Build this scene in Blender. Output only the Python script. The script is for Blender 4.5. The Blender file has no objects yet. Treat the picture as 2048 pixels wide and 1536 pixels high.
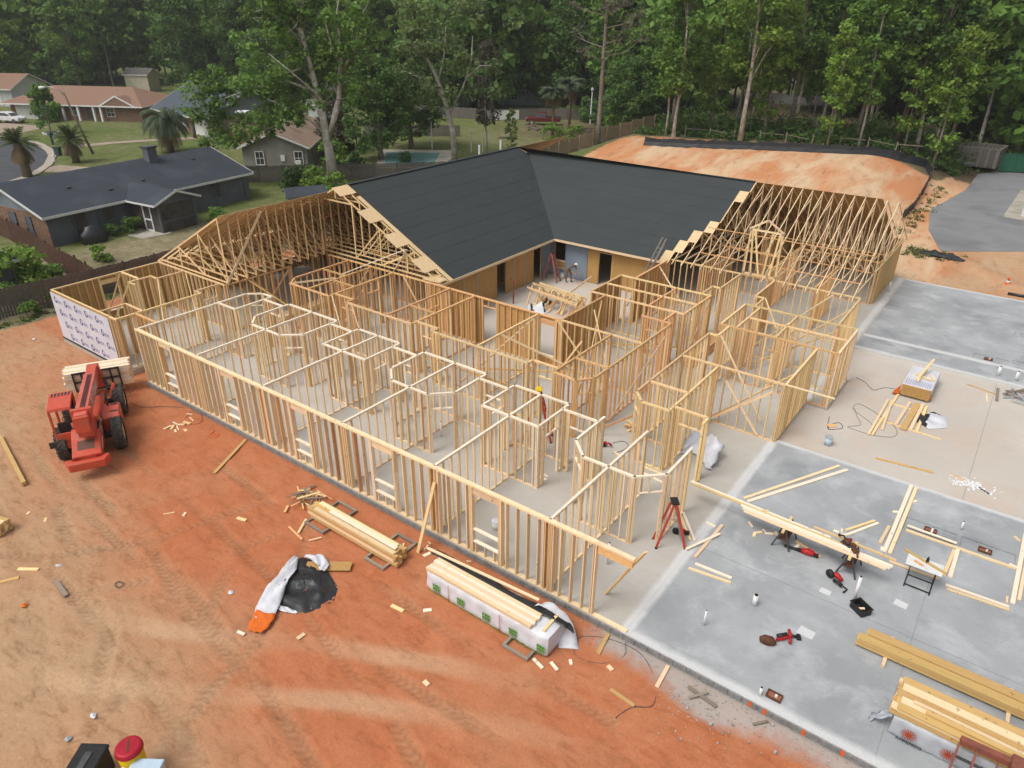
import bpy, math, random
import numpy as np
from mathutils import Vector, Matrix

random.seed(7)
SC = bpy.context.scene
COL = SC.collection
rad = math.radians

# ------------------------------------------------------------------ camera
CAM_H = 16.1
PITCH, ROLL, YAW, FPX = rad(27.728), rad(0.4535), rad(-36.447), 1412.43
fw = Vector((math.sin(YAW) * math.cos(PITCH), math.cos(YAW) * math.cos(PITCH), -math.sin(PITCH)))
rt = Vector((math.cos(YAW), -math.sin(YAW), 0))
up = rt.cross(fw)
rt2 = math.cos(ROLL) * rt + math.sin(ROLL) * up
up2 = -math.sin(ROLL) * rt + math.cos(ROLL) * up
cam_d = bpy.data.cameras.new('camera')
cam_d.sensor_width = 36
cam_d.lens = FPX / 2048 * 36
cam_d.clip_end = 3000
cam = bpy.data.objects.new('camera', cam_d)
COL.objects.link(cam)
cm = Matrix((rt2, up2, -fw)).transposed().to_4x4()
cm.translation = (0, 0, CAM_H)
cam.matrix_world = cm
SC.camera = cam

# ------------------------------------------------------------------ world, sun, exposure
SUN_EL, SUN_AZ = rad(58), rad(200)          # azimuth clockwise from +Y
w = bpy.data.worlds.new('World')
SC.world = w
w.use_nodes = True
nt = w.node_tree
bg = nt.nodes['Background']
sky = nt.nodes.new('ShaderNodeTexSky')
sky.sky_type = 'NISHITA'
sky.sun_disc = False
sky.sun_elevation = SUN_EL
sky.sun_rotation = SUN_AZ
sky.air_density = 1.0
sky.dust_density = 6.0
sky.ozone_density = 1.0
hs = nt.nodes.new('ShaderNodeHueSaturation')
hs.inputs['Saturation'].default_value = 0.30
nt.links.new(sky.outputs[0], hs.inputs['Color'])
nt.links.new(hs.outputs[0], bg.inputs[0])
bg.inputs[1].default_value = 0.15
sd = bpy.data.lights.new('sun', 'SUN')
sd.energy = 1.1
sd.angle = rad(24)
sd.color = (1.0, 0.965, 0.91)
sun = bpy.data.objects.new('sun', sd)
COL.objects.link(sun)
sdir = Vector((math.sin(SUN_AZ) * math.cos(SUN_EL), math.cos(SUN_AZ) * math.cos(SUN_EL), math.sin(SUN_EL)))
sun.rotation_euler = sdir.to_track_quat('Z', 'Y').to_euler()
SC.view_settings.view_transform = 'Standard'
SC.view_settings.look = 'None'
SC.view_settings.gamma = 1.0
SC.view_settings.exposure = 0.0
SC.view_settings.use_curve_mapping = False
SC.render.engine = 'CYCLES'
SC.cycles.use_denoising = True
SC.cycles.max_bounces = 6
SC.cycles.diffuse_bounces = 3
SC.cycles.glossy_bounces = 2
SC.cycles.transmission_bounces = 2
SC.cycles.transparent_max_bounces = 4

# ------------------------------------------------------------------ materials
MATS = {}


def new_mat(name):
    m = bpy.data.materials.new(name)
    m.use_nodes = True
    MATS[name] = m
    t = m.node_tree
    return m, t, t.nodes['Principled BSDF']


def ND(t, typ, **kw):
    n = t.nodes.new(typ)
    for k, v in kw.items():
        if k[0] == 'i' and k[1:].isdigit():
            n.inputs[int(k[1:])].default_value = v
        else:
            setattr(n, k, v)
    return n


def noise(t, vec, scale, detail=5.0, rough=0.55, dist=0.0):
    n = t.nodes.new('ShaderNodeTexNoise')
    n.inputs['Scale'].default_value = scale
    n.inputs['Detail'].default_value = detail
    n.inputs['Roughness'].default_value = rough
    n.inputs['Distortion'].default_value = dist
    if vec is not None:
        t.links.new(vec, n.inputs['Vector'])
    return n.outputs['Fac']


def ramp(t, fac, a, b, lo=0.35, hi=0.65):
    r = t.nodes.new('ShaderNodeValToRGB')
    r.color_ramp.elements[0].position = lo
    r.color_ramp.elements[1].position = hi
    r.color_ramp.elements[0].color = (*a, 1)
    r.color_ramp.elements[1].color = (*b, 1)
    t.links.new(fac, r.inputs[0])
    return r.outputs[0]


def mix(t, fac, a, b, typ='MIX'):
    n = t.nodes.new('ShaderNodeMix')
    n.data_type = 'RGBA'
    n.blend_type = typ
    for s, v in ((0, fac), (6, a), (7, b)):
        if isinstance(v, (int, float)):
            n.inputs[s].default_value = v
        elif isinstance(v, (tuple, list)):
            n.inputs[s].default_value = (*v, 1) if len(v) == 3 else v
        else:
            t.links.new(v, n.inputs[s])
    return n.outputs[2]


def mth(t, op, a, b=0.0, clamp=False):
    n = t.nodes.new('ShaderNodeMath')
    n.operation = op
    n.use_clamp = clamp
    for i, v in ((0, a), (1, b)):
        if isinstance(v, (int, float)):
            n.inputs[i].default_value = v
        else:
            t.links.new(v, n.inputs[i])
    return n.outputs[0]


def pos(t, coord='pos', scale=None):
    if coord == 'pos':
        v = t.nodes.new('ShaderNodeNewGeometry').outputs['Position']
    else:
        v = t.nodes.new('ShaderNodeTexCoord').outputs['Object']
    if scale:
        mp = t.nodes.new('ShaderNodeMapping')
        mp.inputs['Scale'].default_value = scale
        t.links.new(v, mp.inputs[0])
        v = mp.outputs[0]
    return v


def bump(t, b, h, strength=0.4, dist=0.02):
    n = t.nodes.new('ShaderNodeBump')
    n.inputs['Strength'].default_value = strength
    n.inputs['Distance'].default_value = dist
    t.links.new(h, n.inputs['Height'])
    t.links.new(n.outputs[0], b.inputs['Normal'])


def M(name, c1, c2=None, scale=3.0, rough=0.8, spec=0.3, rnd=0.0, hue=0.0, bmp=0.0, bscale=30.0, metal=0.0, coord='pos', cs=None, lo=0.35, hi=0.65, c3=None, s3=0.4):
    m, t, b = new_mat(name)
    v = pos(t, coord, cs)
    b.inputs['Roughness'].default_value = rough
    b.inputs['Metallic'].default_value = metal
    b.inputs['Specular IOR Level'].default_value = spec
    c2 = c2 or tuple(x * 0.8 for x in c1)
    col = ramp(t, noise(t, v, scale), c1, c2, lo, hi)
    if c3:
        col = mix(t, ramp(t, noise(t, v, s3, 3.0), (0, 0, 0), (1, 1, 1), 0.5, 0.68), col, c3)
    if rnd or hue:
        oi = t.nodes.new('ShaderNodeObjectInfo')
        h = t.nodes.new('ShaderNodeHueSaturation')
        r1 = mth(t, 'MULTIPLY_ADD', oi.outputs['Random'], 2 * rnd)
        t.nodes[-1].inputs[2].default_value = 1 - rnd
        t.links.new(r1, h.inputs['Value'])
        if hue:
            fr = mth(t, 'FRACT', mth(t, 'MULTIPLY', oi.outputs['Random'], 17.3))
            r2 = mth(t, 'MULTIPLY_ADD', fr, 2 * hue)
            t.nodes[-1].inputs[2].default_value = 0.5 - hue
            t.links.new(r2, h.inputs['Hue'])
        t.links.new(col, h.inputs['Color'])
        col = h.outputs[0]
    t.links.new(col, b.inputs['Base Color'])
    if bmp:
        bump(t, b, noise(t, v, bscale, 4.0), bmp)
    return m


def wood(name, a, b_, rnd=0.16, hue=0.012, fx=2.0):
    """sawn timber: grain along the object's own X, knots, each stick a little different"""
    m, t, b = new_mat(name)
    v = pos(t, 'obj', (fx, 3.0, 5.0))
    oi = t.nodes.new('ShaderNodeObjectInfo')
    off = t.nodes.new('ShaderNodeVectorMath')
    off.operation = 'ADD'
    t.links.new(v, off.inputs[0])
    cb = t.nodes.new('ShaderNodeCombineXYZ')
    rr = mth(t, 'MULTIPLY', oi.outputs['Random'], 91.0)
    for i in range(3):
        t.links.new(rr, cb.inputs[i])
    t.links.new(cb.outputs[0], off.inputs[1])
    g = noise(t, off.outputs[0], 2.2, 6.0, 0.6, 0.6)
    col = ramp(t, g, a, b_, 0.3, 0.72)
    col = mix(t, ramp(t, noise(t, pos(t), 7.0, 2.0), (0, 0, 0), (1, 1, 1), 0.66, 0.74), col, tuple(x * 0.62 for x in b_))
    h = t.nodes.new('ShaderNodeHueSaturation')
    r1 = mth(t, 'MULTIPLY_ADD', oi.outputs['Random'], 2 * rnd)
    t.nodes[-1].inputs[2].default_value = 1 - rnd
    t.links.new(r1, h.inputs['Value'])
    fr = mth(t, 'FRACT', mth(t, 'MULTIPLY', oi.outputs['Random'], 23.7))
    r2 = mth(t, 'MULTIPLY_ADD', fr, 2 * hue)
    t.nodes[-1].inputs[2].default_value = 0.5 - hue
    t.links.new(r2, h.inputs['Hue'])
    t.links.new(col, h.inputs['Color'])
    t.links.new(h.outputs[0], b.inputs['Base Color'])
    b.inputs['Roughness'].default_value = 0.75
    b.inputs['Specular IOR Level'].default_value = 0.25
    return m


wood('pine_pale', (0.84, 0.66, 0.43), (0.73, 0.53, 0.31), 0.13)
wood('pine_white', (0.90, 0.79, 0.63), (0.82, 0.68, 0.50), 0.06, 0.006)
wood('pine_orange', (0.74, 0.46, 0.225), (0.61, 0.335, 0.145), 0.17, 0.012)
wood('pine_honey', (0.82, 0.61, 0.33), (0.71, 0.48, 0.23))
wood('pine_gold', (0.62, 0.42, 0.175), (0.52, 0.325, 0.115), 0.10, 0.008, 4.0)
wood('pine_grey', (0.30, 0.25, 0.20), (0.21, 0.17, 0.13))
wood('fence_grey', (0.16, 0.145, 0.13), (0.10, 0.088, 0.076), 0.25)
wood('fence_brown', (0.12, 0.06, 0.04), (0.07, 0.037, 0.026), 0.2)
wood('fence_tan', (0.40, 0.30, 0.205), (0.29, 0.21, 0.14), 0.18)
wood('palm_wood', (0.20, 0.155, 0.11), (0.11, 0.085, 0.06))
M('osb', (0.50, 0.31, 0.115), (0.40, 0.225, 0.075), 9.0, 0.8, 0.3, 0.08, 0.0, 0, lo=0.3, hi=0.7)
M('osb_pale', (0.72, 0.54, 0.32), (0.62, 0.44, 0.235), 9.0, 0.8, 0.3, 0.06)
M('felt', (0.043, 0.050, 0.051), (0.038, 0.045, 0.046), 0.6, 0.75, 0.3, 0.015, bmp=0.15, bscale=3.0)
M('membrane', (0.235, 0.285, 0.35), (0.20, 0.245, 0.305), 1.5, 0.6)
M('tape_grey', (0.42, 0.40, 0.38), None, 4.0)
M('house_wrap', (0.66, 0.66, 0.72), (0.58, 0.58, 0.65), 1.2, 0.55, 0.4, bmp=0.2, bscale=4.0)
M('wrap_print', (0.03, 0.035, 0.17), (0.045, 0.05, 0.21), 5.0)
M('wrap_print_soft', (0.19, 0.19, 0.38), (0.25, 0.25, 0.44), 5.0)
M('wrap_white', (0.66, 0.67, 0.70), (0.55, 0.56, 0.60), 2.5, 0.45, 0.45, bmp=0.35, bscale=5.0)
M('wrap_black', (0.012, 0.013, 0.014), (0.025, 0.026, 0.028), 3.0, 0.45, 0.5, bmp=0.5, bscale=6.0)
M('wrap_grey', (0.42, 0.45, 0.48), (0.34, 0.37, 0.40), 2.5, 0.5, 0.4, bmp=0.3, bscale=4.0)
M('print_green', (0.10, 0.30, 0.03), None, 5.0)
M('print_orange', (0.72, 0.16, 0.02), None, 5.0)
M('print_rust', (0.45, 0.06, 0.012), None, 5.0)
M('print_dark', (0.04, 0.045, 0.05), None, 5.0)
M('machine_red', (0.60, 0.085, 0.042), (0.50, 0.07, 0.035), 3.0, 0.45, 0.5, c3=(0.40, 0.11, 0.06), s3=1.3)
M('machine_pink', (0.62, 0.14, 0.10), (0.54, 0.11, 0.075), 2.0, 0.5, 0.45)
M('machine_dark', (0.03, 0.03, 0.032), (0.05, 0.045, 0.04), 6.0, 0.6)
M('machine_grille', (0.16, 0.075, 0.055), (0.11, 0.06, 0.045), 20.0, 0.7)
M('rubber', (0.055, 0.056, 0.056), (0.10, 0.085, 0.07), 5.0, 0.9, 0.2)
M('rim_cream', (0.62, 0.53, 0.36), (0.50, 0.40, 0.27), 6.0, 0.6)
M('white_paint', (0.72, 0.72, 0.70), (0.62, 0.62, 0.60), 4.0, 0.5)
M('white_print', (0.80, 0.80, 0.80), None, 4.0)
M('pvc', (0.80, 0.80, 0.79), (0.70, 0.70, 0.69), 4.0, 0.4)
M('ladder_red', (0.50, 0.075, 0.045), (0.42, 0.06, 0.035), 4.0, 0.5)
M('ladder_pink', (0.48, 0.16, 0.13), (0.40, 0.13, 0.10), 4.0, 0.5)
M('alu', (0.45, 0.45, 0.44), (0.36, 0.36, 0.35), 8.0, 0.4, 0.5, metal=0.6)
M('steel_dark', (0.05, 0.052, 0.055), (0.08, 0.08, 0.08), 8.0, 0.5, 0.4)
M('rust_red', (0.27, 0.085, 0.055), (0.17, 0.07, 0.05), 7.0, 0.75)
M('tool_red', (0.45, 0.018, 0.02), (0.33, 0.015, 0.018), 8.0, 0.45)
M('leather', (0.13, 0.055, 0.03), (0.08, 0.035, 0.02), 10.0, 0.8)
M('black_plastic', (0.015, 0.015, 0.016), (0.025, 0.025, 0.026), 8.0, 0.5)
M('cone_orange', (0.75, 0.13, 0.03), None, 5.0, 0.5)
M('cooler_red', (0.42, 0.012, 0.03), None, 5.0, 0.45)
M('cooler_yellow', (0.80, 0.55, 0.01), None, 5.0, 0.45)
M('cooler_blue', (0.50, 0.62, 0.72), (0.44, 0.56, 0.66), 4.0, 0.5)
M('shirt_grey', (0.17, 0.175, 0.165), (0.13, 0.135, 0.13), 8.0, 0.9)
M('trouser_brown', (0.24, 0.14, 0.085), (0.19, 0.11, 0.065), 8.0, 0.9)
M('skin', (0.42, 0.24, 0.17), (0.36, 0.20, 0.14), 8.0, 0.6)
M('cap_white', (0.78, 0.77, 0.75), None, 8.0, 0.8)
M('boot', (0.03, 0.024, 0.02), None, 8.0, 0.8)
M('gravel_grey', (0.42, 0.40, 0.37), (0.28, 0.26, 0.24), 9.0, 0.9)
M('block_grey', (0.25, 0.25, 0.245), (0.17, 0.17, 0.165), 5.0, 0.9, bmp=0.5, bscale=25.0)
M('asphalt', (0.235, 0.24, 0.245), (0.20, 0.205, 0.21), 0.5, 0.9, 0.2, bmp=0.2, bscale=60.0, c3=(0.17, 0.173, 0.177), s3=0.2)
M('street', (0.085, 0.088, 0.096), (0.065, 0.068, 0.075), 0.6, 0.9, 0.2)
M('kerb', (0.42, 0.37, 0.31), (0.34, 0.29, 0.24), 1.5, 0.9)
M('driveway', (0.36, 0.29, 0.22), (0.27, 0.21, 0.16), 1.2, 0.9)
M('patio', (0.44, 0.41, 0.35), (0.33, 0.30, 0.25), 1.0, 0.9)
M('silt_black', (0.016, 0.018, 0.021), (0.028, 0.031, 0.036), 2.0, 0.6, 0.4, bmp=0.5, bscale=3.0)
M('siding_grey', (0.125, 0.138, 0.152), (0.10, 0.112, 0.125), 1.0, 0.8)
M('siding_light', (0.22, 0.25, 0.28), (0.18, 0.21, 0.235), 1.0, 0.8)
M('siding_warm', (0.26, 0.25, 0.225), (0.20, 0.19, 0.17), 1.0, 0.8)
M('siding_aqua', (0.32, 0.40, 0.41), (0.26, 0.33, 0.34), 1.0, 0.8)
M('siding_cream', (0.58, 0.52, 0.41), (0.50, 0.45, 0.35), 1.0, 0.8)
M('siding_white', (0.62, 0.63, 0.64), (0.54, 0.55, 0.56), 1.0, 0.8)
M('screen_dark', (0.050, 0.047, 0.044), (0.095, 0.082, 0.072), 1.5, 0.6)
M('glass_dark', (0.03, 0.035, 0.04), (0.06, 0.065, 0.07), 1.2, 0.12, 0.6)
M('roof_slate', (0.047, 0.056, 0.070), (0.036, 0.043, 0.055), 14.0, 0.85, 0.25, c3=(0.056, 0.066, 0.08), s3=0.5)
M('roof_blue', (0.075, 0.092, 0.112), (0.06, 0.074, 0.092), 12.0, 0.85, 0.25)
M('roof_brown', (0.27, 0.165, 0.115), (0.22, 0.13, 0.09), 9.0, 0.9, 0.2, c3=(0.235, 0.15, 0.11), s3=0.4)
M('roof_tan', (0.30, 0.215, 0.155), (0.21, 0.15, 0.108), 7.0, 0.9, 0.2, c3=(0.17, 0.125, 0.095), s3=0.5)
M('roof_grey', (0.13, 0.125, 0.12), (0.10, 0.095, 0.09), 8.0, 0.9, 0.2)
M('pool_water', (0.16, 0.36, 0.38), (0.22, 0.42, 0.44), 1.2, 0.08, 0.5)
M('car_white', (0.74, 0.75, 0.76), None, 2.0, 0.25, 0.6)
M('car_red', (0.13, 0.009, 0.014), (0.11, 0.008, 0.012), 2.0, 0.28, 0.6)
M('bin_green', (0.045, 0.085, 0.075), (0.035, 0.07, 0.06), 4.0, 0.6)
M('gate_green', (0.03, 0.14, 0.085), (0.022, 0.11, 0.068), 4.0, 0.6)
M('green_band', (0.02, 0.35, 0.12), None, 4.0, 0.5)
M('bark_grey', (0.46, 0.425, 0.375), (0.29, 0.26, 0.225), 3.0, 0.9, 0.2, c3=(0.58, 0.55, 0.50), s3=1.6)
M('bark_mid', (0.28, 0.24, 0.195), (0.17, 0.145, 0.12), 3.0, 0.9, 0.2)
M('bark_pine', (0.17, 0.125, 0.10), (0.10, 0.075, 0.062), 4.0, 0.9, 0.2)
M('trunk_red', (0.26, 0.155, 0.09), (0.19, 0.11, 0.065), 4.0, 0.9, 0.2)
M('log_end', (0.30, 0.24, 0.18), (0.15, 0.115, 0.085), 6.0, 0.9, 0.2, 0.25)
M('terracotta', (0.33, 0.13, 0.07), None, 4.0, 0.8)


def brick_mat(name, a, b_, mortar):
    m, t, b = new_mat(name)
    tc = t.nodes.new('ShaderNodeTexCoord')
    mp = t.nodes.new('ShaderNodeMapping')
    mp.inputs['Rotation'].default_value = (rad(90), 0, 0)
    t.links.new(tc.outputs['Object'], mp.inputs[0])
    br = t.nodes.new('ShaderNodeTexBrick')
    br.inputs['Color1'].default_value = (*a, 1)
    br.inputs['Color2'].default_value = (*b_, 1)
    br.inputs['Mortar'].default_value = (*mortar, 1)
    br.inputs['Scale'].default_value = 4.0
    br.inputs['Mortar Size'].default_value = 0.02
    t.links.new(mp.outputs[0], br.inputs[0])
    c = mix(t, ramp(t, noise(t, pos(t), 6.0), (0, 0, 0), (1, 1, 1)), br.outputs[0], tuple(x * 0.62 for x in a))
    t.links.new(c, b.inputs['Base Color'])
    b.inputs['Roughness'].default_value = 0.9


brick_mat('brick', (0.28, 0.15, 0.085), (0.19, 0.10, 0.06), (0.30, 0.26, 0.22))
brick_mat('brick_tan', (0.33, 0.21, 0.14), (0.25, 0.15, 0.10), (0.34, 0.29, 0.24))


def leaf_mat(name, a, b_, warm):
    m, t, b = new_mat(name)
    at = t.nodes.new('ShaderNodeAttribute')
    at.attribute_name = 'tint'
    oi = t.nodes.new('ShaderNodeObjectInfo')
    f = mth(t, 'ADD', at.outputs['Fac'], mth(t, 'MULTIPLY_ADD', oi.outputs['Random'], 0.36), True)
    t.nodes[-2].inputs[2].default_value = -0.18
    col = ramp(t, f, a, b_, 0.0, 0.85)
    col = mix(t, ramp(t, noise(t, pos(t), 0.22, 2.0), (0, 0, 0), (1, 1, 1), 0.52, 0.7), col, warm)
    tr = t.nodes.new('ShaderNodeBsdfTranslucent')
    t.links.new(col, tr.inputs[0])
    t.links.new(col, b.inputs['Base Color'])
    b.inputs['Roughness'].default_value = 0.55
    b.inputs['Specular IOR Level'].default_value = 0.25
    ms = t.nodes.new('ShaderNodeMixShader')
    ms.inputs[0].default_value = 0.40
    t.links.new(b.outputs[0], ms.inputs[1])
    t.links.new(tr.outputs[0], ms.inputs[2])
    t.links.new(ms.outputs[0], t.nodes['Material Output'].inputs[0])


leaf_mat('leaf_mid', (0.066, 0.135, 0.028), (0.18, 0.315, 0.058), (0.155, 0.235, 0.050))
leaf_mat('leaf_dark', (0.042, 0.092, 0.026), (0.120, 0.225, 0.048), (0.105, 0.165, 0.038))
leaf_mat('leaf_bright', (0.10, 0.185, 0.030), (0.245, 0.39, 0.062), (0.22, 0.295, 0.052))
leaf_mat('leaf_grey', (0.085, 0.135, 0.046), (0.195, 0.275, 0.095), (0.16, 0.205, 0.068))
leaf_mat('leaf_bare', (0.085, 0.080, 0.055), (0.155, 0.145, 0.10), (0.12, 0.115, 0.075))
leaf_mat('leaf_palm', (0.055, 0.085, 0.045), (0.13, 0.175, 0.095), (0.10, 0.13, 0.06))
leaf_mat('leaf_sago', (0.030, 0.055, 0.012), (0.085, 0.13, 0.028), (0.10, 0.12, 0.035))
leaf_mat('leaf_dead', (0.13, 0.085, 0.04), (0.24, 0.17, 0.085), (0.18, 0.12, 0.06))
leaf_mat('grass_blade', (0.05, 0.09, 0.014), (0.13, 0.19, 0.035), (0.14, 0.15, 0.05))


def slab_mat(name, a, b_, light, stain, s=0.35, edges=(), dark=None):
    m, t, b = new_mat(name)
    v = pos(t)
    c = ramp(t, noise(t, v, s, 6.0, 0.6, 0.25), a, b_, 0.34, 0.66)
    c = mix(t, ramp(t, noise(t, v, s * 1.7, 7.0, 0.68, 0.3), (0, 0, 0), (0.85, 0.85, 0.85), 0.5, 0.72), c, light)
    mp = pos(t, 'pos', (1.0, 2.2, 1.0))
    c = mix(t, ramp(t, noise(t, mp, 1.1, 6.0, 0.7, 0.2), (0, 0, 0), (0.45, 0.45, 0.45), 0.52, 0.76), c, stain)
    if dark:
        c = mix(t, ramp(t, noise(t, v, 0.32, 5.0, 0.6, 0.2), (0, 0, 0), (0.8, 0.8, 0.8), 0.56, 0.72), c, dark)
    if edges:
        sp = t.nodes.new('ShaderNodeSeparateXYZ')
        t.links.new(v, sp.inputs[0])
        f = None
        for ax_, p0, wd in edges:
            d = mth(t, 'ABSOLUTE', mth(t, 'SUBTRACT', sp.outputs[ax_], p0))
            g = mth(t, 'SUBTRACT', 1.0, mth(t, 'DIVIDE', d, wd), True)
            f = g if f is None else mth(t, 'MAXIMUM', f, g)
        f = mth(t, 'MULTIPLY', f, mth(t, 'MULTIPLY', noise(t, v, 1.6, 7.0, 0.7, 0.4), 2.1), True)
        c = mix(t, ramp(t, f, (0, 0, 0), (0.9, 0.9, 0.9), 0.18, 0.7), c, (0.60, 0.605, 0.60))
    g = ramp(t, noise(t, v, 34.0, 4.0, 0.7), (0.90, 0.90, 0.90), (1.06, 1.06, 1.06))
    c = mix(t, 1.0, c, g, 'MULTIPLY')
    t.links.new(c, b.inputs['Base Color'])
    b.inputs['Roughness'].default_value = 0.85
    b.inputs['Specular IOR Level'].default_value = 0.25
    bump(t, b, noise(t, v, 25.0, 4.0), 0.12)


slab_mat('concrete_grey', (0.29, 0.305, 0.315), (0.39, 0.405, 0.415), (0.50, 0.515, 0.525), (0.26, 0.27, 0.28), 0.35, ((0, -6.2, 0.3), (1, 14.0, 0.5), (1, 27.42, 0.35), (1, 39.6, 0.45), (1, 53.7, 0.4), (1, 41.75, 0.3)), (0.21, 0.225, 0.24))
slab_mat('concrete_cured', (0.43, 0.40, 0.35), (0.48, 0.455, 0.41), (0.51, 0.50, 0.475), (0.40, 0.35, 0.28), 0.22, ((0, -6.2, 0.3),))
slab_mat('concrete_sandy', (0.50, 0.45, 0.395), (0.56, 0.515, 0.455), (0.53, 0.41, 0.315), (0.46, 0.42, 0.375), 0.17)
slab_mat('concrete_white', (0.56, 0.57, 0.57), (0.62, 0.63, 0.63), (0.66, 0.66, 0.66), (0.48, 0.49, 0.50), 1.2)


def ground_mat():
    m, t, b = new_mat('ground')
    v = pos(t)
    at = t.nodes.new('ShaderNodeVertexColor')
    at.layer_name = 'zone'
    sp = t.nodes.new('ShaderNodeSeparateColor')
    t.links.new(at.outputs[0], sp.inputs[0])
    R, G, B = sp.outputs[0], sp.outputs[1], sp.outputs[2]
    A = at.outputs['Alpha']
    wr = t.nodes.new('ShaderNodeVertexColor')
    wr.layer_name = 'wear_shade'
    ws = t.nodes.new('ShaderNodeSeparateColor')
    t.links.new(wr.outputs[0], ws.inputs[0])
    n1 = noise(t, v, 0.16, 6.0, 0.6, 0.4)
    n2 = noise(t, v, 1.3, 7.0, 0.62, 0.3)
    n3 = noise(t, v, 14.0, 6.0, 0.7)
    n4 = noise(t, pos(t, 'pos', (1.0, 2.6, 1.0)), 1.5, 7.0, 0.68, 0.5)
    red = ramp(t, n2, (0.41, 0.135, 0.058), (0.475, 0.185, 0.088), 0.3, 0.7)
    tan = ramp(t, n4, (0.37, 0.225, 0.125), (0.465, 0.30, 0.18), 0.3, 0.7)
    f = mth(t, 'ADD', G, mth(t, 'MULTIPLY', mth(t, 'SUBTRACT', n1, 0.5), 1.5), True)
    dirt = mix(t, f, tan, red)
    dirt = mix(t, mth(t, 'MULTIPLY', ws.outputs[1], 0.6), dirt, (0.53, 0.35, 0.215))
    damp = ramp(t, n4, (0.80, 0.78, 0.76), (1.03, 1.03, 1.03), 0.30, 0.48)
    dirt = mix(t, 1.0, dirt, damp, 'MULTIPLY')
    lug = ramp(t, ws.outputs[0], (1.0, 1.0, 1.0), (0.82, 0.80, 0.78), 0.1, 0.9)  # moist lug prints, with the relief's shade painted in as a darker tone
    dirt = mix(t, 1.0, dirt, lug, 'MULTIPLY')
    grit = ramp(t, n3, (0.84, 0.83, 0.82), (1.10, 1.10, 1.10), 0.3, 0.7)
    dirt = mix(t, 1.0, dirt, grit, 'MULTIPLY')
    cd = mth(t, 'MULTIPLY', wr.outputs['Alpha'], mth(t, 'MULTIPLY', noise(t, v, 2.2, 7.0, 0.7, 0.3), 1.9), True)
    dirt = mix(t, ramp(t, cd, (0, 0, 0), (0.85, 0.85, 0.85), 0.25, 0.8), dirt, (0.40, 0.375, 0.345))
    spot = ramp(t, noise(t, v, 0.55, 4.0, 0.6, 0.3), (0, 0, 0), (0.5, 0.5, 0.5), 0.66, 0.78)
    dirt = mix(t, spot, dirt, (0.22, 0.13, 0.075))
    sandA = ramp(t, noise(t, pos(t, 'pos', (1.6, 0.55, 1.0)), 0.2, 5.0, 0.55, 0.5), (0.50, 0.225, 0.105), (0.56, 0.395, 0.25), 0.38, 0.60)
    streak = ramp(t, noise(t, pos(t, 'pos', (2.2, 0.5, 1.0)), 0.9, 7.0, 0.7, 0.6), (0.66, 0.64, 0.62), (1.06, 1.06, 1.06), 0.30, 0.46)
    sand = mix(t, 1.0, sandA, streak, 'MULTIPLY')
    dirt = mix(t, B, dirt, sand)
    gr = ramp(t, n2, (0.072, 0.108, 0.022), (0.13, 0.165, 0.042))
    dry = ramp(t, n2, (0.19, 0.16, 0.09), (0.29, 0.25, 0.155))
    fd = mth(t, 'ADD', A, mth(t, 'MULTIPLY', mth(t, 'SUBTRACT', n1, 0.5), 1.3), True)
    gr = mix(t, fd, gr, dry)
    gr = mix(t, ws.outputs[2], gr, (0.10, 0.075, 0.045))
    gr = mix(t, 1.0, gr, ramp(t, noise(t, v, 5.0, 5.0, 0.7), (0.75, 0.75, 0.75), (1.1, 1.1, 1.1)), 'MULTIPLY')
    fz = mth(t, 'ADD', R, mth(t, 'MULTIPLY', mth(t, 'SUBTRACT', n2, 0.5), 0.9))
    fz = ramp(t, fz, (0, 0, 0), (1, 1, 1), 0.42, 0.58)
    c = mix(t, fz, gr, dirt)
    t.links.new(c, b.inputs['Base Color'])
    b.inputs['Roughness'].default_value = 0.95
    b.inputs['Specular IOR Level'].default_value = 0.12
    h = mth(t, 'ADD', mth(t, 'MULTIPLY', n3, 0.35), mth(t, 'MULTIPLY', n4, 0.6))
    bump(t, b, h, 0.45, 0.05)


ground_mat()

# ------------------------------------------------------------------ builders
UNIT = {}
CUBE_V = [(-.5, -.5, -.5), (.5, -.5, -.5), (.5, .5, -.5), (-.5, .5, -.5), (-.5, -.5, .5), (.5, -.5, .5), (.5, .5, .5), (-.5, .5, .5)]
CUBE_F = [(0, 3, 2, 1), (4, 5, 6, 7), (0, 1, 5, 4), (1, 2, 6, 5), (2, 3, 7, 6), (3, 0, 4, 7)]


def unit_mesh(mat):
    if mat not in UNIT:
        me = bpy.data.meshes.new('stick_' + mat)
        me.from_pydata(CUBE_V, [], CUBE_F)
        me.materials.append(MATS[mat])
        UNIT[mat] = me
    return UNIT[mat]


def tag(o, label=None, cat=None, group=None, kind=None):
    if label:
        o['label'] = label
    if cat:
        o['category'] = cat
    if group:
        o['group'] = group
    if kind:
        o['kind'] = kind
    return o


def thing(name, label, cat, loc=(0, 0, 0), rz=0.0, group=None):
    o = bpy.data.objects.new(name, None)
    o.empty_display_size = 0.2
    COL.objects.link(o)
    o.location = loc
    o.rotation_euler = (0, 0, rz)
    return tag(o, label, cat, group)


def link(o, parent=None):
    COL.objects.link(o)
    if parent is not None:
        o.parent = parent
    return o


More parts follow.
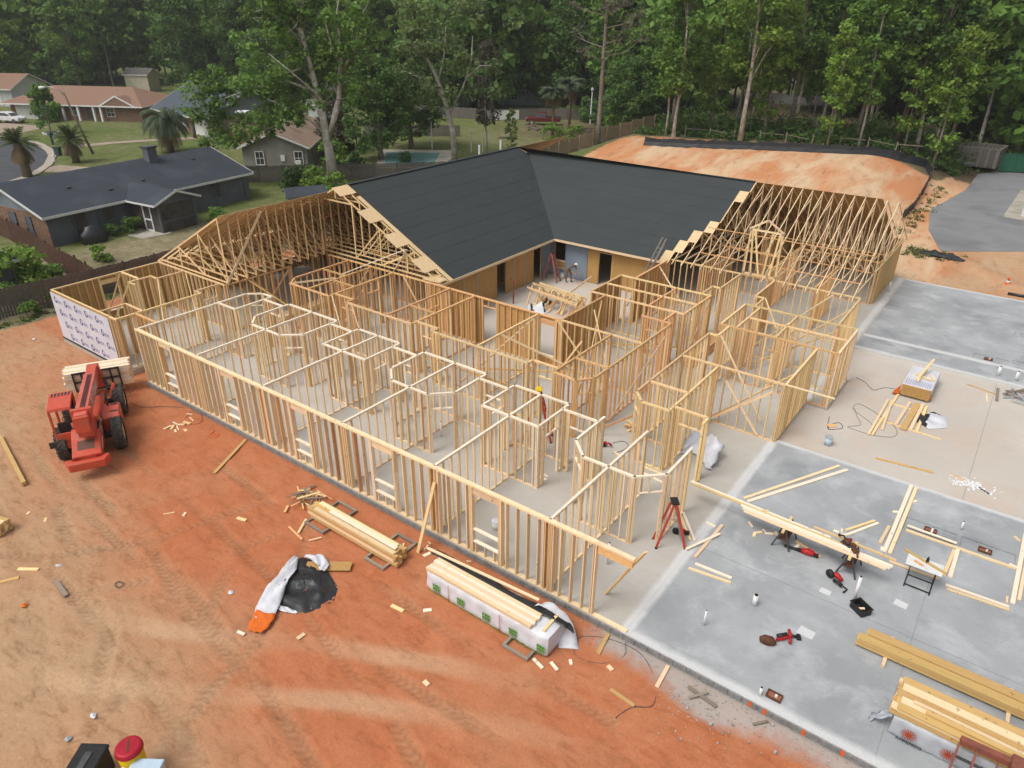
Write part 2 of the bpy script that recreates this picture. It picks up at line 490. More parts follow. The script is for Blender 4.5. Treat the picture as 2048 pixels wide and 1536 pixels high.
def bar(name, a, b, wd, th, mat, parent=None, side=None):
    """a straight stick from a to b; wd is measured along `side`, th across it. Shares one mesh per material."""
    a, b = Vector(a), Vector(b)
    x = b - a
    L = x.length
    x = x / L
    if side is None:
        side = Vector((0, 0, 1)).cross(x)
        if side.length < 1e-3:
            side = Vector((1, 0, 0))
    y = Vector(side)
    y = (y - x * y.dot(x)).normalized()
    z = x.cross(y)
    o = bpy.data.objects.new(name, unit_mesh(mat))
    m = Matrix((x * L, y * wd, z * th)).transposed().to_4x4()
    m.translation = (a + b) / 2
    o.matrix_basis = m
    return link(o, parent)


class MB:
    """collects solids into ONE mesh (one part)"""

    def __init__(self):
        self.v, self.f, self.mi = [], [], []
        self.m = 0

    def add(self, vs, fs):
        n = len(self.v)
        self.v += [tuple(p) for p in vs]
        self.f += [tuple(i + n for i in q) for q in fs]
        self.mi += [self.m] * len(fs)
        return self

    def box(self, x0, y0, z0, x1, y1, z1):
        return self.add([(x0, y0, z0), (x1, y0, z0), (x1, y1, z0), (x0, y1, z0), (x0, y0, z1), (x1, y0, z1), (x1, y1, z1), (x0, y1, z1)], CUBE_F)

    def stick(self, a, b, wd, th, side=None):
        a, b = Vector(a), Vector(b)
        x = (b - a).normalized()
        if side is None:
            side = Vector((0, 0, 1)).cross(x)
            if side.length < 1e-3:
                side = Vector((1, 0, 0))
        y = Vector(side)
        y = (y - x * y.dot(x)).normalized()
        z = x.cross(y)
        vs = []
        for p in (a, b):
            for sy, sz in ((-1, -1), (1, -1), (1, 1), (-1, 1)):
                vs.append(p + y * sy * wd / 2 + z * sz * th / 2)
        return self.add(vs, [(3, 2, 1, 0), (4, 5, 6, 7), (0, 1, 5, 4), (1, 2, 6, 5), (2, 3, 7, 6), (3, 0, 4, 7)])

    def tube(self, pts, rs, n=8, cap=True):
        pts = [Vector(p) for p in pts]
        if isinstance(rs, (int, float)):
            rs = [rs] * len(pts)
        ref = Vector((0.31, 0.17, 0.93))
        vs = []
        for i, p in enumerate(pts):
            d = (pts[min(i + 1, len(pts) - 1)] - pts[max(i - 1, 0)]).normalized()
            u = d.cross(ref)
            if u.length < 0.05:
                u = d.cross(Vector((1, 0, 0)))
            u.normalize()
            q = d.cross(u)
            for k in range(n):
                an = 2 * math.pi * k / n
                vs.append(p + (u * math.cos(an) + q * math.sin(an)) * rs[i])
        fs = []
        for i in range(len(pts) - 1):
            for k in range(n):
                a, b = i * n + k, i * n + (k + 1) % n
                fs.append((a, b, b + n, a + n))
        if cap:
            fs.append(tuple(range(n - 1, -1, -1)))
            fs.append(tuple((len(pts) - 1) * n + k for k in range(n)))
        return self.add(vs, fs)

    def prism(self, poly, z0, z1):
        n = len(poly)
        vs = [(x, y, z0) for x, y in poly] + [(x, y, z1) for x, y in poly]
        fs = [tuple(range(n - 1, -1, -1)), tuple(range(n, 2 * n))]
        for i in range(n):
            j = (i + 1) % n
            fs.append((i, j, j + n, i + n))
        return self.add(vs, fs)

    def extr(self, poly, axis, a, b):
        """polygon given in the two other axes, pulled along `axis` (0,1,2) from a to b"""
        n = len(poly)

        def mk(p, h):
            q = list(p)
            q.insert(axis, h)
            return tuple(q)
        vs = [mk(p, a) for p in poly] + [mk(p, b) for p in poly]
        fs = [tuple(range(n - 1, -1, -1)), tuple(range(n, 2 * n))]
        for i in range(n):
            j = (i + 1) % n
            fs.append((i, j, j + n, i + n))
        return self.add(vs, fs)

    def build(self, name, mat, parent=None, smooth=False, kind=None):
        me = bpy.data.meshes.new(name)
        me.from_pydata(self.v, [], self.f)
        for mm in (mat if isinstance(mat, (list, tuple)) else [mat]):
            me.materials.append(MATS[mm])
        if isinstance(mat, (list, tuple)):
            me.polygons.foreach_set('material_index', self.mi)
        if smooth:
            me.polygons.foreach_set('use_smooth', [True] * len(me.polygons))
        me.update()
        o = bpy.data.objects.new(name, me)
        if kind:
            o['kind'] = kind
        return link(o, parent)


def fix_normals(o):
    import bmesh
    bm = bmesh.new()
    bm.from_mesh(o.data)
    bmesh.ops.recalc_face_normals(bm, faces=bm.faces)
    bm.to_mesh(o.data)
    bm.free()
    return o


def bevel(o, wd=0.02, seg=2):
    m = o.modifiers.new('bevel', 'BEVEL')
    m.width = wd
    m.segments = seg
    m.limit_method = 'ANGLE'
    return o


def sheet(name, grid, mat, parent=None, thick=0.0, smooth=True):
    """grid[i][j] of 3D points -> one surface (cloth, wrap, tarp)"""
    ni, nj = len(grid), len(grid[0])
    vs = [tuple(p) for r in grid for p in r]
    fs = [(i * nj + j, i * nj + j + 1, (i + 1) * nj + j + 1, (i + 1) * nj + j) for i in range(ni - 1) for j in range(nj - 1)]
    mb = MB()
    mb.add(vs, fs)
    o = mb.build(name, mat, parent, smooth)
    if thick:
        s = o.modifiers.new('solid', 'SOLIDIFY')
        s.thickness = thick
    return o


def text_mesh(name, body, size, mat, parent, matrix):
    cu = bpy.data.curves.new(name, 'FONT')
    cu.body = body
    cu.size = size
    cu.align_x = 'CENTER'
    cu.align_y = 'CENTER'
    cu.extrude = 0.002
    cu.resolution_u = 3
    o = bpy.data.objects.new(name, cu)
    COL.objects.link(o)
    dg = bpy.context.evaluated_depsgraph_get()
    me = bpy.data.meshes.new_from_object(o.evaluated_get(dg))
    bpy.data.objects.remove(o)
    me.materials.clear()
    me.materials.append(MATS[mat])
    me.transform(matrix)
    p = bpy.data.objects.new(name, me)
    return link(p, parent)


def smooth01(x, a, b):
    t = np.clip((np.asarray(x, float) - a) / (b - a), 0, 1)
    return t * t * (3 - 2 * t)


def gz(x, y):
    """height of the natural ground"""
    xr = np.asarray(x, float) + 0.12 * np.clip(90 - np.asarray(y, float), 0, 40)
    bank = 2.8 * smooth01(y, 57, 87) * smooth01(-xr, 6.0, 17.0) * smooth01(x, -53, -43)
    far = 0.0
    return -0.3 + bank + far


def gz1(x, y):
    return float(gz(x, y))

# ================================================================== GROUND
def make_ground():
    def lines(segs):
        out = []
        for a, b, s in segs:
            out += list(np.arange(a, b, s))
        return np.array(out)
    xs = lines([(-700, -220, 40), (-220, -60, 5), (-60, -46, 0.7), (-46, -30, 0.12), (-30, -6, 0.07), (-6, 4, 0.1), (4, 40, 1.5), (40, 400, 40), (400, 401, 1)])
    ys = lines([(-120, -8, 8), (-8, 2, 0.5), (2, 14.4, 0.07), (14.4, 15.4, 0.25), (15.4, 54, 1.2), (54, 100, 0.6), (100, 180, 4), (180, 900, 60), (900, 901, 1)])
    X, Y = np.meshgrid(xs, ys, indexing='ij')
    Z = gz(X, Y)
    rng = np.random.default_rng(3)
    # gentle unevenness of the building lot
    lot = smooth01(X, -46.5, -45.0) * smooth01(-Y, -57, -54)
    un = 0.035 * np.sin(X * 0.9 + 1.3 * np.sin(Y * 0.5)) * np.sin(Y * 1.1 + 0.7 * np.sin(X * 0.4)) + 0.02 * np.sin(X * 2.3 + Y * 1.7) * np.sin(Y * 2.9 - X * 0.8)
    near = smooth01(-Y, -13.9, -13.0)
    Z = Z + lot * un * near
    # wheel tracks: a pair of ruts with lug prints
    trk = np.zeros_like(X)
    tracks = [
        [(-28.6, 9.4), (-20.48, 8.85), (-14.29, 7.94), (-9.78, 6.95), (-5, 5.2)],
        [(-28.4, 11.6), (-17.76, 10.58), (-11.1, 10.11), (-5.16, 10.42)],
        [(-33, 7.2), (-27.36, 6.5), (-20.04, 6.15), (-13.49, 5.59), (-7, 4.2)],
        [(-25.5, 3.0), (-23.18, 4.34), (-20.61, 7.47), (-19.37, 11.0)],
        [(-14.6, 3.0), (-15.9, 7.7), (-18.0, 10.6)],
        [(-25.57, 7.86), (-17.88, 5.95), (-14.64, 3.63), (-12, 2.4)],
        [(-40, 13.0), (-34, 11.0), (-29.5, 9.6)],
    ]
    sub = (slice(np.searchsorted(xs, -46), np.searchsorted(xs, 4)), slice(np.searchsorted(ys, 2), np.searchsorted(ys, 14.4)))
    SX, SY = X[sub], Y[sub]
    T = np.zeros_like(SX)
    D = np.zeros_like(SX)
    LG = np.zeros_like(SX)
    for ti, tr in enumerate(tracks):
        for off in (-1.05, 1.05):
            run = 0.0
            for (ax, ay), (bx, by) in zip(tr[:-1], tr[1:]):
                L = math.hypot(bx - ax, by - ay)
                ux, uy = (bx - ax) / L, (by - ay) / L
                s = (SX - ax) * ux + (SY - ay) * uy
                d = -(SX - ax) * uy + (SY - ay) * ux - off
                inside = (s > -0.25) & (s < L + 0.25)
                prof = np.exp(-(d / 0.21) ** 4) * inside
                lug = np.sin((s + run + np.abs(d) * 0.9) * 2 * np.pi / 0.24)
                fade = 0.55 + 0.45 * np.sin(s * 0.8 + ti * 1.7 + off)
                dep = prof * fade * (-0.026 + 0.02 * lug) + 0.014 * np.exp(-((np.abs(d) - 0.3) / 0.09) ** 2) * inside * fade
                D = np.where(np.abs(dep) > np.abs(D), dep, D)
                T = np.maximum(T, prof * fade)
                LG = np.maximum(LG, prof * fade * np.clip(0.5 - 0.7 * lug, 0, 1))  # strongest in the troughs: moist soil plus painted-in relief shade
                run += L
    ed = smooth01(SX, -45, -43) * smooth01(-SY, -13.6, -12.8)
    Z[sub] += D * ed
    Z[sub] += rng.normal(0, 0.006, SX.shape) * ed
    trk[sub] = T
    lugs = np.zeros_like(X)
    lugs[sub] = LG * ed
    pale = np.zeros_like(X)
    for pl in ([(-24, 3.4), (-17.3, 6.1), (-13.5, 8.4), (-9.8, 10.2), (-7.5, 11.0)], [(-23, 1.6), (-17.4, 3.6), (-11.1, 7.7), (-7.4, 9.6), (-4, 10.8)]):
        for (ax, ay), (bx, by) in zip(pl[:-1], pl[1:]):
            L = math.hypot(bx - ax, by - ay)
            ux, uy = (bx - ax) / L, (by - ay) / L
            s_ = np.clip((X - ax) * ux + (Y - ay) * uy, 0, L)
            dd = np.hypot(X - ax - s_ * ux, Y - ay - s_ * uy)
            pale = np.maximum(pale, np.exp(-(dd / 0.33) ** 4) * (0.65 + 0.35 * np.sin(s_ * 0.9 + ax)))
    pale *= smooth01(X, -24, -19) * (1 - smooth01(X, -7.5, -4.5))
    gully = smooth01(Y, 60, 68) * (1 - smooth01(Y, 82, 88)) * smooth01(-X, 12, 15) * smooth01(X, -46, -42)
    Z = Z + gully * (0.05 * np.sin(X * 1.9 + 0.8 * np.sin(Y * 0.35)) * np.sin(X * 0.63 + 1.0) + 0.03 * np.sin(X * 4.3 + Y * 0.5 + np.sin(Y * 0.8)) + rng.normal(0, 0.012, X.shape))
    Z = Z + smooth01(Y, 55, 57) * (1 - smooth01(Y, 62, 64)) * smooth01(X, -6, -3) * (0.25 * np.clip(np.sin(X * 1.1 + Y * 0.9), 0, 1) + rng.normal(0, 0.03, X.shape))
    # lower the sheet under slabs and hard surfaces
    def inbox(x0, x1, y0, y1):
        return (X > x0) & (X < x1) & (Y > y0) & (Y < y1)
    Z = np.where(inbox(-41.2, 24, 14.5, 53.4) & ~inbox(-34.6, -32.4, 14.3, 15.3), -0.55, Z)
    # zones: R dirt, G red, B sand, A dry grass
    R = lot.copy()
    bank = smooth01(Y, 53, 56) * smooth01(-X, 3.5, 5.0) * smooth01(X, -46, -43) * smooth01(-Y, -92, -88) * np.where(Y > 84 + (X + 40) * 0.29, np.clip(1 - (Y - 84 - (X + 40) * 0.29) / 3, 0, 1), 1)
    side = smooth01(Y, 50, 55) * smooth01(X, -10, -8.5) * smooth01(-Y, -98, -90)
    R = np.maximum(R, np.maximum(bank, side))
    B_side = side
    G = smooth01(Y + 0.22 * (X + 20), 3.5, 10.0) * (1 - 0.55 * smooth01(-X, 30, 42)) * 1.05 + smooth01(X, -12, -6) * 0.35
    G = np.clip(G + 0.35 * (Y > 14), 0, 1)
    G = np.clip(G - 0.30 * trk, 0, 1)
    G = np.where(B_side > 0.3, 0.0, G)
    dust = smooth01(X, -8.2, -6.4) * np.clip(1 - (13.98 - Y) / 1.15, 0, 1) * (Y < 14.5) + 0.8 * np.exp(-((X + 3.4) / 0.9) ** 2 - ((Y - 13.3) / 0.5) ** 2)
    wood_floor = smooth01(Y, 88, 94) * smooth01(X, -80, -50)
    B = np.clip(bank + 0.4 * side, 0, 1)
    A = np.full_like(X, 0.22)
    A = np.maximum(A, 0.95 * smooth01(X, -61, -57) * (1 - smooth01(X, -46, -44)) * smooth01(-Y, -46, -40))
    A = np.maximum(A, 0.55 * smooth01(Y, 76, 84) * smooth01(X, -80, -70))
    A = np.maximum(A, 0.85 * smooth01(Y, 82, 90) * smooth01(X, -52, -45))
    nx, ny = X.shape
    co = np.stack([X, Y, Z], -1).reshape(-1, 3)
    idx = np.arange(nx * ny).reshape(nx, ny)
    q = np.stack([idx[:-1, :-1], idx[1:, :-1], idx[1:, 1:], idx[:-1, 1:]], -1).reshape(-1, 4)
    me = bpy.data.meshes.new('ground')
    me.vertices.add(len(co))
    me.vertices.foreach_set('co', co.astype(np.float32).ravel())
    me.loops.add(q.size)
    me.loops.foreach_set('vertex_index', q.astype(np.int32).ravel())
    me.polygons.add(len(q))
    me.polygons.foreach_set('loop_start', np.arange(0, q.size, 4, dtype=np.int32))
    me.polygons.foreach_set('use_smooth', np.ones(len(q), dtype=bool))
    me.update()
    ca = me.color_attributes.new('zone', 'FLOAT_COLOR', 'POINT')
    ca.data.foreach_set('color', np.stack([R, G, B, A], -1).reshape(-1).astype(np.float32))
    cw = me.color_attributes.new('wear_shade', 'FLOAT_COLOR', 'POINT')
    cw.data.foreach_set('color', np.stack([lugs, pale, wood_floor, dust], -1).reshape(-1).astype(np.float32))
    me.materials.append(MATS['ground'])
    o = bpy.data.objects.new('ground', me)
    link(o)
    tag(o, 'orange-red construction dirt with wheel tracks, lawns beyond', kind='structure')


make_ground()


def structure(o, label=None):
    return tag(o, label, kind='structure')


# ------------------------------------------------------------------ slabs
def slab_cells(name, xs, ys, hf, mat, z0=-0.5):
    mb = MB()
    H = [[hf((xs[i] + xs[i + 1]) / 2, (ys[j] + ys[j + 1]) / 2) for j in range(len(ys) - 1)] for i in range(len(xs) - 1)]
    nx, ny = len(xs) - 1, len(ys) - 1
    for i in range(nx):
        for j in range(ny):
            h = H[i][j]
            x0, x1, y0, y1 = xs[i], xs[i + 1], ys[j], ys[j + 1]
            mb.add([(x0, y0, h), (x1, y0, h), (x1, y1, h), (x0, y1, h)], [(0, 1, 2, 3)])
            for di, dj, a, b in ((-1, 0, (x0, y1), (x0, y0)), (1, 0, (x1, y0), (x1, y1)), (0, -1, (x0, y0), (x1, y0)), (0, 1, (x1, y1), (x0, y1))):
                ii, jj = i + di, j + dj
                g = H[ii][jj] if 0 <= ii < nx and 0 <= jj < ny else z0
                if g < h - 1e-5:
                    mb.add([(*a, g), (*b, g), (*b, h), (*a, h)], [(0, 1, 2, 3)])
    return mb.build(name, mat)


FRONT = 14.03
mb = MB()
mb.prism([(-41.4, FRONT), (-34.3, FRONT), (-34.3, 15.0), (-32.66, 15.0), (-32.66, FRONT), (-6.2, FRONT), (-6.2, 31.55), (-5.15, 31.55), (-5.15, 35.2), (-5.9, 35.2), (-5.9, 53.75), (-41.4, 53.75)], -0.6, 0.0)
cured = structure(mb.build('concrete_slab', 'concrete_cured'), 'cured beige concrete floor slab under the stud walls')
REC = [(-0.62, 0.98, 24.25, 25.08), (1.14, 2.76, 24.25, 25.05)]


def near_h(x, y):
    for x0, x1, y0, y1 in REC:
        if x0 < x < x1 and y0 < y < y1:
            return -0.06
    return 0.0


near_slab = slab_cells('concrete_slab', [-6.197, -0.62, 0.98, 1.14, 2.76, 24], [FRONT, 24.25, 25.05, 27.42], near_h, 'concrete_grey')
structure(near_slab, 'fresh blue-grey concrete slab nearest the camera')
REC2 = [(-0.5, 1.1, 42.0, 42.75), (1.25, 4, 42.2, 43.0), (1.0, 5, 46.7, 47.5), (-6.0, -5.2, 47.1, 47.8)]


def far_h(x, y):
    for x0, x1, y0, y1 in REC2:
        if x0 < x < x1 and y0 < y < y1:
            return -0.06
    return 0.0


far_slab = slab_cells('concrete_slab', [-5.897, -5.2, -0.5, 1.0, 1.1, 1.25, 4, 5, 24], [39.6, 42.0, 42.2, 42.75, 43.0, 46.7, 47.1, 47.5, 47.8, 53.7], far_h, 'concrete_grey')
structure(far_slab, 'fresh blue-grey concrete slab beyond the sandy court')
mb = MB()
mb.box(-6.195, 27.425, -0.5, 24, 31.546, -0.10)
mb.box(-5.146, 31.546, -0.5, 24, 35.204, -0.10)
mb.box(-5.896, 35.204, -0.5, 24, 39.597, -0.10)
court = structure(mb.build('courtyard_pad', 'concrete_sandy'), 'pale sandy pad between the two grey slabs')
mb = MB()
mb.prism([(-25.9, 27.5), (-17.35, 27.5), (-17.35, 31.7), (-18.25, 31.7), (-18.25, 35.1), (-17.4, 35.1), (-17.4, 39.5), (-25.9, 39.5)], 0.001, 0.006)
structure(mb.build('court_floor', 'concrete_sandy'), 'dusty pale floor of the court framed by the felt roof')
# saw-cut control joints
jb = MB()
jb.box(0.62, 14.3, 0.0005, 0.632, 22.0, 0.003)
jb.box(-6.1, 18.94, 0.0005, 24, 18.952, 0.003)
structure(jb.build('control_joint', 'block_grey'))
jb = MB()
jb.box(0.86, 27.5, -0.0995, 0.875, 39.5, -0.097)
structure(jb.build('control_joint', 'block_grey'))
# block course visible under the front wall: one face block per piece
blk = thing('foundation_blocks', 'grey concrete block course along the front slab edge', 'foundation')
x = -32.6
while x < 1.6:
    bar('block', (x, FRONT - 0.028, -0.125), (x + 0.385, FRONT - 0.028, -0.125), 0.05, 0.18, 'block_grey', blk)
    x += 0.4

# ================================================================== BUILDING
HW = 2.777
BLD = thing('timber_frame_building', 'unfinished L-shaped building of open pine stud walls, partly roofed in black felt', 'building')
WR = random.Random(77)
ALT = {'pine_pale': ('pine_orange', 'pine_honey', 'pine_white'), 'pine_honey': ('pine_pale', 'pine_orange'), 'pine_orange': ('pine_honey', 'pine_pale', 'pine_honey')}


def box_mesh(name, boxes, mat, parent):
    mb = MB()
    for a, b, wd, th, side in boxes:
        mb.stick(a, b, wd, th, side)
    return mb.build(name, mat, parent)


def wall(p0, p1, mat='pine_pale', ops=(), plate=None, sheath=0, H=HW, ends=(1, 1), studs=True, smat='osb', double=True, dep=0.089):
    """a framed wall from p0 to p1. ops: (s0, s1, sill or None, head). sheath: +1/-1 side with OSB panels outside"""
    p0, p1 = Vector((*p0, 0)), Vector((*p1, 0))
    d = p1 - p0
    L = d.length
    d /= L
    n = Vector((-d.y, d.x, 0))
    plate = plate or mat
    mb = MB()
    a, b = p0 - d * 0.044, p1 + d * 0.044
    z1 = Vector((0, 0, H - 0.019))
    mb.stick(a + z1, b + z1, dep, 0.036, n)
    if double:
        z2 = Vector((0, 0, H - 0.058))
        mb.stick(a + z2, b + z2, dep - 0.003, 0.036, n)
    W = mb.build('stud_wall', plate, BLD)
    top = H - 0.077
    # bottom plate, cut at doors
    cuts = sorted((s0, s1) for s0, s1, sill, head in ops if sill is None)
    s = -0.044
    for c0, c1 in cuts + [(L + 0.044, None)]:
        if c0 - s > 0.05:
            bar('bottom_plate', p0 + d * s + Vector((0, 0, 0.02)), p0 + d * c0 + Vector((0, 0, 0.02)), dep, 0.038, plate if plate != 'pine_white' else 'pine_pale', W, n)
        s = c1 if c1 is not None else s
    # studs
    at = []
    s = 0.0
    while s < L - 0.12:
        at.append(s)
        s += 0.4064
    at.append(L)
    if ends[0]:
        at.append(0.06)
    if ends[1] and L > 1:
        at.append(L - 0.06)
    keep = [s for s in at if not any(s0 - 0.03 < s < s1 + 0.03 for s0, s1, _, _ in ops)]
    for s0, s1, sill, head in ops:
        keep += [s0 - 0.02, s1 + 0.02, s0 - 0.062, s1 + 0.062] + ([s0 - 0.105, s1 + 0.105] if sill is not None else [])
    if studs:
        for s in keep:
            if -0.03 <= s <= L + 0.03:
                q = p0 + d * s
                sm_ = mat if WR.random() < 0.8 else WR.choice(ALT.get(mat, (mat,)))
                tw = d * WR.uniform(-0.006, 0.006)
                bar('stud', q + Vector((0, 0, 0.04)), q + tw + Vector((0, 0, top)), 0.04, dep, sm_, W, d)
    for s0, s1, sill, head in ops:
        q0, q1 = p0 + d * s0, p0 + d * s1
        hh = 0.235 if sill is not None else 0.04
        hz = Vector((0, 0, head + hh / 2))
        bar('header', q0 + hz, q1 + hz, 0.084, hh, mat if sill is not None else 'pine_white' if plate == 'pine_white' else mat, W, n)
        if sill is None:
            k = s0 + 0.4
            while k < s1 - 0.1:
                q = p0 + d * k
                bar('cripple', q + Vector((0, 0, head + hh)), q + Vector((0, 0, top)), 0.038, 0.085, mat, W, d)
                k += 0.4
        else:
            for zz in ([sill] if sill < 0.8 else [sill, sill - 0.5]):
                sz = Vector((0, 0, zz))
                bar('sill', q0 + sz, q1 + sz, 0.12, 0.05, 'pine_white', W, n)
            k = s0 + 0.1
            while k < s1:
                q = p0 + d * k
                bar('cripple', q + Vector((0, 0, 0.04)), q + Vector((0, 0, min(sill, 0.5) - 0.03)), 0.038, 0.085, mat, W, d)
                k += 0.38
    if sheath:
        s = 0.0
        while s < L - 0.05:
            e = min(s + 1.22, L)
            pieces = [(s, e, 0.02, H - 0.01)]
            for s0, s1, sill, head in ops:
                out = []
                for a_, b_, za, zb in pieces:
                    if b_ <= s0 or a_ >= s1:
                        out.append((a_, b_, za, zb))
                        continue
                    if a_ < s0:
                        out.append((a_, s0, za, zb))
                    if b_ > s1:
                        out.append((s1, b_, za, zb))
                    m0, m1 = max(a_, s0), min(b_, s1)
                    if sill is not None:
                        out.append((m0, m1, za, sill - 0.02))
                    if head + 0.25 < zb:
                        out.append((m0, m1, head + 0.24 if sill is not None else head + 0.3, zb))
                pieces = out
            for a_, b_, za, zb in pieces:
                if b_ - a_ > 0.05 and zb - za > 0.05:
                    c = n * sheath * (dep / 2 + 0.0075)
                    bar('sheathing_panel', p0 + d * (a_ + 0.002) + c + Vector((0, 0, (za + zb) / 2)), p0 + d * (b_ - 0.002) + c + Vector((0, 0, (za + zb) / 2)), 0.012, zb - za, smat, W, n)
            s = e
    return W


WIN = 2.42
DOOR = 2.06
# front exterior wall
wins = [(-30.62, -29.66), (-25.8, -24.85), (-21.1, -20.15), (-16.58, -15.56), (-11.95, -10.88)]
FX0 = -32.52
ops = [(a - FX0, b - FX0, 1.0, WIN) for a, b in wins]
fw_ = wall((FX0, 14.12), (-7.35, 14.12), 'pine_pale', ops, dep=0.16)
# the last header runs on past the corner post, propped by a loose board
hd = wall((-7.27, 14.12), (-6.2, 14.12), 'pine_pale', [], studs=False, ends=(0, 0), dep=0.14)
bar('header', (-7.3, 14.12, 2.55), (-6.2, 14.12, 2.55), 0.084, 0.27, 'pine_orange', hd, (0, 1, 0))
CW = [-27.65, -22.94, -18.2, -13.65, -9.0]
for cx in CW:                                                     # doubled corner posts where the room walls meet the front
    for k, o_ in enumerate((-0.16, -0.1, 0.07, 0.13, 0.19)):
        bar('corner_stud', (cx + o_, 14.12, 0.04), (cx + o_, 14.12, HW - 0.08), 0.04, 0.14, 'pine_orange' if k % 2 else 'pine_pale', fw_, (1, 0, 0))
PW = 'pine_white'
# room module 1
wall((-32.5, 14.2), (-32.5, 20.13), 'pine_honey', [], PW)
wall((-32.5, 20.13), (-31.85, 20.68), 'pine_pale', [(0.1, 0.75, None, DOOR)], PW, ends=(0, 0))
wall((-31.85, 20.68), (-31.05, 20.68), 'pine_pale', [], PW)
wall((-31.05, 18.45), (-31.05, 20.64), 'pine_pale', [], PW)
wall((-32.42, 18.45), (-31.1, 18.45), 'pine_pale', [], PW)
wall((-31.0, 20.18), (-29.55, 20.18), 'pine_pale', [(0.3, 1.2, None, DOOR)], PW)
# chamfered bathroom modules


def octo(xl, xc, xr, c0, c1, y0, yc, y1, mat='pine_pale', last=False):
    wall((xc, 14.2), (xc, y1 if not last else 20.43), mat, [], PW)
    wall((xl, yc), (xl, y1), mat, [], PW)
    wall((xl, yc), (c0, y0), mat, [(0.12, 1.0, None, DOOR)], PW, ends=(0, 0))
    wall((c0, y0), (c1, y0), mat, [], PW)
    wall((c1, y0), (xr, yc), mat, [(0.12, 0.98, None, DOOR)], PW, ends=(0, 0))
    wall((xr, yc), (xr, y1), mat, [], PW)
    if not last:
        wall((xl, y1), (xr, y1), mat, [], PW)


octo(-29.47, -27.65, -25.78, -28.7, -26.6, 17.78, 18.5, 20.55)
octo(-20.0, -18.2, -16.46, -19.2, -17.22, 17.71, 18.46, 20.51)
octo(-10.76, -9.0, -7.26, -10.0, -8.03, 17.64, 18.4, 20.38, last=True)


def closet(xl, xc, xr, y0, y1):
    wall((xc, 14.2), (xc, y1), 'pine_pale', [], PW)
    wall((xl, y0), (xr, y0), 'pine_pale', [], PW)
    wall((xr, y0 + 0.05), (xr, y1), 'pine_pale', [(0.35, 1.3, None, DOOR)], PW)
    wall((xl, y0 + 0.05), (xl, y1), 'pine_pale', [(0.35, 1.3, None, DOOR)], PW)
    wall((xl, y1), (xr, y1), 'pine_pale', [], PW)


closet(-24.22, -22.94, -21.5, 18.38, 20.52)
closet(-14.95, -13.65, -12.33, 18.33, 20.43)
for x0, x1, y in ((-25.74, -24.24, 20.12), (-21.46, -20.02, 20.06), (-16.42, -14.97, 20.02), (-12.29, -10.8, 19.97)):
    wall((x0, y), (x1, y), 'pine_pale', [(0.3, 1.15, None, DOOR)], PW)
# corridor and inner rooms
OR = 'pine_orange'
HN = 'pine_honey'
wall((-32.57, 23.34), (-32.57, 27.33), OR)
wall((-32.57, 23.34), (-32.03, 22.66), OR, [], ends=(0, 0))
wall((-32.03, 22.6), (-28.8, 22.58), OR)
wall((-30.55, 22.64), (-30.55, 27.33), OR)
wall((-28.8, 22.62), (-28.8, 27.33), OR, [(2.6, 3.5, None, DOOR)])
wall((-32.5, 25.33), (-30.6, 25.33), OR, [(0.6, 1.45, None, DOOR)])
wall((-30.5, 24.4), (-28.85, 24.4), OR)
wall((-28.75, 23.02), (-27.34, 23.02), OR, [(0.35, 1.2, None, DOOR)])
wall((-27.34, 22.5), (-27.34, 22.98), OR)
wall((-27.3, 22.52), (-22.68, 22.48), HN)
wall((-24.45, 22.56), (-24.45, 27.33), OR, [(2.9, 3.8, None, DOOR)])
wall((-22.68, 22.5), (-22.68, 27.33), OR)
wall((-24.4, 24.23), (-22.72, 24.23), OR)
wall((-22.62, 22.86), (-21.3, 22.86), HN, [(0.3, 1.15, None, DOOR)])
wall((-21.27, 22.4), (-21.27, 22.82), OR)
wall((-21.22, 22.42), (-15.72, 22.4), HN)
wall((-18.55, 22.48), (-18.55, 27.33), HN)
wall((-15.72, 22.44), (-15.72, 22.8), HN)
wall((-15.68, 22.8), (-14.42, 22.8), HN, [(0.3, 1.0, None, DOOR)])
wall((-14.36, 22.42), (-14.36, 27.25), OR)
wall((-14.36, 22.38), (-13.2, 22.28), OR)
wall((-13.2, 22.28), (-12.68, 22.92), OR, [(0.1, 0.72, None, DOOR)], ends=(0, 0))
wall((-12.7, 22.92), (-12.7, 30.22), OR)
wall((-14.32, 24.1), (-12.74, 24.1), OR)
wall((-14.3, 30.28), (-12.74, 30.24), OR, [(0.25, 1.1, None, DOOR)])
wall((-13.17, 30.32), (-13.17, 31.66), OR)
# long spine wall; sheathed on its court side
SX0 = -34.4
wall((SX0, 27.38), (-26.1, 27.38), OR)
wall((-26.0, 27.38), (-17.25, 27.34), OR, [(3.85, 4.75, None, 2.3), (7.55, 8.45, 0.62, 2.3)], sheath=1)
wall((-17.2, 27.34), (-12.76, 27.26), HN)
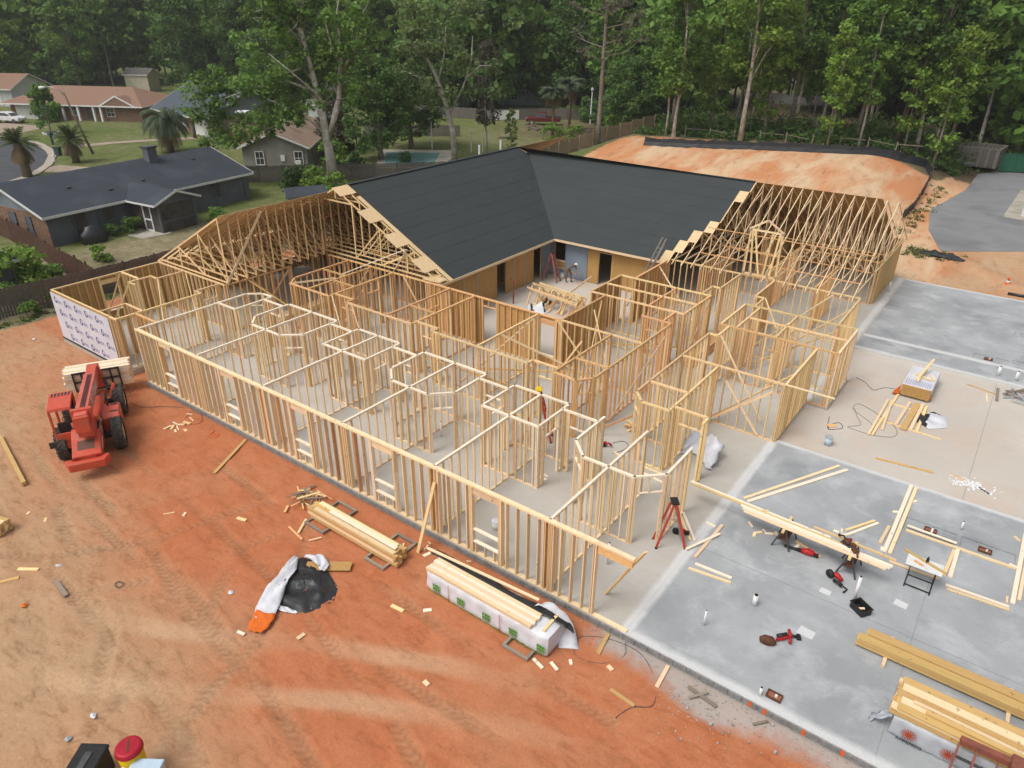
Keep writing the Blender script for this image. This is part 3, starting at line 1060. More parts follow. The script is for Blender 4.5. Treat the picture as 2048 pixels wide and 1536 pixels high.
# rooms right of the court
wall((-17.2, 27.42), (-17.2, 31.66), OR, sheath=1)
wall((-18.14, 31.72), (-12.72, 31.74), HN)
wall((-18.14, 31.78), (-18.14, 35.06), OR, sheath=1)
wall((-18.16, 35.1), (-12.68, 35.06), HN)
wall((-12.72, 31.8), (-12.7, 35.02), OR)
wall((-18.08, 33.4), (-12.76, 33.4), HN, [(3.55, 4.4, None, DOOR)])
wall((-14.68, 31.78), (-14.68, 35.04), OR, [(0.4, 1.3, None, DOOR)])
wall((-17.24, 35.15), (-17.26, 39.58), OR, sheath=1)
wall((-17.28, 39.62), (-6.2, 39.6), HN)
wall((-12.73, 36.54), (-12.73, 39.56), HN)
wall((-13.2, 36.54), (-12.78, 36.54), HN)
wall((-13.2, 35.12), (-13.2, 36.5), HN)
wall((-10.77, 36.53), (-10.77, 39.56), HN, sheath=1, smat='pine_orange')
wall((-10.74, 36.5), (-10.3, 36.5), HN)
wall((-10.28, 35.08), (-10.28, 36.46), HN)
# right wing rooms
PL = 'pine_honey'
wall((-10.76, 35.02), (-5.26, 35.06), PL)
wall((-5.25, 31.64), (-5.25, 35.02), 'pine_pale', sheath=0)
wall((-10.76, 31.66), (-5.3, 31.6), OR, [(0.3, 0.75, None, DOOR), (2.3, 3.2, None, DOOR)])
wall((-10.76, 31.72), (-10.76, 34.98), PL)
wall((-9.98, 31.7), (-9.98, 34.98), PL)
wall((-8.09, 31.68), (-8.09, 34.98), PL, [(2.0, 2.85, None, DOOR)])
wall((-9.93, 33.32), (-5.3, 33.36), PL, [(0.5, 1.4, None, DOOR)])
wall((-10.32, 30.28), (-10.32, 31.6), PL)
wall((-10.74, 30.24), (-10.36, 30.24), PL)
wall((-10.76, 22.95), (-10.76, 30.2), PL)
wall((-10.76, 22.95), (-10.22, 22.33), PL, [(0.08, 0.72, None, DOOR)], ends=(0, 0))
wall((-10.22, 22.32), (-9.05, 22.32), PL)
wall((-9.04, 22.36), (-9.04, 27.12), PL)
wall((-10.72, 24.09), (-9.08, 24.09), PL)
wall((-9.0, 22.73), (-7.62, 22.7), PL, [(0.25, 1.2, None, DOOR)])
wall((-7.62, 22.2), (-7.62, 22.66), PL)
wall((-10.72, 27.2), (-6.2, 27.16), PL)
bar('loose_plate', (-6.15, 27.16, HW - 0.02), (-4.25, 27.12, HW - 0.02), 0.089, 0.038, 'pine_pale', BLD)
endw = wall((-6.17, 27.24), (-6.17, 31.54), PL, ends=(1, 1))
for k in range(14):                                                # doubled studs that close up this end wall
    bar('stud', (-6.17, 27.3 + k * 0.31, 0.04), (-6.17, 27.3 + k * 0.31, HW - 0.08), 0.06, 0.089, 'pine_honey', endw, (0, 1, 0))
wall((-6.15, 35.12), (-6.18, 39.54), PL)
# roofed right wing: end wall, back wall, partitions
wall((-6.7, 47.1), (-6.7, 53.5), 'pine_gold', sheath=-1, smat='pine_gold')
wall((-41.25, 53.55), (-6.75, 53.55), HN, sheath=1)
for x0, y0, x1, y1 in ((-15.2, 39.7, -15.2, 45.0), (-11.6, 41.5, -11.6, 47.0), (-17.0, 44.2, -12.0, 44.2), (-11.5, 46.9, -6.8, 46.9), (-8.6, 40.0, -8.6, 44.2), (-14.0, 47.0, -14.0, 53.4)):
    wall((x0, y0), (x1, y1), OR)
# left wing
wall((-41.25, 14.2), (-41.25, 53.5), HN, [(2.45, 3.35, 0.7, 2.3), (12.0, 13.0, 0.7, 2.3), (14.6, 15.6, 0.7, 2.3), (18, 19, 0.7, 2.3)], sheath=1)
wfront = wall((-41.25, 14.12), (-35.08, 14.12), HN, sheath=-1)
wall((-35.05, 14.12), (-34.42, 14.12), HN)
wall((-34.46, 14.2), (-34.46, 18.62), HN)
wall((-36.1, 14.2), (-36.1, 15.4), HN)
wall((-36.1, 15.5), (-34.5, 15.5), HN)
wall((-34.4, 15.12), (-32.56, 15.12), OR)
wall((-35.04, 18.7), (-34.5, 18.7), HN)
wall((-35.0, 18.76), (-35.0, 20.12), HN, [(0.2, 1.1, None, DOOR)])
wall((-41.15, 20.18), (-34.62, 20.2), HN)
wall((-34.5, 20.26), (-34.45, 24.5), OR)
wall((-41.15, 17.9), (-39.42, 17.9), HN)
wall((-39.2, 17.28), (-39.2, 18.48), HN)
wall((-39.16, 17.25), (-38.5, 17.25), HN)
wall((-39.26, 18.54), (-38.6, 18.54), HN)
wall((-38.55, 18.6), (-38.55, 20.12), HN)
for x0, y0, x1, y1 in ((-41.1, 24.6, -36.5, 24.6), (-36.4, 27.6, -36.4, 33.0), (-32.6, 29.5, -26.2, 29.5), (-30.0, 29.6, -30.0, 36), (-41.1, 30.2, -36.5, 30.2), (-41.1, 36, -26.2, 36)):
    wall((x0, y0), (x1, y1), OR)
# court walls under the felt roof, OSB outside with door openings
wcl = wall((-26.05, 27.44), (-26.05, 39.62), OR, [(0.55, 1.5, None, 2.15), (6.1, 7.05, None, 2.15), (10.1, 11.0, None, 2.15)], sheath=-1)
wcr = wall((-25.98, 39.72), (-17.35, 39.68), OR, [(0.25, 1.15, 1.05, 2.5), (3.75, 4.7, None, 2.2)], sheath=-1)
# grey waterproof membrane over the court corner, and tape strips on the panel joints
for nm, a, b, side, m in (('membrane', (-25.98, 38.48), (-25.98, 39.62), (1, 0, 0), 'membrane'), ):
    bar(nm, (a[0] + 0.02, a[1], 1.38), (b[0] + 0.02, b[1], 1.38), 0.008, 2.7, m, wcl, side)
for x0, x1, z0, z1 in ((-25.95, -25.74, 0.05, 2.74), (-24.82, -23.1, 0.05, 2.74), (-25.74, -24.82, 0.05, 0.5)):
    bar('membrane', (x0, 39.6, (z0 + z1) / 2), (x1, 39.6, (z0 + z1) / 2), 0.008, z1 - z0, 'membrane', wcr, (0, 1, 0))
for y_ in (30.3, 31.55, 35.3, 36.5):
    bar('seam_tape', (-25.975, y_, 0.05), (-25.975, y_, 2.7), 0.1, 0.006, 'tape_grey', wcl, (0, 1, 0))
# white house wrap with printed marks on the left front wall
hwm = bar('house_wrap', (-41.32, 14.032, 1.31), (-35.1, 14.032, 1.31), 0.006, 2.72, 'house_wrap', wfront, (0, 1, 0))
pr, prs = MB(), MB()
for r in range(4):
    for c in range(-1, 7):
        x0 = -40.85 + c * 1.12 + r * 0.26
        z0 = 2.3 - r * 0.66
        if not (-41.2 < x0 - 0.1 and x0 + 0.75 < -35.0) or z0 < 0.2:
            continue
        n = 18
        ring = []
        for k in range(n):
            an = 2 * math.pi * k / n
            r1 = 0.085
            ring.append((x0 + 0.15 * math.cos(an), z0 + 0.19 * math.sin(an)))
        inner = [(x0 + 0.02 + 0.085 * math.cos(2 * math.pi * k / n), z0 + 0.012 + 0.125 * math.sin(2 * math.pi * k / n)) for k in range(n)]
        vs = [(x, 14.026, z) for x, z in ring] + [(x, 14.026, z) for x, z in inner]
        pr.add(vs, [(k, (k + 1) % n, n + (k + 1) % n, n + k) for k in range(n)])
        pr.add([(x0 + 0.02, 14.0255, z0 - 0.08), (x0 + 0.11, 14.0255, z0 - 0.17), (x0 + 0.15, 14.0255, z0 - 0.13), (x0 + 0.05, 14.0255, z0 - 0.03)], [(0, 1, 2, 3)])
        for k in range(8):
            xa = x0 + 0.2 + k * 0.055
            prs.add([(xa, 14.026, z0 - 0.06), (xa + 0.036, 14.026, z0 - 0.06), (xa + 0.036, 14.026, z0 + 0.03), (xa, 14.026, z0 + 0.03)], [(0, 1, 2, 3)])
        prs.add([(x0 + 0.22, 14.026, z0 - 0.14), (x0 + 0.66, 14.026, z0 - 0.14), (x0 + 0.66, 14.026, z0 - 0.10), (x0 + 0.22, 14.026, z0 - 0.10)], [(0, 1, 2, 3)])
pr.build('printed_emblems', 'wrap_print', wfront, kind='stuff')
prs.build('printed_lettering', 'wrap_print_soft', wfront, kind='stuff')
bar('sill_flashing', (-41.4, 14.02, -0.02), (-35.0, 14.02, -0.02), 0.02, 0.1, 'black_plastic', wfront, (0, 1, 0))
# temporary diagonal braces between the walls
for (a, b, m) in [
    ((-41.1, 16.3, 0.1), (-41.1, 17.75, 2.7), 'pine_honey'), ((-39.9, 16.0, 0.15), (-39.2, 17.2, 2.6), 'pine_honey'),
    ((-38.2, 20.05, 2.7), (-34.7, 18.4, 0.05), 'pine_pale'), ((-38.6, 18.6, 2.75), (-35.2, 16.6, 0.1), 'pine_pale'),
    ((-34.4, 24.3, 2.6), (-34.4, 21.6, 0.1), 'pine_orange'), ((-34.4, 21.8, 2.6), (-34.4, 24.2, 0.1), 'pine_orange'), ((-34.5, 21.6, 2.7), (-31.2, 23.4, 0.2), 'pine_gold'),
    ((-31.9, 22.7, 2.75), (-30.6, 24.6, 2.8), 'pine_pale'), ((-30.62, 24.5, 0.2), (-30.62, 27.2, 2.7), 'pine_honey'),
    ((-28.7, 22.7, 2.75), (-25.9, 21.2, 0.1), 'pine_pale'), ((-26.9, 22.45, 2.75), (-24.0, 21.0, 0.1), 'pine_pale'),
    ((-32.3, 27.44, 0.3), (-30.2, 27.44, 2.7), 'pine_honey'), ((-27.9, 27.3, 2.7), (-26.2, 27.3, 0.3), 'pine_honey'),
    ((-18.62, 27.15, 2.6), (-20.0, 22.2, 0.1), 'pine_pale'), ((-18.5, 24.2, 2.7), (-14.9, 27.2, 0.2), 'pine_pale'),
    ((-17.4, 27.28, 2.7), (-15.0, 27.28, 0.2), 'pine_honey'), ((-15.9, 27.2, 2.0), (-17.1, 27.2, 0.1), 'pine_honey'),
    ((-17.15, 31.2, 2.6), (-15.6, 27.5, 1.0), 'pine_honey'), ((-16.8, 29.8, 2.6), (-14.4, 27.6, 0.1), 'pine_pale'),
    ((-16.0, 24.0, 0.3), (-21.0, 22.2, 1.4), 'pine_gold'), ((-15.0, 26.3, 0.9), (-20.6, 24.5, 0.2), 'pine_gold'),
    ((-12.6, 29.6, 2.4), (-12.6, 24.4, 0.1), 'pine_pale'), ((-12.6, 34.8, 2.6), (-12.6, 32.2, 0.1), 'pine_pale'),
    ((-17.3, 38.2, 2.7), (-13.5, 35.3, 0.8), 'pine_pale'), ((-12.8, 31.5, 1.0), (-17.0, 31.4, 0.1), 'pine_gold'),
    ((-10.2, 30.3, 2.75), (-7.1, 28.0, 0.3), 'pine_pale'), ((-10.2, 36.4, 2.75), (-8.9, 34.6, 2.0), 'pine_pale'),
    ((-9.0, 27.1, 0.3), (-6.6, 31.2, 1.6), 'pine_honey'), ((-9.6, 33.4, 0.2), (-6.2, 36.9, 1.9), 'pine_honey'), ((-8.9, 36.0, 0.3), (-6.25, 38.9, 2.4), 'pine_honey'),
    ((-8.6, 27.1, 2.2), (-6.9, 27.1, 0.1), 'pine_pale'), ((-6.6, 27.1, 2.3), (-8.9, 27.1, 0.3), 'pine_honey'),
    ((-10.7, 24.9, 2.2), (-9.2, 26.6, 0.8), 'pine_pale'), ((-13.0, 23.2, 2.5), (-12.9, 22.5, 0.1), 'pine_orange'), ((-13.3, 22.9, 2.3), (-13.5, 22.0, 0.05), 'pine_orange'),
    ((-7.5, 39.4, 2.7), (-10.1, 35.2, 0.4), 'pine_pale'), ((-12.8, 22.6, 0.1), (-11.0, 24.0, 1.2), 'pine_orange'),
]:
    bar('brace', a, b, 0.038, 0.089, m, BLD)

# ------------------------------------------------------------------ roof
RX, RZ, SL = -33.65, 6.9, 0.515
RY, RZ2, SL2 = 46.58, 6.57, 0.522


def zl(x):
    return RZ - SL * abs(x - RX)


def zr(y):
    return RZ2 - SL2 * abs(y - RY)


def truss(plane, at, u0, u1, webs, zf, ridge, mat, hb=2.83):
    """plane 'y': the truss stands in y=at and u is x; plane 'x': stands in x=at and u is y"""
    def P(u, z):
        return (u, at, z) if plane == 'y' else (at, u, z)
    sd_ = (0, 1, 0) if plane == 'y' else (1, 0, 0)
    mb = MB()
    mb.stick(P(u0 + 0.45 if u0 < ridge else u0, hb), P(u1 - (0.45 if u1 > ridge else 0), hb), 0.038, 0.089, sd_)
    t = mb.build('roof_truss', mat, BLD)
    tops = [(u0, min(ridge, u1))] + ([(ridge, u1)] if u1 > ridge else [])
    for a, b in tops:
        bar('top_chord', P(a, zf(a) - 0.07), P(b, zf(b) - 0.07), 0.038, 0.089, mat, t, sd_)
    for (ua, ta), (ub, tb) in webs:
        za = zf(ua) - 0.12 if ta == 1 else hb if ta == 0 else ta
        zb = zf(ub) - 0.12 if tb == 1 else hb if tb == 0 else tb
        bar('web', P(ua, za), P(ub, zb), 0.036, 0.085, mat, t, sd_)
    return t


mono = [((-34.5, 0), (-34.5, 1)), ((-36.7, 0), (-36.7, 1)), ((-39.0, 0), (-39.0, 1)), ((-36.7, 1), (-34.5, 0)), ((-39.0, 1), (-36.7, 0))]
y = 20.4
while y < 27.2:
    truss('y', y, -41.75, -34.48, mono + ([((-35.0, 6.1), (-34.5, 6.1))] if y > 24 else []), zl, RX, 'pine_honey')
    y += 0.61
full = [((-35.0, 1), (-32.3, 1)), ((RX, 6.25), (RX, 1)), ((-32.3, 0), (-32.3, 1)), ((-35.0, 0), (-35.0, 1)), ((-30.1, 0), (-30.1, 1)), ((-37.2, 0), (-37.2, 1)), ((-28.0, 0), (-28.0, 1)), ((-39.3, 0), (-39.3, 1)),
        ((-30.1, 1), (-32.3, 0)), ((-28.0, 1), (-30.1, 0)), ((-37.2, 1), (-35.0, 0)), ((-39.3, 1), (-37.2, 0))]
y = 27.75
while y < 36.5:
    truss('y', y, -41.75, -25.45, full, zl, RX, 'pine_honey')
    y += 0.61
rweb = [((RY, 0), (RY, 1)), ((RY - 2.3, 0), (RY - 2.3, 1)), ((RY + 2.3, 0), (RY + 2.3, 1)), ((RY - 4.6, 0), (RY - 4.6, 1)), ((RY + 4.6, 0), (RY + 4.6, 1)),
        ((RY - 2.3, 1), (RY, 0)), ((RY + 2.3, 1), (RY, 0)), ((RY - 4.6, 1), (RY - 2.3, 0)), ((RY + 4.6, 1), (RY + 2.3, 0)), ((RY - 1.9, 1), (RY - 0.1, 6.0))]
TX = [-15.06 + 0.611 * k for k in range(-5, 15)]
for k, x in enumerate(TX):
    if 8 <= k <= 10:
        continue                                                  # the opening behind the upright gable truss is framed short
    truss('x', x, 39.15, 54.0, rweb, zr, RY, 'pine_pale')
for x in TX[8:11]:
    bar('top_chord', (x, 41.2, zr(41.2) - 0.07), (x, RY, RZ2 - 0.07), 0.038, 0.089, 'pine_pale', BLD, (1, 0, 0))
    bar('top_chord', (x, 54.0, zr(54.0) - 0.07), (x, RY, RZ2 - 0.07), 0.038, 0.089, 'pine_pale', BLD, (1, 0, 0))
    bar('web', (x, RY, 2.83), (x, RY, RZ2 - 0.1), 0.038, 0.089, 'pine_pale', BLD, (1, 0, 0))
# runners that hold the trusses upright
for (a, b) in (((-16.1, 42.3, zr(42.3) + 0.0), (-6.4, 42.3, zr(42.3) + 0.0)), ((-17.0, 43.6, 3.0), (-6.6, 43.6, 3.0)), ((-17.2, 48.0, 2.95), (-6.5, 48.0, 2.95)), ((-16.0, 41.4, 2.95), (-6.6, 41.4, 2.95)), ((-7.2, RY + 0.3, 6.1), (-6.4, RY + 0.3, 6.1))):
    bar('runner', a, b, 0.089, 0.038, 'pine_orange', BLD)
for z in (3.4, 4.5):
    bar('runner', (-38.4, 20.3, z), (-38.4, 27.3, z), 0.06, 0.03, 'pine_orange', BLD)
bar('brace', (-34.45, 20.3, 2.8), (-34.45, 23.1, 6.3), 0.14, 0.038, 'pine_pale', BLD, (0, 1, -0.5))
bar('brace', (-29.0, 27.68, 2.8), (-27.9, 27.68, 4.2), 0.089, 0.038, 'pine_white', BLD)
bar('brace', (-31.5, 25.6, 2.5), (-27.9, 27.6, 4.25), 0.089, 0.038, 'pine_white', BLD)
# upright gable truss standing on the right wing's front wall
gt = MB()
gt.stick((-12.62, 39.55, 2.86), (-10.72, 39.55, 2.86), 0.05, 0.14, (0, 1, 0))
G = gt.build('gable_truss', 'pine_honey', BLD)
for a, b, m in (((-12.6, 2.9), (-12.55, 5.4), 'pine_honey'), ((-10.75, 2.9), (-10.8, 5.4), 'pine_honey'), ((-12.2, 2.9), (-12.45, 5.4), 'pine_honey'), ((-11.15, 2.9), (-10.9, 5.4), 'pine_honey'), ((-11.75, 2.9), (-12.3, 5.4), 'pine_honey'), ((-11.5, 2.9), (-11.3, 5.4), 'pine_honey'),
                ((-12.65, 5.42), (-10.7, 5.42), 'pine_pale'), ((-12.65, 5.44), (-11.68, 6.05), 'pine_pale'), ((-11.68, 6.05), (-10.7, 5.44), 'pine_pale')):
    bar('web', (a[0], 39.55, a[1]), (b[0], 39.55, b[1]), 0.038, 0.1, m, G, (0, 1, 0))
for x, z in ((-12.6, 2.92), (-12.15, 2.9), (-11.2, 2.9), (-10.76, 2.92), (-12.55, 5.42), (-10.78, 5.42), (-11.68, 5.98)):
    bar('nail_plate', (x - 0.06, 39.515, z), (x + 0.06, 39.515, z), 0.006, 0.12, 'alu', G, (0, 1, 0))
# roof sheathing
q = RX - 0.02
for r in range(7):
    xa, xb = q - r * 1.08, q - (r + 1) * 1.08 + 0.01
    y0 = 20.5 if r < 6 else 22.5
    xa = min(xa, -34.6) if False else xa
    yy = y0
    while yy < 53.5:
        ye = min(yy + 2.43, 53.6)
        a_ = xa
        if yy < 27.4:
            a_ = min(xa, -34.35)
        if a_ - xb > 0.1:
            p, s_ = (a_ + xb) / 2, (a_ - xb)
            nx_ = Vector((-SL, 0, 1)).normalized()
            bar('roof_panel', (p, yy, zl(p)), (p, ye, zl(p)), s_ * math.hypot(1, SL), 0.014, 'osb_pale', BLD, Vector((1, 0, SL)))
        yy = ye + 0.005
for r in range(7):                                                  # right wing, back slope
    ya, yb = RY + 0.02 + r * 1.08, RY + 0.02 + (r + 1) * 1.08 - 0.01
    xx = -33.0
    while xx < (-7.0 if r > 0 else -6.9) - 0.6 * (r % 2):
        xe = min(xx + 2.43, -7.4)
        if xe - xx < 0.2:
            break
        p = (ya + yb) / 2
        bar('roof_panel', (xx, p, zr(p)), (xe, p, zr(p)), (yb - ya) * math.hypot(1, SL2), 0.014, 'osb', BLD, Vector((0, 1, -SL2)))
        xx = xe + 0.005


def vly(x):
    """y of the valley line over the left slope at x"""
    z = RZ - SL * (x - RX)
    return RY - (RZ2 - z) / SL2


FE = 28.75
NC = 8
for k in range(NC):                                                 # left wing, near slope: OSB under felt courses
    x0, x1 = RX + (8.25) * k / NC, RX + 8.25 * (k + 1) / NC
    z0, z1 = zl(x0), zl(x1)
    mb = MB()
    y0e, y1e = (45.95 if k == 0 else vly(x0)), vly(x1)
    vs = [(x0, FE, z0 + 0.008), (x1, FE, z1 + 0.018), (x1, y1e, z1 + 0.018), (x0, y0e, z0 + 0.008)]
    vs += [(x, yv, z - 0.006) for x, yv, z in vs]
    mb.add(vs, [(0, 1, 2, 3), (0, 4, 5, 1), (1, 5, 6, 2), (2, 6, 7, 3), (3, 7, 4, 0)])
    mb.build('felt_course', 'felt', BLD)
    ys_ = 27.5 if k in (0, 2, 4, 6) else 28.45
    xo0, xo1 = (x0, x1) if k else (x0, x0 + 0.75)
    mb = MB()
    vs = [(xo0, ys_, zl(xo0)), (xo1, ys_, zl(xo1)), (xo1, vly(xo1), zl(xo1)), (xo0, min(vly(xo0), 45.95), zl(xo0))]
    vs += [(x, yv, z - 0.014) for x, yv, z in vs]
    mb.add(vs, [(0, 1, 2, 3), (7, 6, 5, 4), (0, 4, 5, 1), (1, 5, 6, 2), (3, 7, 4, 0)])
    mb.build('roof_panel', 'osb_pale', BLD)
STEP = [-15.0, -15.62, -15.62, -15.62, -16.23, -16.84, -17.3, -17.75]
for k in range(NC):                                                 # right wing, near slope
    y0, y1 = RY - (RY - 39.07) * k / NC, RY - (RY - 39.07) * (k + 1) / NC
    z0, z1 = zr(y0), zr(y1)

    def vx(z):
        return RX + (RZ - z) / SL
    xe = STEP[k]
    mb = MB()
    vs = [(vx(z0), y0, z0 + 0.008), (vx(z1), y1, z1 + 0.018), (xe, y1, z1 + 0.018), (xe, y0, z0 + 0.008)]
    vs += [(x, yv, z - 0.006) for x, yv, z in vs]
    mb.add(vs, [(0, 1, 2, 3), (0, 4, 5, 1), (1, 5, 6, 2), (2, 6, 7, 3), (3, 7, 4, 0)])
    mb.build('felt_course', 'felt', BLD)
    xo = xe + (0.62 if k in (1, 4, 5, 6, 7) else 0.08)
    mb = MB()
    vs = [(vx(z0), y0, z0), (vx(z1), y1, z1), (xo, y1, z1), (xo, y0, z0)]
    vs += [(x, yv, z - 0.014) for x, yv, z in vs]
    mb.add(vs, [(0, 1, 2, 3), (7, 6, 5, 4), (0, 4, 5, 1), (1, 5, 6, 2), (2, 6, 7, 3)])
    mb.build('roof_panel', 'osb_pale', BLD)
# far sides of the felt roof
mb = MB()
mb.add([(RX, FE, RZ + 0.015), (RX, 45.95, RZ + 0.015), (-41.8, 54.0, zl(-41.8) + 0.02), (-41.8, FE, zl(-41.8) + 0.02)], [(0, 1, 2, 3)])
mb.add([(RX, 45.95, RZ + 0.016), (-33.0, RY, RZ2 + 0.016), (-15.0, RY, RZ2 + 0.016), (-15.0, 54.1, zr(54.1) + 0.02), (-41.8, 54.1, zr(54.1) + 0.02)], [(0, 1, 2), (0, 2, 3, 4)])
mb.build('felt_cover', 'felt', BLD)
bar('felt_cap', (RX, FE, RZ + 0.02), (RX, 45.95, RZ + 0.02), 0.3, 0.012, 'felt', BLD)
bar('felt_cap', (-33.0, RY, RZ2 + 0.02), (-15.0, RY, RZ2 + 0.02), 0.3, 0.012, 'felt', BLD)
# fascia boards of the court eaves, soffit ledgers
bar('fascia', (-25.38, 27.5, 2.62), (-25.38, 39.09, 2.62), 0.03, 0.15, 'pine_pale', BLD, (1, 0, 0))
bar('fascia', (-25.38, 39.05, 2.62), (-17.2, 39.05, 2.62), 0.03, 0.15, 'pine_pale', BLD, (0, 1, 0))
for k in range(5):
    bar('outrigger', (-26.6, 27.5 + 0.16 * k, 2.83), (-25.4, 27.55 + 0.16 * k, 2.83), 0.04, 0.08, 'pine_pale', BLD)
# white vent pipes through the far slope
for x, y, h in ((-35.2, 44.0, 7.4), (-36.6, 43.2, 7.1)):
    pass

# ================================================================== TELEHANDLER
TH = thing('telehandler', 'orange-red telehandler with raised boom carrying lumber beside the front wall', 'telehandler', (-28.8, 9.63, -0.3), math.atan2(0.47, -0.88))


def wheel(x, y, r=0.66, wd=0.42):
    mb = MB()
    n = 28
    prof = [(-wd / 2, r * 0.62), (-wd / 2, r * 0.9), (-wd * 0.38, r), (wd * 0.38, r), (wd / 2, r * 0.9), (wd / 2, r * 0.62)]
    vs = []
    for k in range(n):
        an = 2 * math.pi * k / n
        for py, pr_ in prof:
            vs.append((x + pr_ * math.cos(an), y + py, r + pr_ * math.sin(an)))
    m_ = len(prof)
    fs = [(k * m_ + j, ((k + 1) % n) * m_ + j, ((k + 1) % n) * m_ + j + 1, k * m_ + j + 1) for k in range(n) for j in range(m_ - 1)]
    mb.add(vs, fs)
    for k in range(22):                                              # chevron lugs
        for s in (-1, 1):
            an = 2 * math.pi * (k + (0.5 if s > 0 else 0)) / 22
            a2 = an + 0.22
            p = Vector((x + (r + 0.008) * math.cos(an), y, r + (r + 0.008) * math.sin(an)))
            q = Vector((x + (r + 0.002) * math.cos(a2), y + s * wd * 0.47, r + (r - 0.01) * math.sin(a2)))
            mb.stick(p, q, 0.055, 0.05, Vector((-math.sin(an), 0, math.cos(an))))
    o = mb.build('tyre', 'rubber', None)
    rim = MB()
    sgn = 1 if y > 0 else -1
    for rr, yy in ((r * 0.62, wd * 0.40), (r * 0.5, wd * 0.25), (r * 0.22, wd * 0.28)):
        rim.tube([(x, y - sgn * 0.02, r), (x, y + sgn * yy, r)], rr, 20)
    return o, rim


for i, (x, y) in enumerate(((0, 1.02), (0, -1.02), (3.17, 1.02), (3.17, -1.02))):
    o, rim = wheel(x, y)
    o.name = 'wheel'
    o.parent = TH
    rim.build('rim', 'rim_cream', o)
ax = MB()
ax.stick((0, -0.85, 0.66), (0, 0.85, 0.66), 0.2, 0.2)
ax.stick((3.17, -0.85, 0.66), (3.17, 0.85, 0.66), 0.2, 0.2)
ax.box(-0.9, -0.35, 0.5, 3.7, 0.35, 0.85)
ax.box(0.55, -0.95, 0.45, 0.75, 0.2, 0.62)
ax.build('chassis', 'machine_dark', TH)
b = MB()
b.extr([(-2.0, 0.72), (-2.0, 1.0), (-1.2, 1.28), (-0.75, 1.5), (-0.55, 1.5), (-0.55, 0.72)], 1, -0.52, 0.5)
body = bevel(fix_normals(b.build('body', 'machine_red', TH)), 0.03)
b = MB()
b.extr([(-0.55, 0.7), (-0.55, 1.42), (-0.3, 1.75), (0.1, 1.5), (0.9, 1.2), (3.3, 1.12), (3.6, 0.95), (3.6, 0.7)], 1, -0.5, -0.34)
bevel(fix_normals(b.build('side_plate', 'machine_red', TH)), 0.02)
b = MB()
b.extr([(-0.55, 0.7), (-0.55, 1.42), (-0.3, 1.75), (0.1, 1.5), (0.9, 1.2), (3.3, 1.12), (3.6, 0.95), (3.6, 0.7)], 1, 0.12, 0.26)
bevel(fix_normals(b.build('side_plate', 'machine_red', TH)), 0.02)
b = MB()
b.box(0.3, -0.34, 0.9, 3.2, 0.12, 1.02)
b.build('deck', 'machine_red', TH)
b = MB()
b.extr([(0.25, 0.62), (0.25, 1.28), (0.5, 1.42), (1.35, 1.42), (1.5, 1.3), (1.5, 0.62)], 1, -1.18, -0.52)
eng = bevel(fix_normals(b.build('engine_cover', 'machine_red', TH)), 0.04)
b = MB()
b.box(0.5, -1.12, 1.425, 0.62, -0.85, 1.435)
b.box(1.15, -1.12, 1.425, 1.27, -0.85, 1.435)
b.build('vent_slot', 'machine_dark', eng)
b = MB()
b.tube([(0.23, -0.85, 1.05), (0.25, -0.85, 1.05)], 0.07, 12)
b.build('lamp', 'white_paint', eng)
b = MB()
b.extr([(-0.5, -2.2), (-0.72, -2.0), (-0.75, -1.75), (0.68, -1.75), (0.65, -2.0), (0.42, -2.2)], 2, 0, 0)
b = MB()
b.prism([(-2.3, -0.62), (-1.85, -0.78), (-1.85, -0.5), (-2.02, -0.44), (-2.02, 0.5), (-1.85, 0.56), (-1.85, 0.82), (-2.3, 0.66)], 0.5, 0.86)
bevel(fix_normals(b.build('rear_bumper', 'machine_red', TH)), 0.05)
b = MB()
b.add([(-1.72, -0.3, 1.102), (-1.72, 0.3, 1.102), (-1.25, 0.3, 1.272), (-1.25, -0.3, 1.272)], [(3, 2, 1, 0)])
b.build('grille', 'machine_grille', body)
# boom: three telescoping sections from tail pivot to head
T0, T1 = Vector((-1.25, -0.12, 2.25)), Vector((4.6, -0.12, 1.72))
dv = (T1 - T0).normalized()
sd2 = Vector((0, 1, 0))
b = MB()
b.stick(T0 - dv * 0.35, T0 + dv * 4.6, 0.46, 0.56, sd2)
boom = bevel(fix_normals(b.build('boom', 'machine_pink', TH)), 0.03)
b = MB()
b.stick(T0 + dv * 4.61, T1 + dv * 0.15, 0.38, 0.46, sd2)
b.build('boom_extension', 'machine_red', boom)
b = MB()
upv = sd2.cross(dv) * -1
upv = upv if upv.z > 0 else -upv
b.stick(T0 - dv * 0.55 - upv * 0.08, T0 - dv * 0.36 - upv * 0.08, 0.5, 0.62, sd2)
b.stick(T0 + dv * 0.0 + upv * 0.1, T0 + dv * 0.25 + upv * 0.1, 0.72, 0.5, sd2)
b.build('boom_pivot', 'machine_red', boom)
b = MB()
b.box(-1.45, -0.4, 1.5, -0.95, 0.15, 2.05)
b.build('pivot_tower', 'machine_red', TH)
b = MB()
b.extr([(4.3, 1.95), (4.75, 1.95), (5.05, 1.2), (5.0, 0.7), (4.7, 0.7), (4.55, 1.3)], 1, -0.38, 0.12)
bevel(fix_normals(b.build('boom_head', 'machine_red', TH)), 0.04)
b = MB()
b.tube([(0.2, -0.12, 1.35), (2.2, -0.12, 1.75)], 0.085, 10)
b.tube([(4.4, -0.45, 1.3), (3.7, -0.62, 1.0)], 0.07, 10)
b.build('lift_cylinder', 'machine_dark', TH)
b = MB()
b.tube([(3.2, -0.95, 1.5), (2.9, -0.72, 0.95)], 0.09, 10)
b.build('hydraulic_ram', 'machine_red', TH)
b = MB()
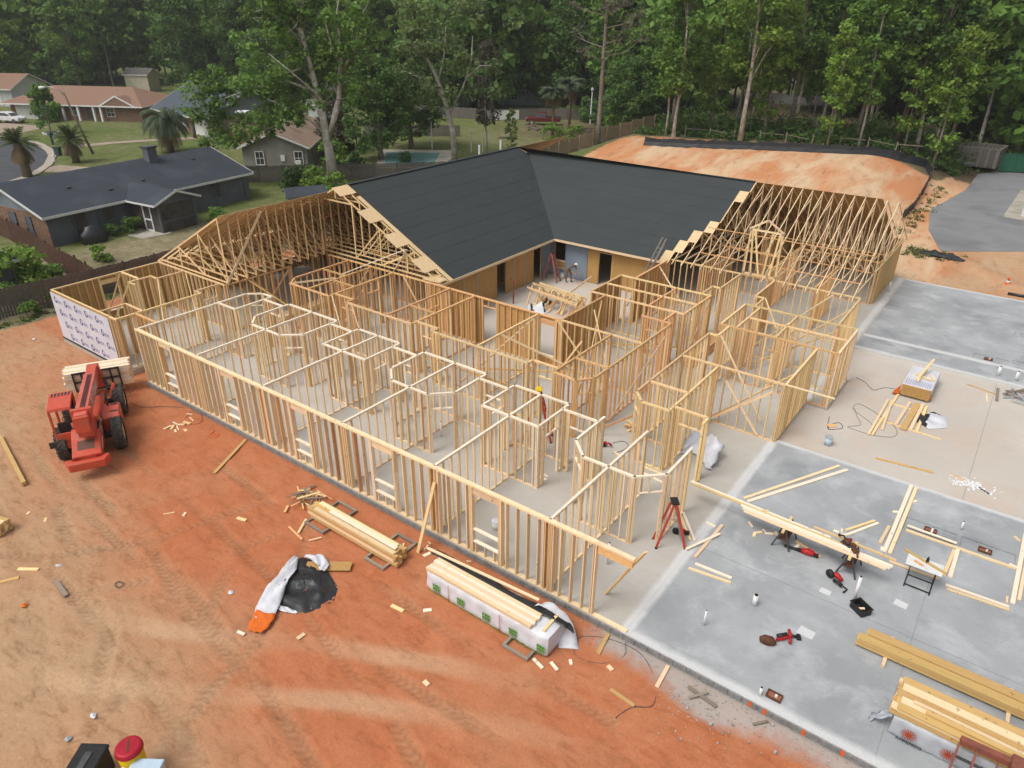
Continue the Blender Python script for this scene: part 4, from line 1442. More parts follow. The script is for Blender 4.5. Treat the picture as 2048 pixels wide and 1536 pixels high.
for k in range(5):
    b.tube([(-0.9 + 0.02 * k, -0.45, 1.35), (-0.7, -0.48 - 0.02 * k, 1.75), (-0.3 + 0.03 * k, -0.46, 1.5), (0.2, -0.45, 1.25)], 0.022, 6)
b.build('hose', 'machine_dark', TH)
# boom lettering on the side that faces the building
lm = Matrix((dv, upv, dv.cross(upv))).transposed().to_4x4()
side_v = Vector((0, -1, 0))
mt = Matrix((-dv, upv, side_v)).transposed().to_4x4() if (-dv).cross(upv).dot(side_v) > 0 else Matrix((dv, upv, side_v)).transposed().to_4x4()
mt.translation = T0 + dv * 2.6 + Vector((0, -0.238, 0))
text_mesh('lettering', 'SKYTRAK', 0.6, 'white_print', boom, mt)
b = MB()
b.add([(-0.45, -0.506, 1.0), (-0.2, -0.506, 1.0), (-0.2, -0.506, 1.32), (-0.45, -0.506, 1.32)], [(0, 1, 2, 3)])
b.add([(-1.6, -0.526, 0.85), (-0.8, -0.526, 1.0), (-0.8, -0.526, 1.18), (-1.3, -0.526, 1.02)], [(0, 1, 2, 3)])
b.add([(0.0, -0.506, 1.28), (0.75, -0.506, 1.05), (0.75, -0.506, 1.11), (0.05, -0.506, 1.46)], [(0, 1, 2, 3)])
b.build('decal', 'white_print', TH)
b = MB()
b.tube([(1.2, -0.75, 1.4), (1.2, -0.75, 1.85), (1.28, -0.75, 1.95)], 0.045, 10)
b.build('exhaust', 'machine_dark', eng)
b = MB()
for x_, y_, z_ in ((0.9, -0.525, 1.22), (-0.2, -0.346, 1.6)):
    b.box(x_, y_ - 0.66 if x_ > 0.5 else y_ - 0.17, z_ - 0.08, x_ + 0.16, y_ - 0.655 if x_ > 0.5 else y_ - 0.162, z_ + 0.04)
b.build('warning_label', 'cooler_yellow', TH)
b = MB()
b.tube([(-1.62, 0.62, 0.98), (-1.75, 0.9, 1.35), (-1.75, 0.98, 1.5)], 0.015, 6)
b.box(-1.8, 0.9, 1.45, -1.74, 1.12, 1.7)
b.build('mirror', 'machine_dark', TH)
for y_ in (-0.4, 0.38):
    b = MB()
    b.box(-2.03, y_ - 0.09, 0.88, -1.99, y_ + 0.09, 0.96)
    b.build('tail_lamp', 'tool_red', body)
b = MB()
for k in range(4):
    b.tube([T0 + dv * 0.3 + Vector((0, 0.05 * k - 0.1, 0.3)), T0 + dv * 2.0 + Vector((0, 0.05 * k - 0.1, 0.305)), T0 + dv * 4.4 + Vector((0, 0.05 * k - 0.1, 0.3))], 0.012, 6)
b.build('boom_hose', 'machine_dark', boom)
# open cab: posts, roof with slots, seat
cab = MB()
cab.extr([(-0.5, 2.35), (-0.45, 2.47), (0.55, 2.55), (0.95, 2.5), (0.95, 2.4), (0.5, 2.46), (-0.4, 2.38)], 1, 0.3, 1.12)
cabo = bevel(fix_normals(cab.build('cab_roof', 'machine_red', TH)), 0.02)
for x0 in range(6):
    bar('roof_slot', (0.48, 0.4 + x0 * 0.12, 2.552), (0.82, 0.4 + x0 * 0.12, 2.532), 0.06, 0.012, 'machine_dark', cabo)
for x, y in ((-0.45, 0.34), (-0.45, 1.08), (0.9, 0.34), (0.9, 1.08)):
    bar('cab_post', (x, y, 0.75), (x, y, 2.4), 0.08, 0.08, 'machine_red', TH, (1, 0, 0))
b = MB()
b.box(-0.5, 0.3, 0.62, 0.95, 1.12, 1.05)
b.extr([(-0.5, 0.9), (-0.5, 1.35), (-0.42, 1.35), (-0.42, 0.9)], 1, 0.3, 1.12)
bevel(fix_normals(b.build('cab_tub', 'machine_red', TH)), 0.03)
b = MB()
b.box(-0.3, 0.5, 1.05, 0.15, 0.95, 1.2)
b.box(-0.36, 0.5, 1.2, -0.24, 0.95, 1.75)
bevel(b.build('seat', 'black_plastic', TH), 0.04)
b = MB()
b.tube([(0.6, 0.7, 1.05), (0.45, 0.7, 1.5)], 0.03, 8)
b.tube([(0.45 + 0.17 * math.cos(k * math.pi / 6), 0.7 + 0.17 * math.sin(k * math.pi / 6), 1.52 + 0.05 * math.cos(k * math.pi / 6)) for k in range(13)], 0.018, 6)
b.build('steering_wheel', 'machine_dark', TH)
# fork carriage: open grid
fc = MB()
for z in (0.5, 0.95, 1.4):
    fc.stick((5.12, -1.05, z), (5.12, 0.85, z), 0.07, 0.08)
for y in (-1.05, -0.7, -0.33, 0.13, 0.5, 0.85):
    fc.stick((5.12, y, 0.46), (5.12, y, 1.44), 0.07, 0.07, (1, 0, 0))
car = fc.build('fork_carriage', 'machine_dark', TH)
for y in (-0.7, 0.5):
    b = MB()
    b.box(5.15, y - 0.07, 0.46, 6.35, y + 0.07, 0.52)
    b.build('fork', 'machine_dark', car)
# lumber on the forks
LU = thing('lumber_bundle', 'pale lumber pack carried on the red telehandler forks', 'lumber stack', TH.location, TH.rotation_euler[2])
for r in range(6):
    for c in range(6):
        z = 0.545 + r * 0.16
        x0 = 5.25 + c * 0.165
        o_ = 0.06 * ((r * 7 + c * 3) % 5)
        bar('board', (x0, -1.55 + o_ * 0.4, z), (x0, 1.2 + o_ * 0.4, z), 0.155, 0.15, 'pine_white' if (r + c) % 3 else 'pine_pale', LU)

# ================================================================== LUMBER PACKS ON THE DIRT
DZ = -0.3


def pack(name, label, x0, x1, y0, y1, z0, rows, cols, mat, loc=None, rz=0.0, jit=0.12, seed=1, mat2=None):
    t = thing(name, label, 'lumber stack', (x0, y0, z0), rz)
    rg = random.Random(seed)
    wy = (y1 - y0) / cols
    h = 0.04 if rows > 3 else 0.14
    for r in range(rows):
        for c in range(cols):
            e0, e1 = rg.uniform(-jit, jit), rg.uniform(-jit, jit)
            z = h * (r + 0.5)
            bar('board', (e0, wy * (c + 0.5), z), (x1 - x0 + e1, wy * (c + 0.5), z), wy * 0.965, h * 0.96, mat if not mat2 or rg.random() < 0.6 else mat2, t)
    return t


# pack on two lumber frames
for x0, x1, lab in ((-18.0, -16.98, 'weathered lumber frame under the pale pack, end near the scrap heap'), (-14.9, -13.96, 'weathered lumber frame under the pale pack, end near the leaning board')):
    f = thing('timber_cradle', lab, 'cradle', (x0, 11.86, DZ))
    for a, b in (((0, 0), (x1 - x0, 0)), ((0, 1.55), (x1 - x0, 1.55)), ((0.045, 0.05), (0.045, 1.5)), ((x1 - x0 - 0.045, 0.05), (x1 - x0 - 0.045, 1.5))):
        bar('rail', (a[0], a[1], 0.06), (b[0], b[1], 0.06), 0.089, 0.09, 'pine_grey', f)
pk = pack('lumber_pack', 'pale pine lumber pack resting on weathered frames on the red dirt', -18.1, -13.75, 12.12, 12.72, DZ + 0.105, 3, 4, 'pine_gold', seed=2, mat2='pine_pale')
for k, (a, b, y) in enumerate(((0.3, 4.3, 0.12), (0.2, 4.1, 0.45), (0.9, 4.2, 0.3))):
    bar('board', (a, y, 0.445 + (0.04 if k == 2 else 0)), (b, y, 0.445 + (0.04 if k == 2 else 0)), 0.15, 0.04, 'pine_white' if k == 2 else 'pine_pale', pk)
# wrapped pack
WP = thing('wrapped_lumber_pack', 'long lumber pack in white wrap with green print, opened on top, on red dirt', 'lumber stack', (-12.3, 12.1, DZ))


def wrapped(parent, L, D, H, mat, seed, sag=0.05, nx=40, top=True):
    """wrinkled sleeve round a pack: front, end and top faces"""
    rg = np.random.default_rng(seed)
    prof = [(0.02, 0.0), (-0.03, 0.12), (0.0, H * 0.35), (0.015, H * 0.7), (0.03, H - 0.05), (0.08, H), (D * 0.5, H + 0.012), (D - 0.08, H), (D - 0.02, H - 0.06), (D, H * 0.5), (D, 0.0)]
    grid = []
    for i in range(nx + 1):
        x = L * i / nx
        e = 0.06 * (1 - min(1, min(i, nx - i) / 1.5))
        row = []
        for j, (py, pz) in enumerate(prof):
            row.append((x + rg.normal(0, 0.008), py * (1 - 2 * e / D) + e + rg.normal(0, 0.012), max(0.012, pz + rg.normal(0, 0.010) - e * 0.5 * (pz > 0.2) + (0.05 * rg.random() if j in (0, 10) else 0))))
        grid.append(row)
    o = sheet('wrap_sleeve', grid, mat, parent)
    for i, nm in ((0, 'wrap_end'), (nx, 'wrap_end')):
        mb = MB()
        mb.add(grid[i], [tuple(range(len(prof)))])
        mb.build(nm, mat, parent)
    return o


WL, WDp, WH = 4.65, 1.02, 0.72
wrapped(WP, WL, WDp, WH, 'wrap_white', 4)
for k in range(5):                                                    # printed green blocks with cut letters
    x0 = 0.35 + k * 1.0
    mb = MB()
    for c in range(3):
        for (u0, u1, v0, v1) in ((0, 0.085, 0.0, 0.11), (0, 0.085, 0.135, 0.24), (0, 0.026, 0.11, 0.135)):
            mb.add([(x0 + c * 0.095 + u0, -0.052, 0.22 + v0), (x0 + c * 0.095 + u1, -0.052, 0.22 + v0), (x0 + c * 0.095 + u1, -0.052, 0.22 + v1), (x0 + c * 0.095 + u0, -0.052, 0.22 + v1)], [(0, 1, 2, 3)])
    mb.build('printed_block', 'print_green', WP)
    mb = MB()
    for c in range(7):
        mb.add([(x0 + c * 0.041, -0.052, 0.165), (x0 + c * 0.041 + 0.027, -0.052, 0.165), (x0 + c * 0.041 + 0.027, -0.052, 0.2), (x0 + c * 0.041, -0.052, 0.2)], [(0, 1, 2, 3)])
    mb.build('printed_text', 'print_dark', WP)
mb = MB()
for z in (0.07, 0.105):
    mb.add([(0.1, -0.056, z), (4.5, -0.056, z), (4.5, -0.056, z + 0.016), (0.1, -0.056, z + 0.016)], [(0, 1, 2, 3)])
mb.build('printed_stripe', 'print_green', WP)
for x in (1.0, 3.0):
    bar('strap', (x, -0.055, 0.02), (x, -0.045, WH), 0.018, 0.006, 'tool_red', WP, (1, 0, 0))
for r in range(1):
    for c in range(5):
        y = 0.1 + c * 0.12
        bar('board', (0.0 + 0.02 * (c % 3), y, WH + 0.075), (4.05 + 0.03 * (c % 2), y, WH + 0.075), 0.115, 0.115, 'pine_white' if c % 2 else 'pine_pale', WP)
grid = []
rg = np.random.default_rng(9)
for i in range(31):
    x = -0.35 + 5.25 * i / 30
    grid.append([(x + rg.normal(0, 0.02), 0.68 + 0.5 * j / 6 * (1 + 0.15 * math.sin(i * 0.6)), WH + 0.05 + rg.normal(0, 0.012) - (0.0 if j < 4 else (j - 3) * 0.22)) for j in range(7)])
sheet('torn_wrap', grid, 'wrap_black', WP, 0.004)
grid = []
for i in range(13):
    u = i / 12
    cx_, cy_ = 3.75 + 1.25 * u, 0.95 + 0.35 * math.sin(u * 2.2) - 0.55 * u * u
    zz = WH + 0.1 - 0.95 * u * u
    grid.append([(cx_ + 0.12 * (j - 1.5) * (0.4 + u), cy_ + 0.1 * (j - 1.5) + rg.normal(0, 0.012), max(zz + 0.06 * math.sin(j * 2 + i) * (1 - u * 0.5), 0.03)) for j in range(4)])
sheet('wrap_flap', grid, 'wrap_white', WP, 0.004)
tag(bar('loose_board', (-12.9, 12.86, 0.53), (-8.65, 13.16, 0.53), 0.089, 0.04, 'pine_pale'), 'single pale board lying on the black torn wrap of the white pack', 'board')
tag(bar('loose_board', (-7.9, 12.3, 0.46), (-7.92, 13.05, 0.46), 0.089, 0.038, 'pine_honey'), 'short brown board across the open end of the white wrapped pack', 'board')
f = thing('timber_cradle', 'weathered lumber frame sticking out from under the white wrapped pack', 'cradle', (-8.93, 11.72, DZ))
for a, b in (((0, 0), (0.92, 0)), ((0.045, 0.05), (0.045, 1.2)), ((0.875, 0.05), (0.875, 1.2))):
    bar('rail', (a[0], a[1], 0.05), (b[0], b[1], 0.05), 0.089, 0.075, 'pine_grey', f)

# loose boards: (start, end, width, thickness, material, label)
LB = [
    ((-24.55, 13.95, -0.27), (-23.37, 11.68, -0.26), 0.13, 0.04, 'pine_gold', 'long board lying on red dirt at the foot of the front wall'),
    ((-13.66, 13.15, -0.28), (-13.5, 13.99, 2.25), 0.14, 0.04, 'pine_honey', 'board leaning upright against the front stud wall'),
    ((-33.0, 7.65, -0.2), (-28.5, 6.78, -0.2), 0.15, 0.15, 'pine_gold', 'heavy squared post lying on tan dirt at the left edge'),
    ((-23.9, 3.1, -0.26), (-23.14, 4.45, -0.26), 0.14, 0.04, 'pine_gold', 'board at left edge on tan dirt below the cut timber stack'),
    ((-23.6, 4.6, -0.26), (-23.05, 5.0, -0.26), 0.12, 0.04, 'pine_honey', 'short board end at left edge beside the cut timber stack'),
    ((-22.0, 5.1, -0.265), (-21.1, 5.0, -0.265), 0.13, 0.05, 'pine_grey', 'short grey-brown board alone on tan dirt'),
    ((-18.29, 11.37, -0.27), (-17.34, 11.2, -0.27), 0.07, 0.04, 'pine_orange', 'thin orange stick beside the frame of the pale pack'),
    ((-18.12, 12.0, -0.25), (-17.74, 11.34, -0.27), 0.09, 0.04, 'pine_honey', 'short board propped against the lumber frame near the scrap heap'),
    ((-7.41, 15.09, 0.03), (-6.0, 14.42, 2.9), 0.14, 0.045, 'pine_honey', 'diagonal prop board under the cut-off header of the front wall'),
    ((-6.66, 13.95, -0.26), (-6.52, 13.11, -0.26), 0.11, 0.04, 'pine_gold', 'stake on red dirt leaning toward the slab corner below the front wall'),
    ((-4.72, 13.95, -0.26), (-4.66, 13.1, -0.26), 0.11, 0.04, 'pine_pale', 'stake on dirt against the grey slab edge, second from the slab corner'),
    ((-5.64, 12.28, -0.27), (-4.87, 12.21, -0.27), 0.10, 0.04, 'pine_gold', 'short board alone on the red dirt in front of the grey slab'),
    ((-3.96, 13.6, -0.2), (-3.1, 13.5, -0.25), 0.10, 0.03, 'pine_grey', 'brown lath on the rubble by the grey slab edge'),
    ((-3.8, 13.3, -0.24), (-3.45, 13.75, -0.2), 0.07, 0.03, 'pine_grey', 'thin grey lath crossing the rubble by the slab edge'),
    ((-2.13, 13.57, -0.26), (-1.85, 13.9, -0.26), 0.07, 0.04, 'pine_grey', 'grey stick on dirt beside the orange marks of the slab edge'),
    # on the near grey slab
    ((-5.74, 22.5, 0.025), (-3.45, 26.95, 0.025), 0.12, 0.04, 'pine_pale', 'upper of two long boards lying diagonally on the grey slab'),
    ((-5.56, 22.4, 0.025), (-3.12, 26.85, 0.025), 0.14, 0.04, 'pine_white', 'lower of two long boards lying diagonally on the grey slab'),
    ((-2.2, 22.86, 0.025), (-1.5, 24.06, 0.025), 0.10, 0.04, 'pine_honey', 'short board beside the cut ends, upper of its pair on grey slab'),
    ((-2.06, 22.7, 0.025), (-1.37, 24.0, 0.025), 0.10, 0.04, 'pine_white', 'short board beside the cut ends, lower of its pair on grey slab'),
    ((-0.86, 22.48, 0.025), (-0.86, 27.25, 0.025), 0.13, 0.04, 'pine_white', 'long wall plate lying on the slab nearest the drain recess'),
    ((-0.70, 22.5, 0.025), (-0.68, 27.2, 0.025), 0.12, 0.04, 'pine_pale', 'long wall plate lying alongside another left of the drain recess'),
    ((-1.08, 22.85, 0.025), (-1.02, 24.05, 0.025), 0.11, 0.04, 'pine_pale', 'short board left of the paired long plates on the grey slab'),
    ((-0.5, 24.42, 0.06), (1.05, 24.4, 0.06), 0.09, 0.04, 'pine_white', 'board laid along the first drain recess of the grey slab'),
    ((-0.5, 24.16, 0.03), (2.78, 24.2, 0.03), 0.12, 0.05, 'pine_pale', 'long board laid along the edge of both drain recesses'),
    ((0.95, 22.43, 0.025), (1.03, 24.0, 0.025), 0.10, 0.04, 'pine_honey', 'plate right of the white work table, left of its pair'),
    ((1.12, 22.44, 0.03), (1.13, 24.1, 0.03), 0.12, 0.05, 'pine_white', 'plate right of the white work table, right of its pair'),
    ((-0.62, 22.06, 0.03), (0.85, 22.12, 0.03), 0.11, 0.04, 'pine_pale', 'board on the slab passing behind the white work table'),
    ((1.06, 21.96, 0.03), (2.78, 22.06, 0.03), 0.10, 0.04, 'pine_white', 'rear of two long boards right of the white work table'),
    ((1.11, 21.78, 0.03), (2.8, 21.92, 0.03), 0.10, 0.04, 'pine_pale', 'front of two long boards right of the white work table'),
    ((2.85, 22.3, 0.03), (2.92, 26.5, 0.03), 0.13, 0.04, 'pine_white', 'long wall plate on the grey slab at the right edge'),
    ((3.0, 22.6, 0.03), (3.05, 25.0, 0.03), 0.1, 0.04, 'pine_pale', 'shorter plate beside the long plate at the right edge'),
    ((-3.42, 21.2, 0.03), (-2.5, 20.88, 0.03), 0.10, 0.04, 'pine_honey', 'board under the red leaf blower on the grey slab'),
    ((-6.26, 18.48, 0.07), (-5.66, 19.94, 0.07), 0.09, 0.04, 'pine_white', 'upper board of the crossed pair at the slab seam'),
    ((-5.88, 18.34, 0.025), (-5.79, 20.5, 0.025), 0.11, 0.04, 'pine_pale', 'lower board of the crossed pair at the slab seam'),
    ((-6.3, 20.3, 0.025), (-5.95, 20.26, 0.025), 0.08, 0.04, 'pine_white', 'short stick next to the crossed boards at the slab seam'),
    ((-5.74, 18.05, 0.025), (-4.52, 18.12, 0.025), 0.10, 0.04, 'pine_white', 'rear of two short parallel boards on the dark grey slab'),
    ((-5.83, 17.72, 0.025), (-4.46, 17.9, 0.025), 0.10, 0.04, 'pine_pale', 'front of two short parallel boards on the dark grey slab'),
    ((-7.36, 20.25, 0.03), (-6.36, 19.05, 0.03), 0.09, 0.04, 'pine_pale', 'left of two boards lying behind the red stepladder'),
    ((-7.22, 20.34, 0.03), (-6.22, 19.1, 0.03), 0.09, 0.04, 'pine_white', 'right of two boards lying behind the red stepladder'),
    ((-11.2, 22.3, 0.03), (-10.7, 22.15, 0.03), 0.09, 0.04, 'pine_pale', 'short board on the floor in the corridor opening'),
    ((-9.6, 21.7, 0.03), (-8.5, 21.54, 0.03), 0.10, 0.04, 'pine_white', 'nearer of two boards on the floor beyond the open bathroom frame'),
    ((-9.85, 22.08, 0.03), (-8.82, 22.05, 0.03), 0.10, 0.04, 'pine_pale', 'farther of two boards on the floor beyond the open bathroom frame'),
    ((-12.65, 19.0, 0.025), (-12.3, 18.98, 0.025), 0.09, 0.04, 'pine_white', 'pale offcut on the floor of the front room'),
    # sandy court
    ((-2.43, 28.62, -0.075), (-0.33, 28.9, -0.075), 0.10, 0.04, 'pine_gold', 'single yellow board on the sandy court near the grey slab'),
    ((-3.1, 30.36, -0.05), (-3.1, 34.3, -0.05), 0.1, 0.04, 'pine_pale', 'leftmost of the spread boards on the sandy court'),
    ((-2.97, 30.45, -0.05), (-2.83, 35.2, -0.05), 0.1, 0.04, 'pine_honey', 'long board in the spread on the sandy court, second from its left'),
    ((-2.72, 31.15, -0.05), (-2.93, 34.25, -0.02), 0.1, 0.04, 'pine_pale', 'slanted board in the spread on the sandy court, third from its left'),
    ((-2.33, 32.02, -0.05), (-2.22, 34.7, -0.05), 0.14, 0.04, 'pine_pale', 'wide board in the spread on the sandy court, fourth from its left'),
    ((-1.98, 31.74, -0.04), (-1.9, 34.7, -0.04), 0.26, 0.06, 'pine_gold', 'broad darker plank amid the spread of boards on the sandy court'),
    ((-1.72, 31.97, -0.05), (-1.69, 34.83, -0.05), 0.14, 0.04, 'pine_pale', 'board right of the broad plank on the sandy court'),
    ((-1.47, 32.0, -0.05), (-1.52, 34.7, -0.05), 0.12, 0.04, 'pine_honey', 'board half under the torn white wrap on the sandy court'),
    ((-3.13, 32.1, -0.085), (-0.5, 31.9, -0.085), 0.1, 0.028, 'pine_honey', 'cross board under the spread boards, nearer one'),
    ((-3.0, 34.05, -0.085), (-1.3, 34.0, -0.085), 0.1, 0.028, 'pine_honey', 'cross board under the spread boards, farther one'),
    ((-4.75, 30.1, -0.08), (-4.45, 30.35, -0.08), 0.25, 0.03, 'pine_orange', 'short brown plank on orange dust at the court corner'),
    ((-0.3, 38.5, -0.08), (1.0, 38.1, -0.08), 0.06, 0.04, 'pine_gold', 'thin board pointing at the pile of grey pipes'),
    ((0.97, 38.9, -0.07), (1.06, 37.36, -0.07), 0.12, 0.05, 'pine_grey', 'grey board standing apart left of the grey pipes'),
    ((0.58, 37.9, -0.08), (0.72, 36.95, -0.08), 0.06, 0.04, 'pine_pale', 'thin short board left of the grey pipes'),
]
for a, b, wd, th, m, lab in LB:
    tag(bar('loose_board', a, b, wd, th, m), lab, 'board')
# short cut blocks, alike
OFF = [(-28.0, 12.6), (-28.15, 12.45), (-27.75, 12.7), (-27.9, 12.95), (-28.2, 12.85), (-27.6, 12.5), (-27.85, 13.2), (-28.45, 13.7), (-27.95, 13.5), (-27.3, 12.8), (-34.2, 13.7), (-34.0, 13.4), (-33.7, 13.5), (-33.4, 13.2), (-26.5, 6.1), (-25.6, 6.3), (-13.88, 8.39), (-13.67, 13.75), (-13.34, 13.26), (-13.6, 13.5), (-11.98, 13.86), (-7.72, 11.8), (-7.3, 12.0), (-7.0, 12.4), (-14.2, 12.7), (-14.5, 12.9), (-14.3, 13.1), (-22.4, 9.2), (-21.9, 9.5), (-20.0, 10.6), (-12.4, 10.9), (-11.6, 11.4), (-9.8, 9.4), (-17.0, 11.5), (-8.0, 3.6), (-6.9, 6.2), (-15.4, 7.4), (-6.0, 12.9)]
rg = random.Random(5)
for x, y in OFF:
    l_, an = rg.uniform(0.07, 0.25), rg.uniform(0, 3.1)
    o = bar('wood_offcut', (x - l_ * math.cos(an), y - l_ * math.sin(an), DZ + 0.03), (x + l_ * math.cos(an), y + l_ * math.sin(an), DZ + 0.035), rg.choice((0.05, 0.09, 0.12)), 0.04, rg.choice(('pine_pale', 'pine_white', 'pine_honey')))
    tag(o, 'small pale lumber offcut lying loose on the dirt', 'offcut', 'offcuts scattered on the dirt')
OFF2 = [(-3.3, 21.0), (-4.6, 20.9), (-4.5, 21.1), (-4.3, 21.05), (-4.7, 20.7), (-5.0, 21.15), (-4.1, 21.2), (-2.45, 22.6), (-2.3, 22.75), (-2.15, 22.6), (-0.95, 22.6), (-0.55, 26.2), (-0.95, 25.1), (2.7, 22.4), (2.75, 24.3), (2.7, 26.0), (-12.5, 19.2), (-10.1, 23.9)]
for x, y in OFF2:
    l_, an = rg.uniform(0.06, 0.17), rg.uniform(0, 3.1)
    o = bar('wood_offcut', (x - l_ * math.cos(an), y - l_ * math.sin(an), 0.022), (x + l_ * math.cos(an), y + l_ * math.sin(an), 0.022), rg.choice((0.06, 0.1)), 0.04, rg.choice(('pine_pale', 'pine_white')))
    tag(o, 'small pale lumber offcut lying on the concrete slab', 'offcut', 'offcuts scattered on the slab')
# timber stack at the left edge
t = thing('timber_stack', 'square timber stack cut off by the left edge of the dirt lot', 'lumber stack', (-27.9, 4.2, DZ), rad(20))
for r in range(3):
    for c in range(4):
        bar('board', (-1.2, 0.14 * c, 0.1 + 0.15 * r), (2.15 + 0.05 * ((r + c) % 2), 0.14 * c, 0.1 + 0.15 * r), 0.135, 0.145, 'pine_gold' if c % 2 else 'pine_pale', t)
# scrap heap
t = thing('scrap_heap', 'tangled heap of thin scrap laths beside the pale lumber pack', 'scrap heap', (-19.0, 12.75, DZ))
for k in range(34):
    an = rg.uniform(0, 3.14)
    l_ = rg.uniform(0.3, 0.95)
    cx_, cy_ = rg.gauss(0, 0.33), rg.gauss(0, 0.3)
    z = 0.02 + 0.012 * (34 - k) * math.exp(-(cx_ ** 2 + cy_ ** 2) * 3) + 0.01
    bar('lath', (cx_ - l_ / 2 * math.cos(an), cy_ - l_ / 2 * math.sin(an), z), (cx_ + l_ / 2 * math.cos(an), cy_ + l_ / 2 * math.sin(an), z + rg.uniform(-0.01, 0.06)), rg.choice((0.03, 0.05, 0.09)), 0.022, rg.choice(('pine_grey', 'pine_honey', 'pine_grey', 'pine_orange')), t)
# OSB offcut and the tarp
t = thing('plywood_offcut', 'wide sheet offcut lying half under the black and white tarp', 'panel', (-15.4, 10.85, DZ))
bar('panel', (-0.75, -0.45, 0.06), (0.5, 0.42, 0.1), 0.42, 0.02, 'osb', t)


def crumple(name, label, cat, loc, outline, h, mats, seed, n=18, facef=None):
    """a crumpled sheet filling `outline` (local xy polygon), with folds h high"""
    t = thing(name, label, cat, loc)
    rgn = np.random.default_rng(seed)
    P = [Vector((*p, 0)) for p in outline]
    c = sum(P, Vector()) / len(P)
    m = len(P) * 4
    ring = []
    for i in range(m):
        k, f = divmod(i, 4)
        ring.append(P[k].lerp(P[(k + 1) % len(P)], f / 4))
    ph = rgn.uniform(0, 6.3, 6)
    mb = MB()
    vs, fs = [], []
    for j in range(n + 1):
        u = j / n
        for i in range(m):
            p = c.lerp(ring[i], u)
            fold = (1 - abs(math.sin(p.x * 2.6 + ph[0] + 0.9 * math.sin(p.y * 2.7 + ph[1])))) * 0.55 + (1 - abs(math.sin(p.y * 3.6 + ph[2] + 1.2 * math.sin(p.x * 3.1 + ph[3])))) * 0.45
            z = h * fold * (1 - u ** 3) + 0.015 + abs(rgn.normal(0, 0.012)) * (0.4 + h * 4)
            vs.append((p.x, p.y, z))
    for j in range(n):
        for i in range(m):
            a, b = j * m + i, j * m + (i + 1) % m
            fs.append((a, b, b + m, a + m))
    mb.add(vs, fs)
    if facef:
        mb.mi = [facef(sum(vs[q][0] for q in f_) / 4, sum(vs[q][1] for q in f_) / 4) for f_ in fs]
    mb.build('sheet', mats, t, True)
    return t


TP = crumple('tarp', 'crumpled black and white lumber wrap with orange corner on red dirt', 'tarp', (-15.5, 9.4, DZ),
             [(-0.55, -0.75), (0.3, -0.55), (0.95, -0.4), (1.25, 0.05), (1.32, 0.5), (0.95, 1.0), (0.2, 1.25), (-0.6, 1.35), (-1.15, 1.2), (-1.25, 0.75), (-0.95, 0.0)], 0.26, ['wrap_black'], 3, 20)


def ribbon(nm, mat, path, wds, zs, seed, nw=7):
    """a folded strip of sheet along a path"""
    rgn = np.random.default_rng(seed)
    P = [Vector((*p, 0)) for p in path]
    grid = []
    N = 26
    for i in range(N + 1):
        u = i / N * (len(P) - 1)
        k_ = min(int(u), len(P) - 2)
        f_ = u - k_
        p = P[k_].lerp(P[k_ + 1], f_)
        d = (P[min(k_ + 1, len(P) - 1)] - P[max(k_ - 0, 0)]).normalized()
        n_ = Vector((-d.y, d.x, 0))
        w_ = wds[k_] * (1 - f_) + wds[k_ + 1] * f_
        z_ = zs[k_] * (1 - f_) + zs[k_ + 1] * f_
        grid.append([p + n_ * w_ * (j / (nw - 1) - 0.5) + Vector((0, 0, z_ * (0.75 + 0.25 * math.sin(j * 1.4 + i * 0.5)) + 0.03 * abs(math.sin(i * 0.9 + j * 2.1)) + abs(rgn.normal(0, 0.008)))) for j in range(nw)])
    return sheet(nm, grid, mat, TP, 0.004)


ribbon('white_face', 'wrap_white', [(0.25, -1.35), (-0.1, -0.9), (-0.45, -0.25), (-0.8, 0.45), (-1.15, 1.05)], [0.62, 0.72, 0.55, 0.5, 0.12], [0.06, 0.16, 0.3, 0.3, 0.2], 5)
ribbon('orange_corner', 'print_orange', [(0.4, -1.75), (0.3, -1.5), (0.14, -1.12)], [0.45, 0.68, 0.66], [0.06, 0.1, 0.19], 6)
ribbon('white_face', 'wrap_white', [(-1.0, 1.25), (-0.6, 1.42), (-0.15, 1.35), (0.1, 1.15)], [0.1, 0.35, 0.4, 0.2], [0.12, 0.2, 0.2, 0.2], 7)
ribbon('white_face', 'wrap_white', [(0.1, -0.72), (0.45, -0.62), (0.8, -0.5)], [0.16, 0.2, 0.06], [0.05, 0.05, 0.04], 8)
# bottom-left: cooler, ice chest, black box
t = thing('drinks_cooler', 'round yellow drinks cooler with red lid at the bottom edge', 'cooler', (-13.62, 3.3, DZ))
b = MB()
b.tube([(0, 0, 0.0), (0, 0, 0.1), (0, 0, 0.82), (0, 0, 0.86)], [0.24, 0.26, 0.29, 0.28], 28)
bd = b.build('body', 'cooler_yellow', t, True)
b = MB()
b.tube([(0, 0, 0.86), (0, 0, 0.9), (0, 0, 1.0), (0, 0, 1.03)], [0.30, 0.315, 0.30, 0.26], 28)
lid = bevel(b.build('lid', 'cooler_red', t), 0.02)
bar('handle_slot', (-0.16, 0.1, 1.034), (0.16, -0.1, 1.034), 0.05, 0.006, 'leather', lid)
b = MB()
b.stick((0.1, -0.30, 0.6), (0.22, -0.24, 0.6), 0.02, 0.12)
b.build('label', 'white_print', bd)
t = thing('ice_chest', 'pale blue ice chest beside the yellow cooler at the bottom edge', 'cooler', (-12.95, 3.2, DZ), rad(35))
b = MB()
b.box(-0.35, -0.55, 0.0, 0.35, 0.35, 0.62)
bevel(b.build('body', 'cooler_blue', t), 0.04)
b = MB()
b.box(-0.37, -0.57, 0.63, 0.37, 0.37, 0.74)
bevel(b.build('lid', 'cooler_blue', t), 0.03)
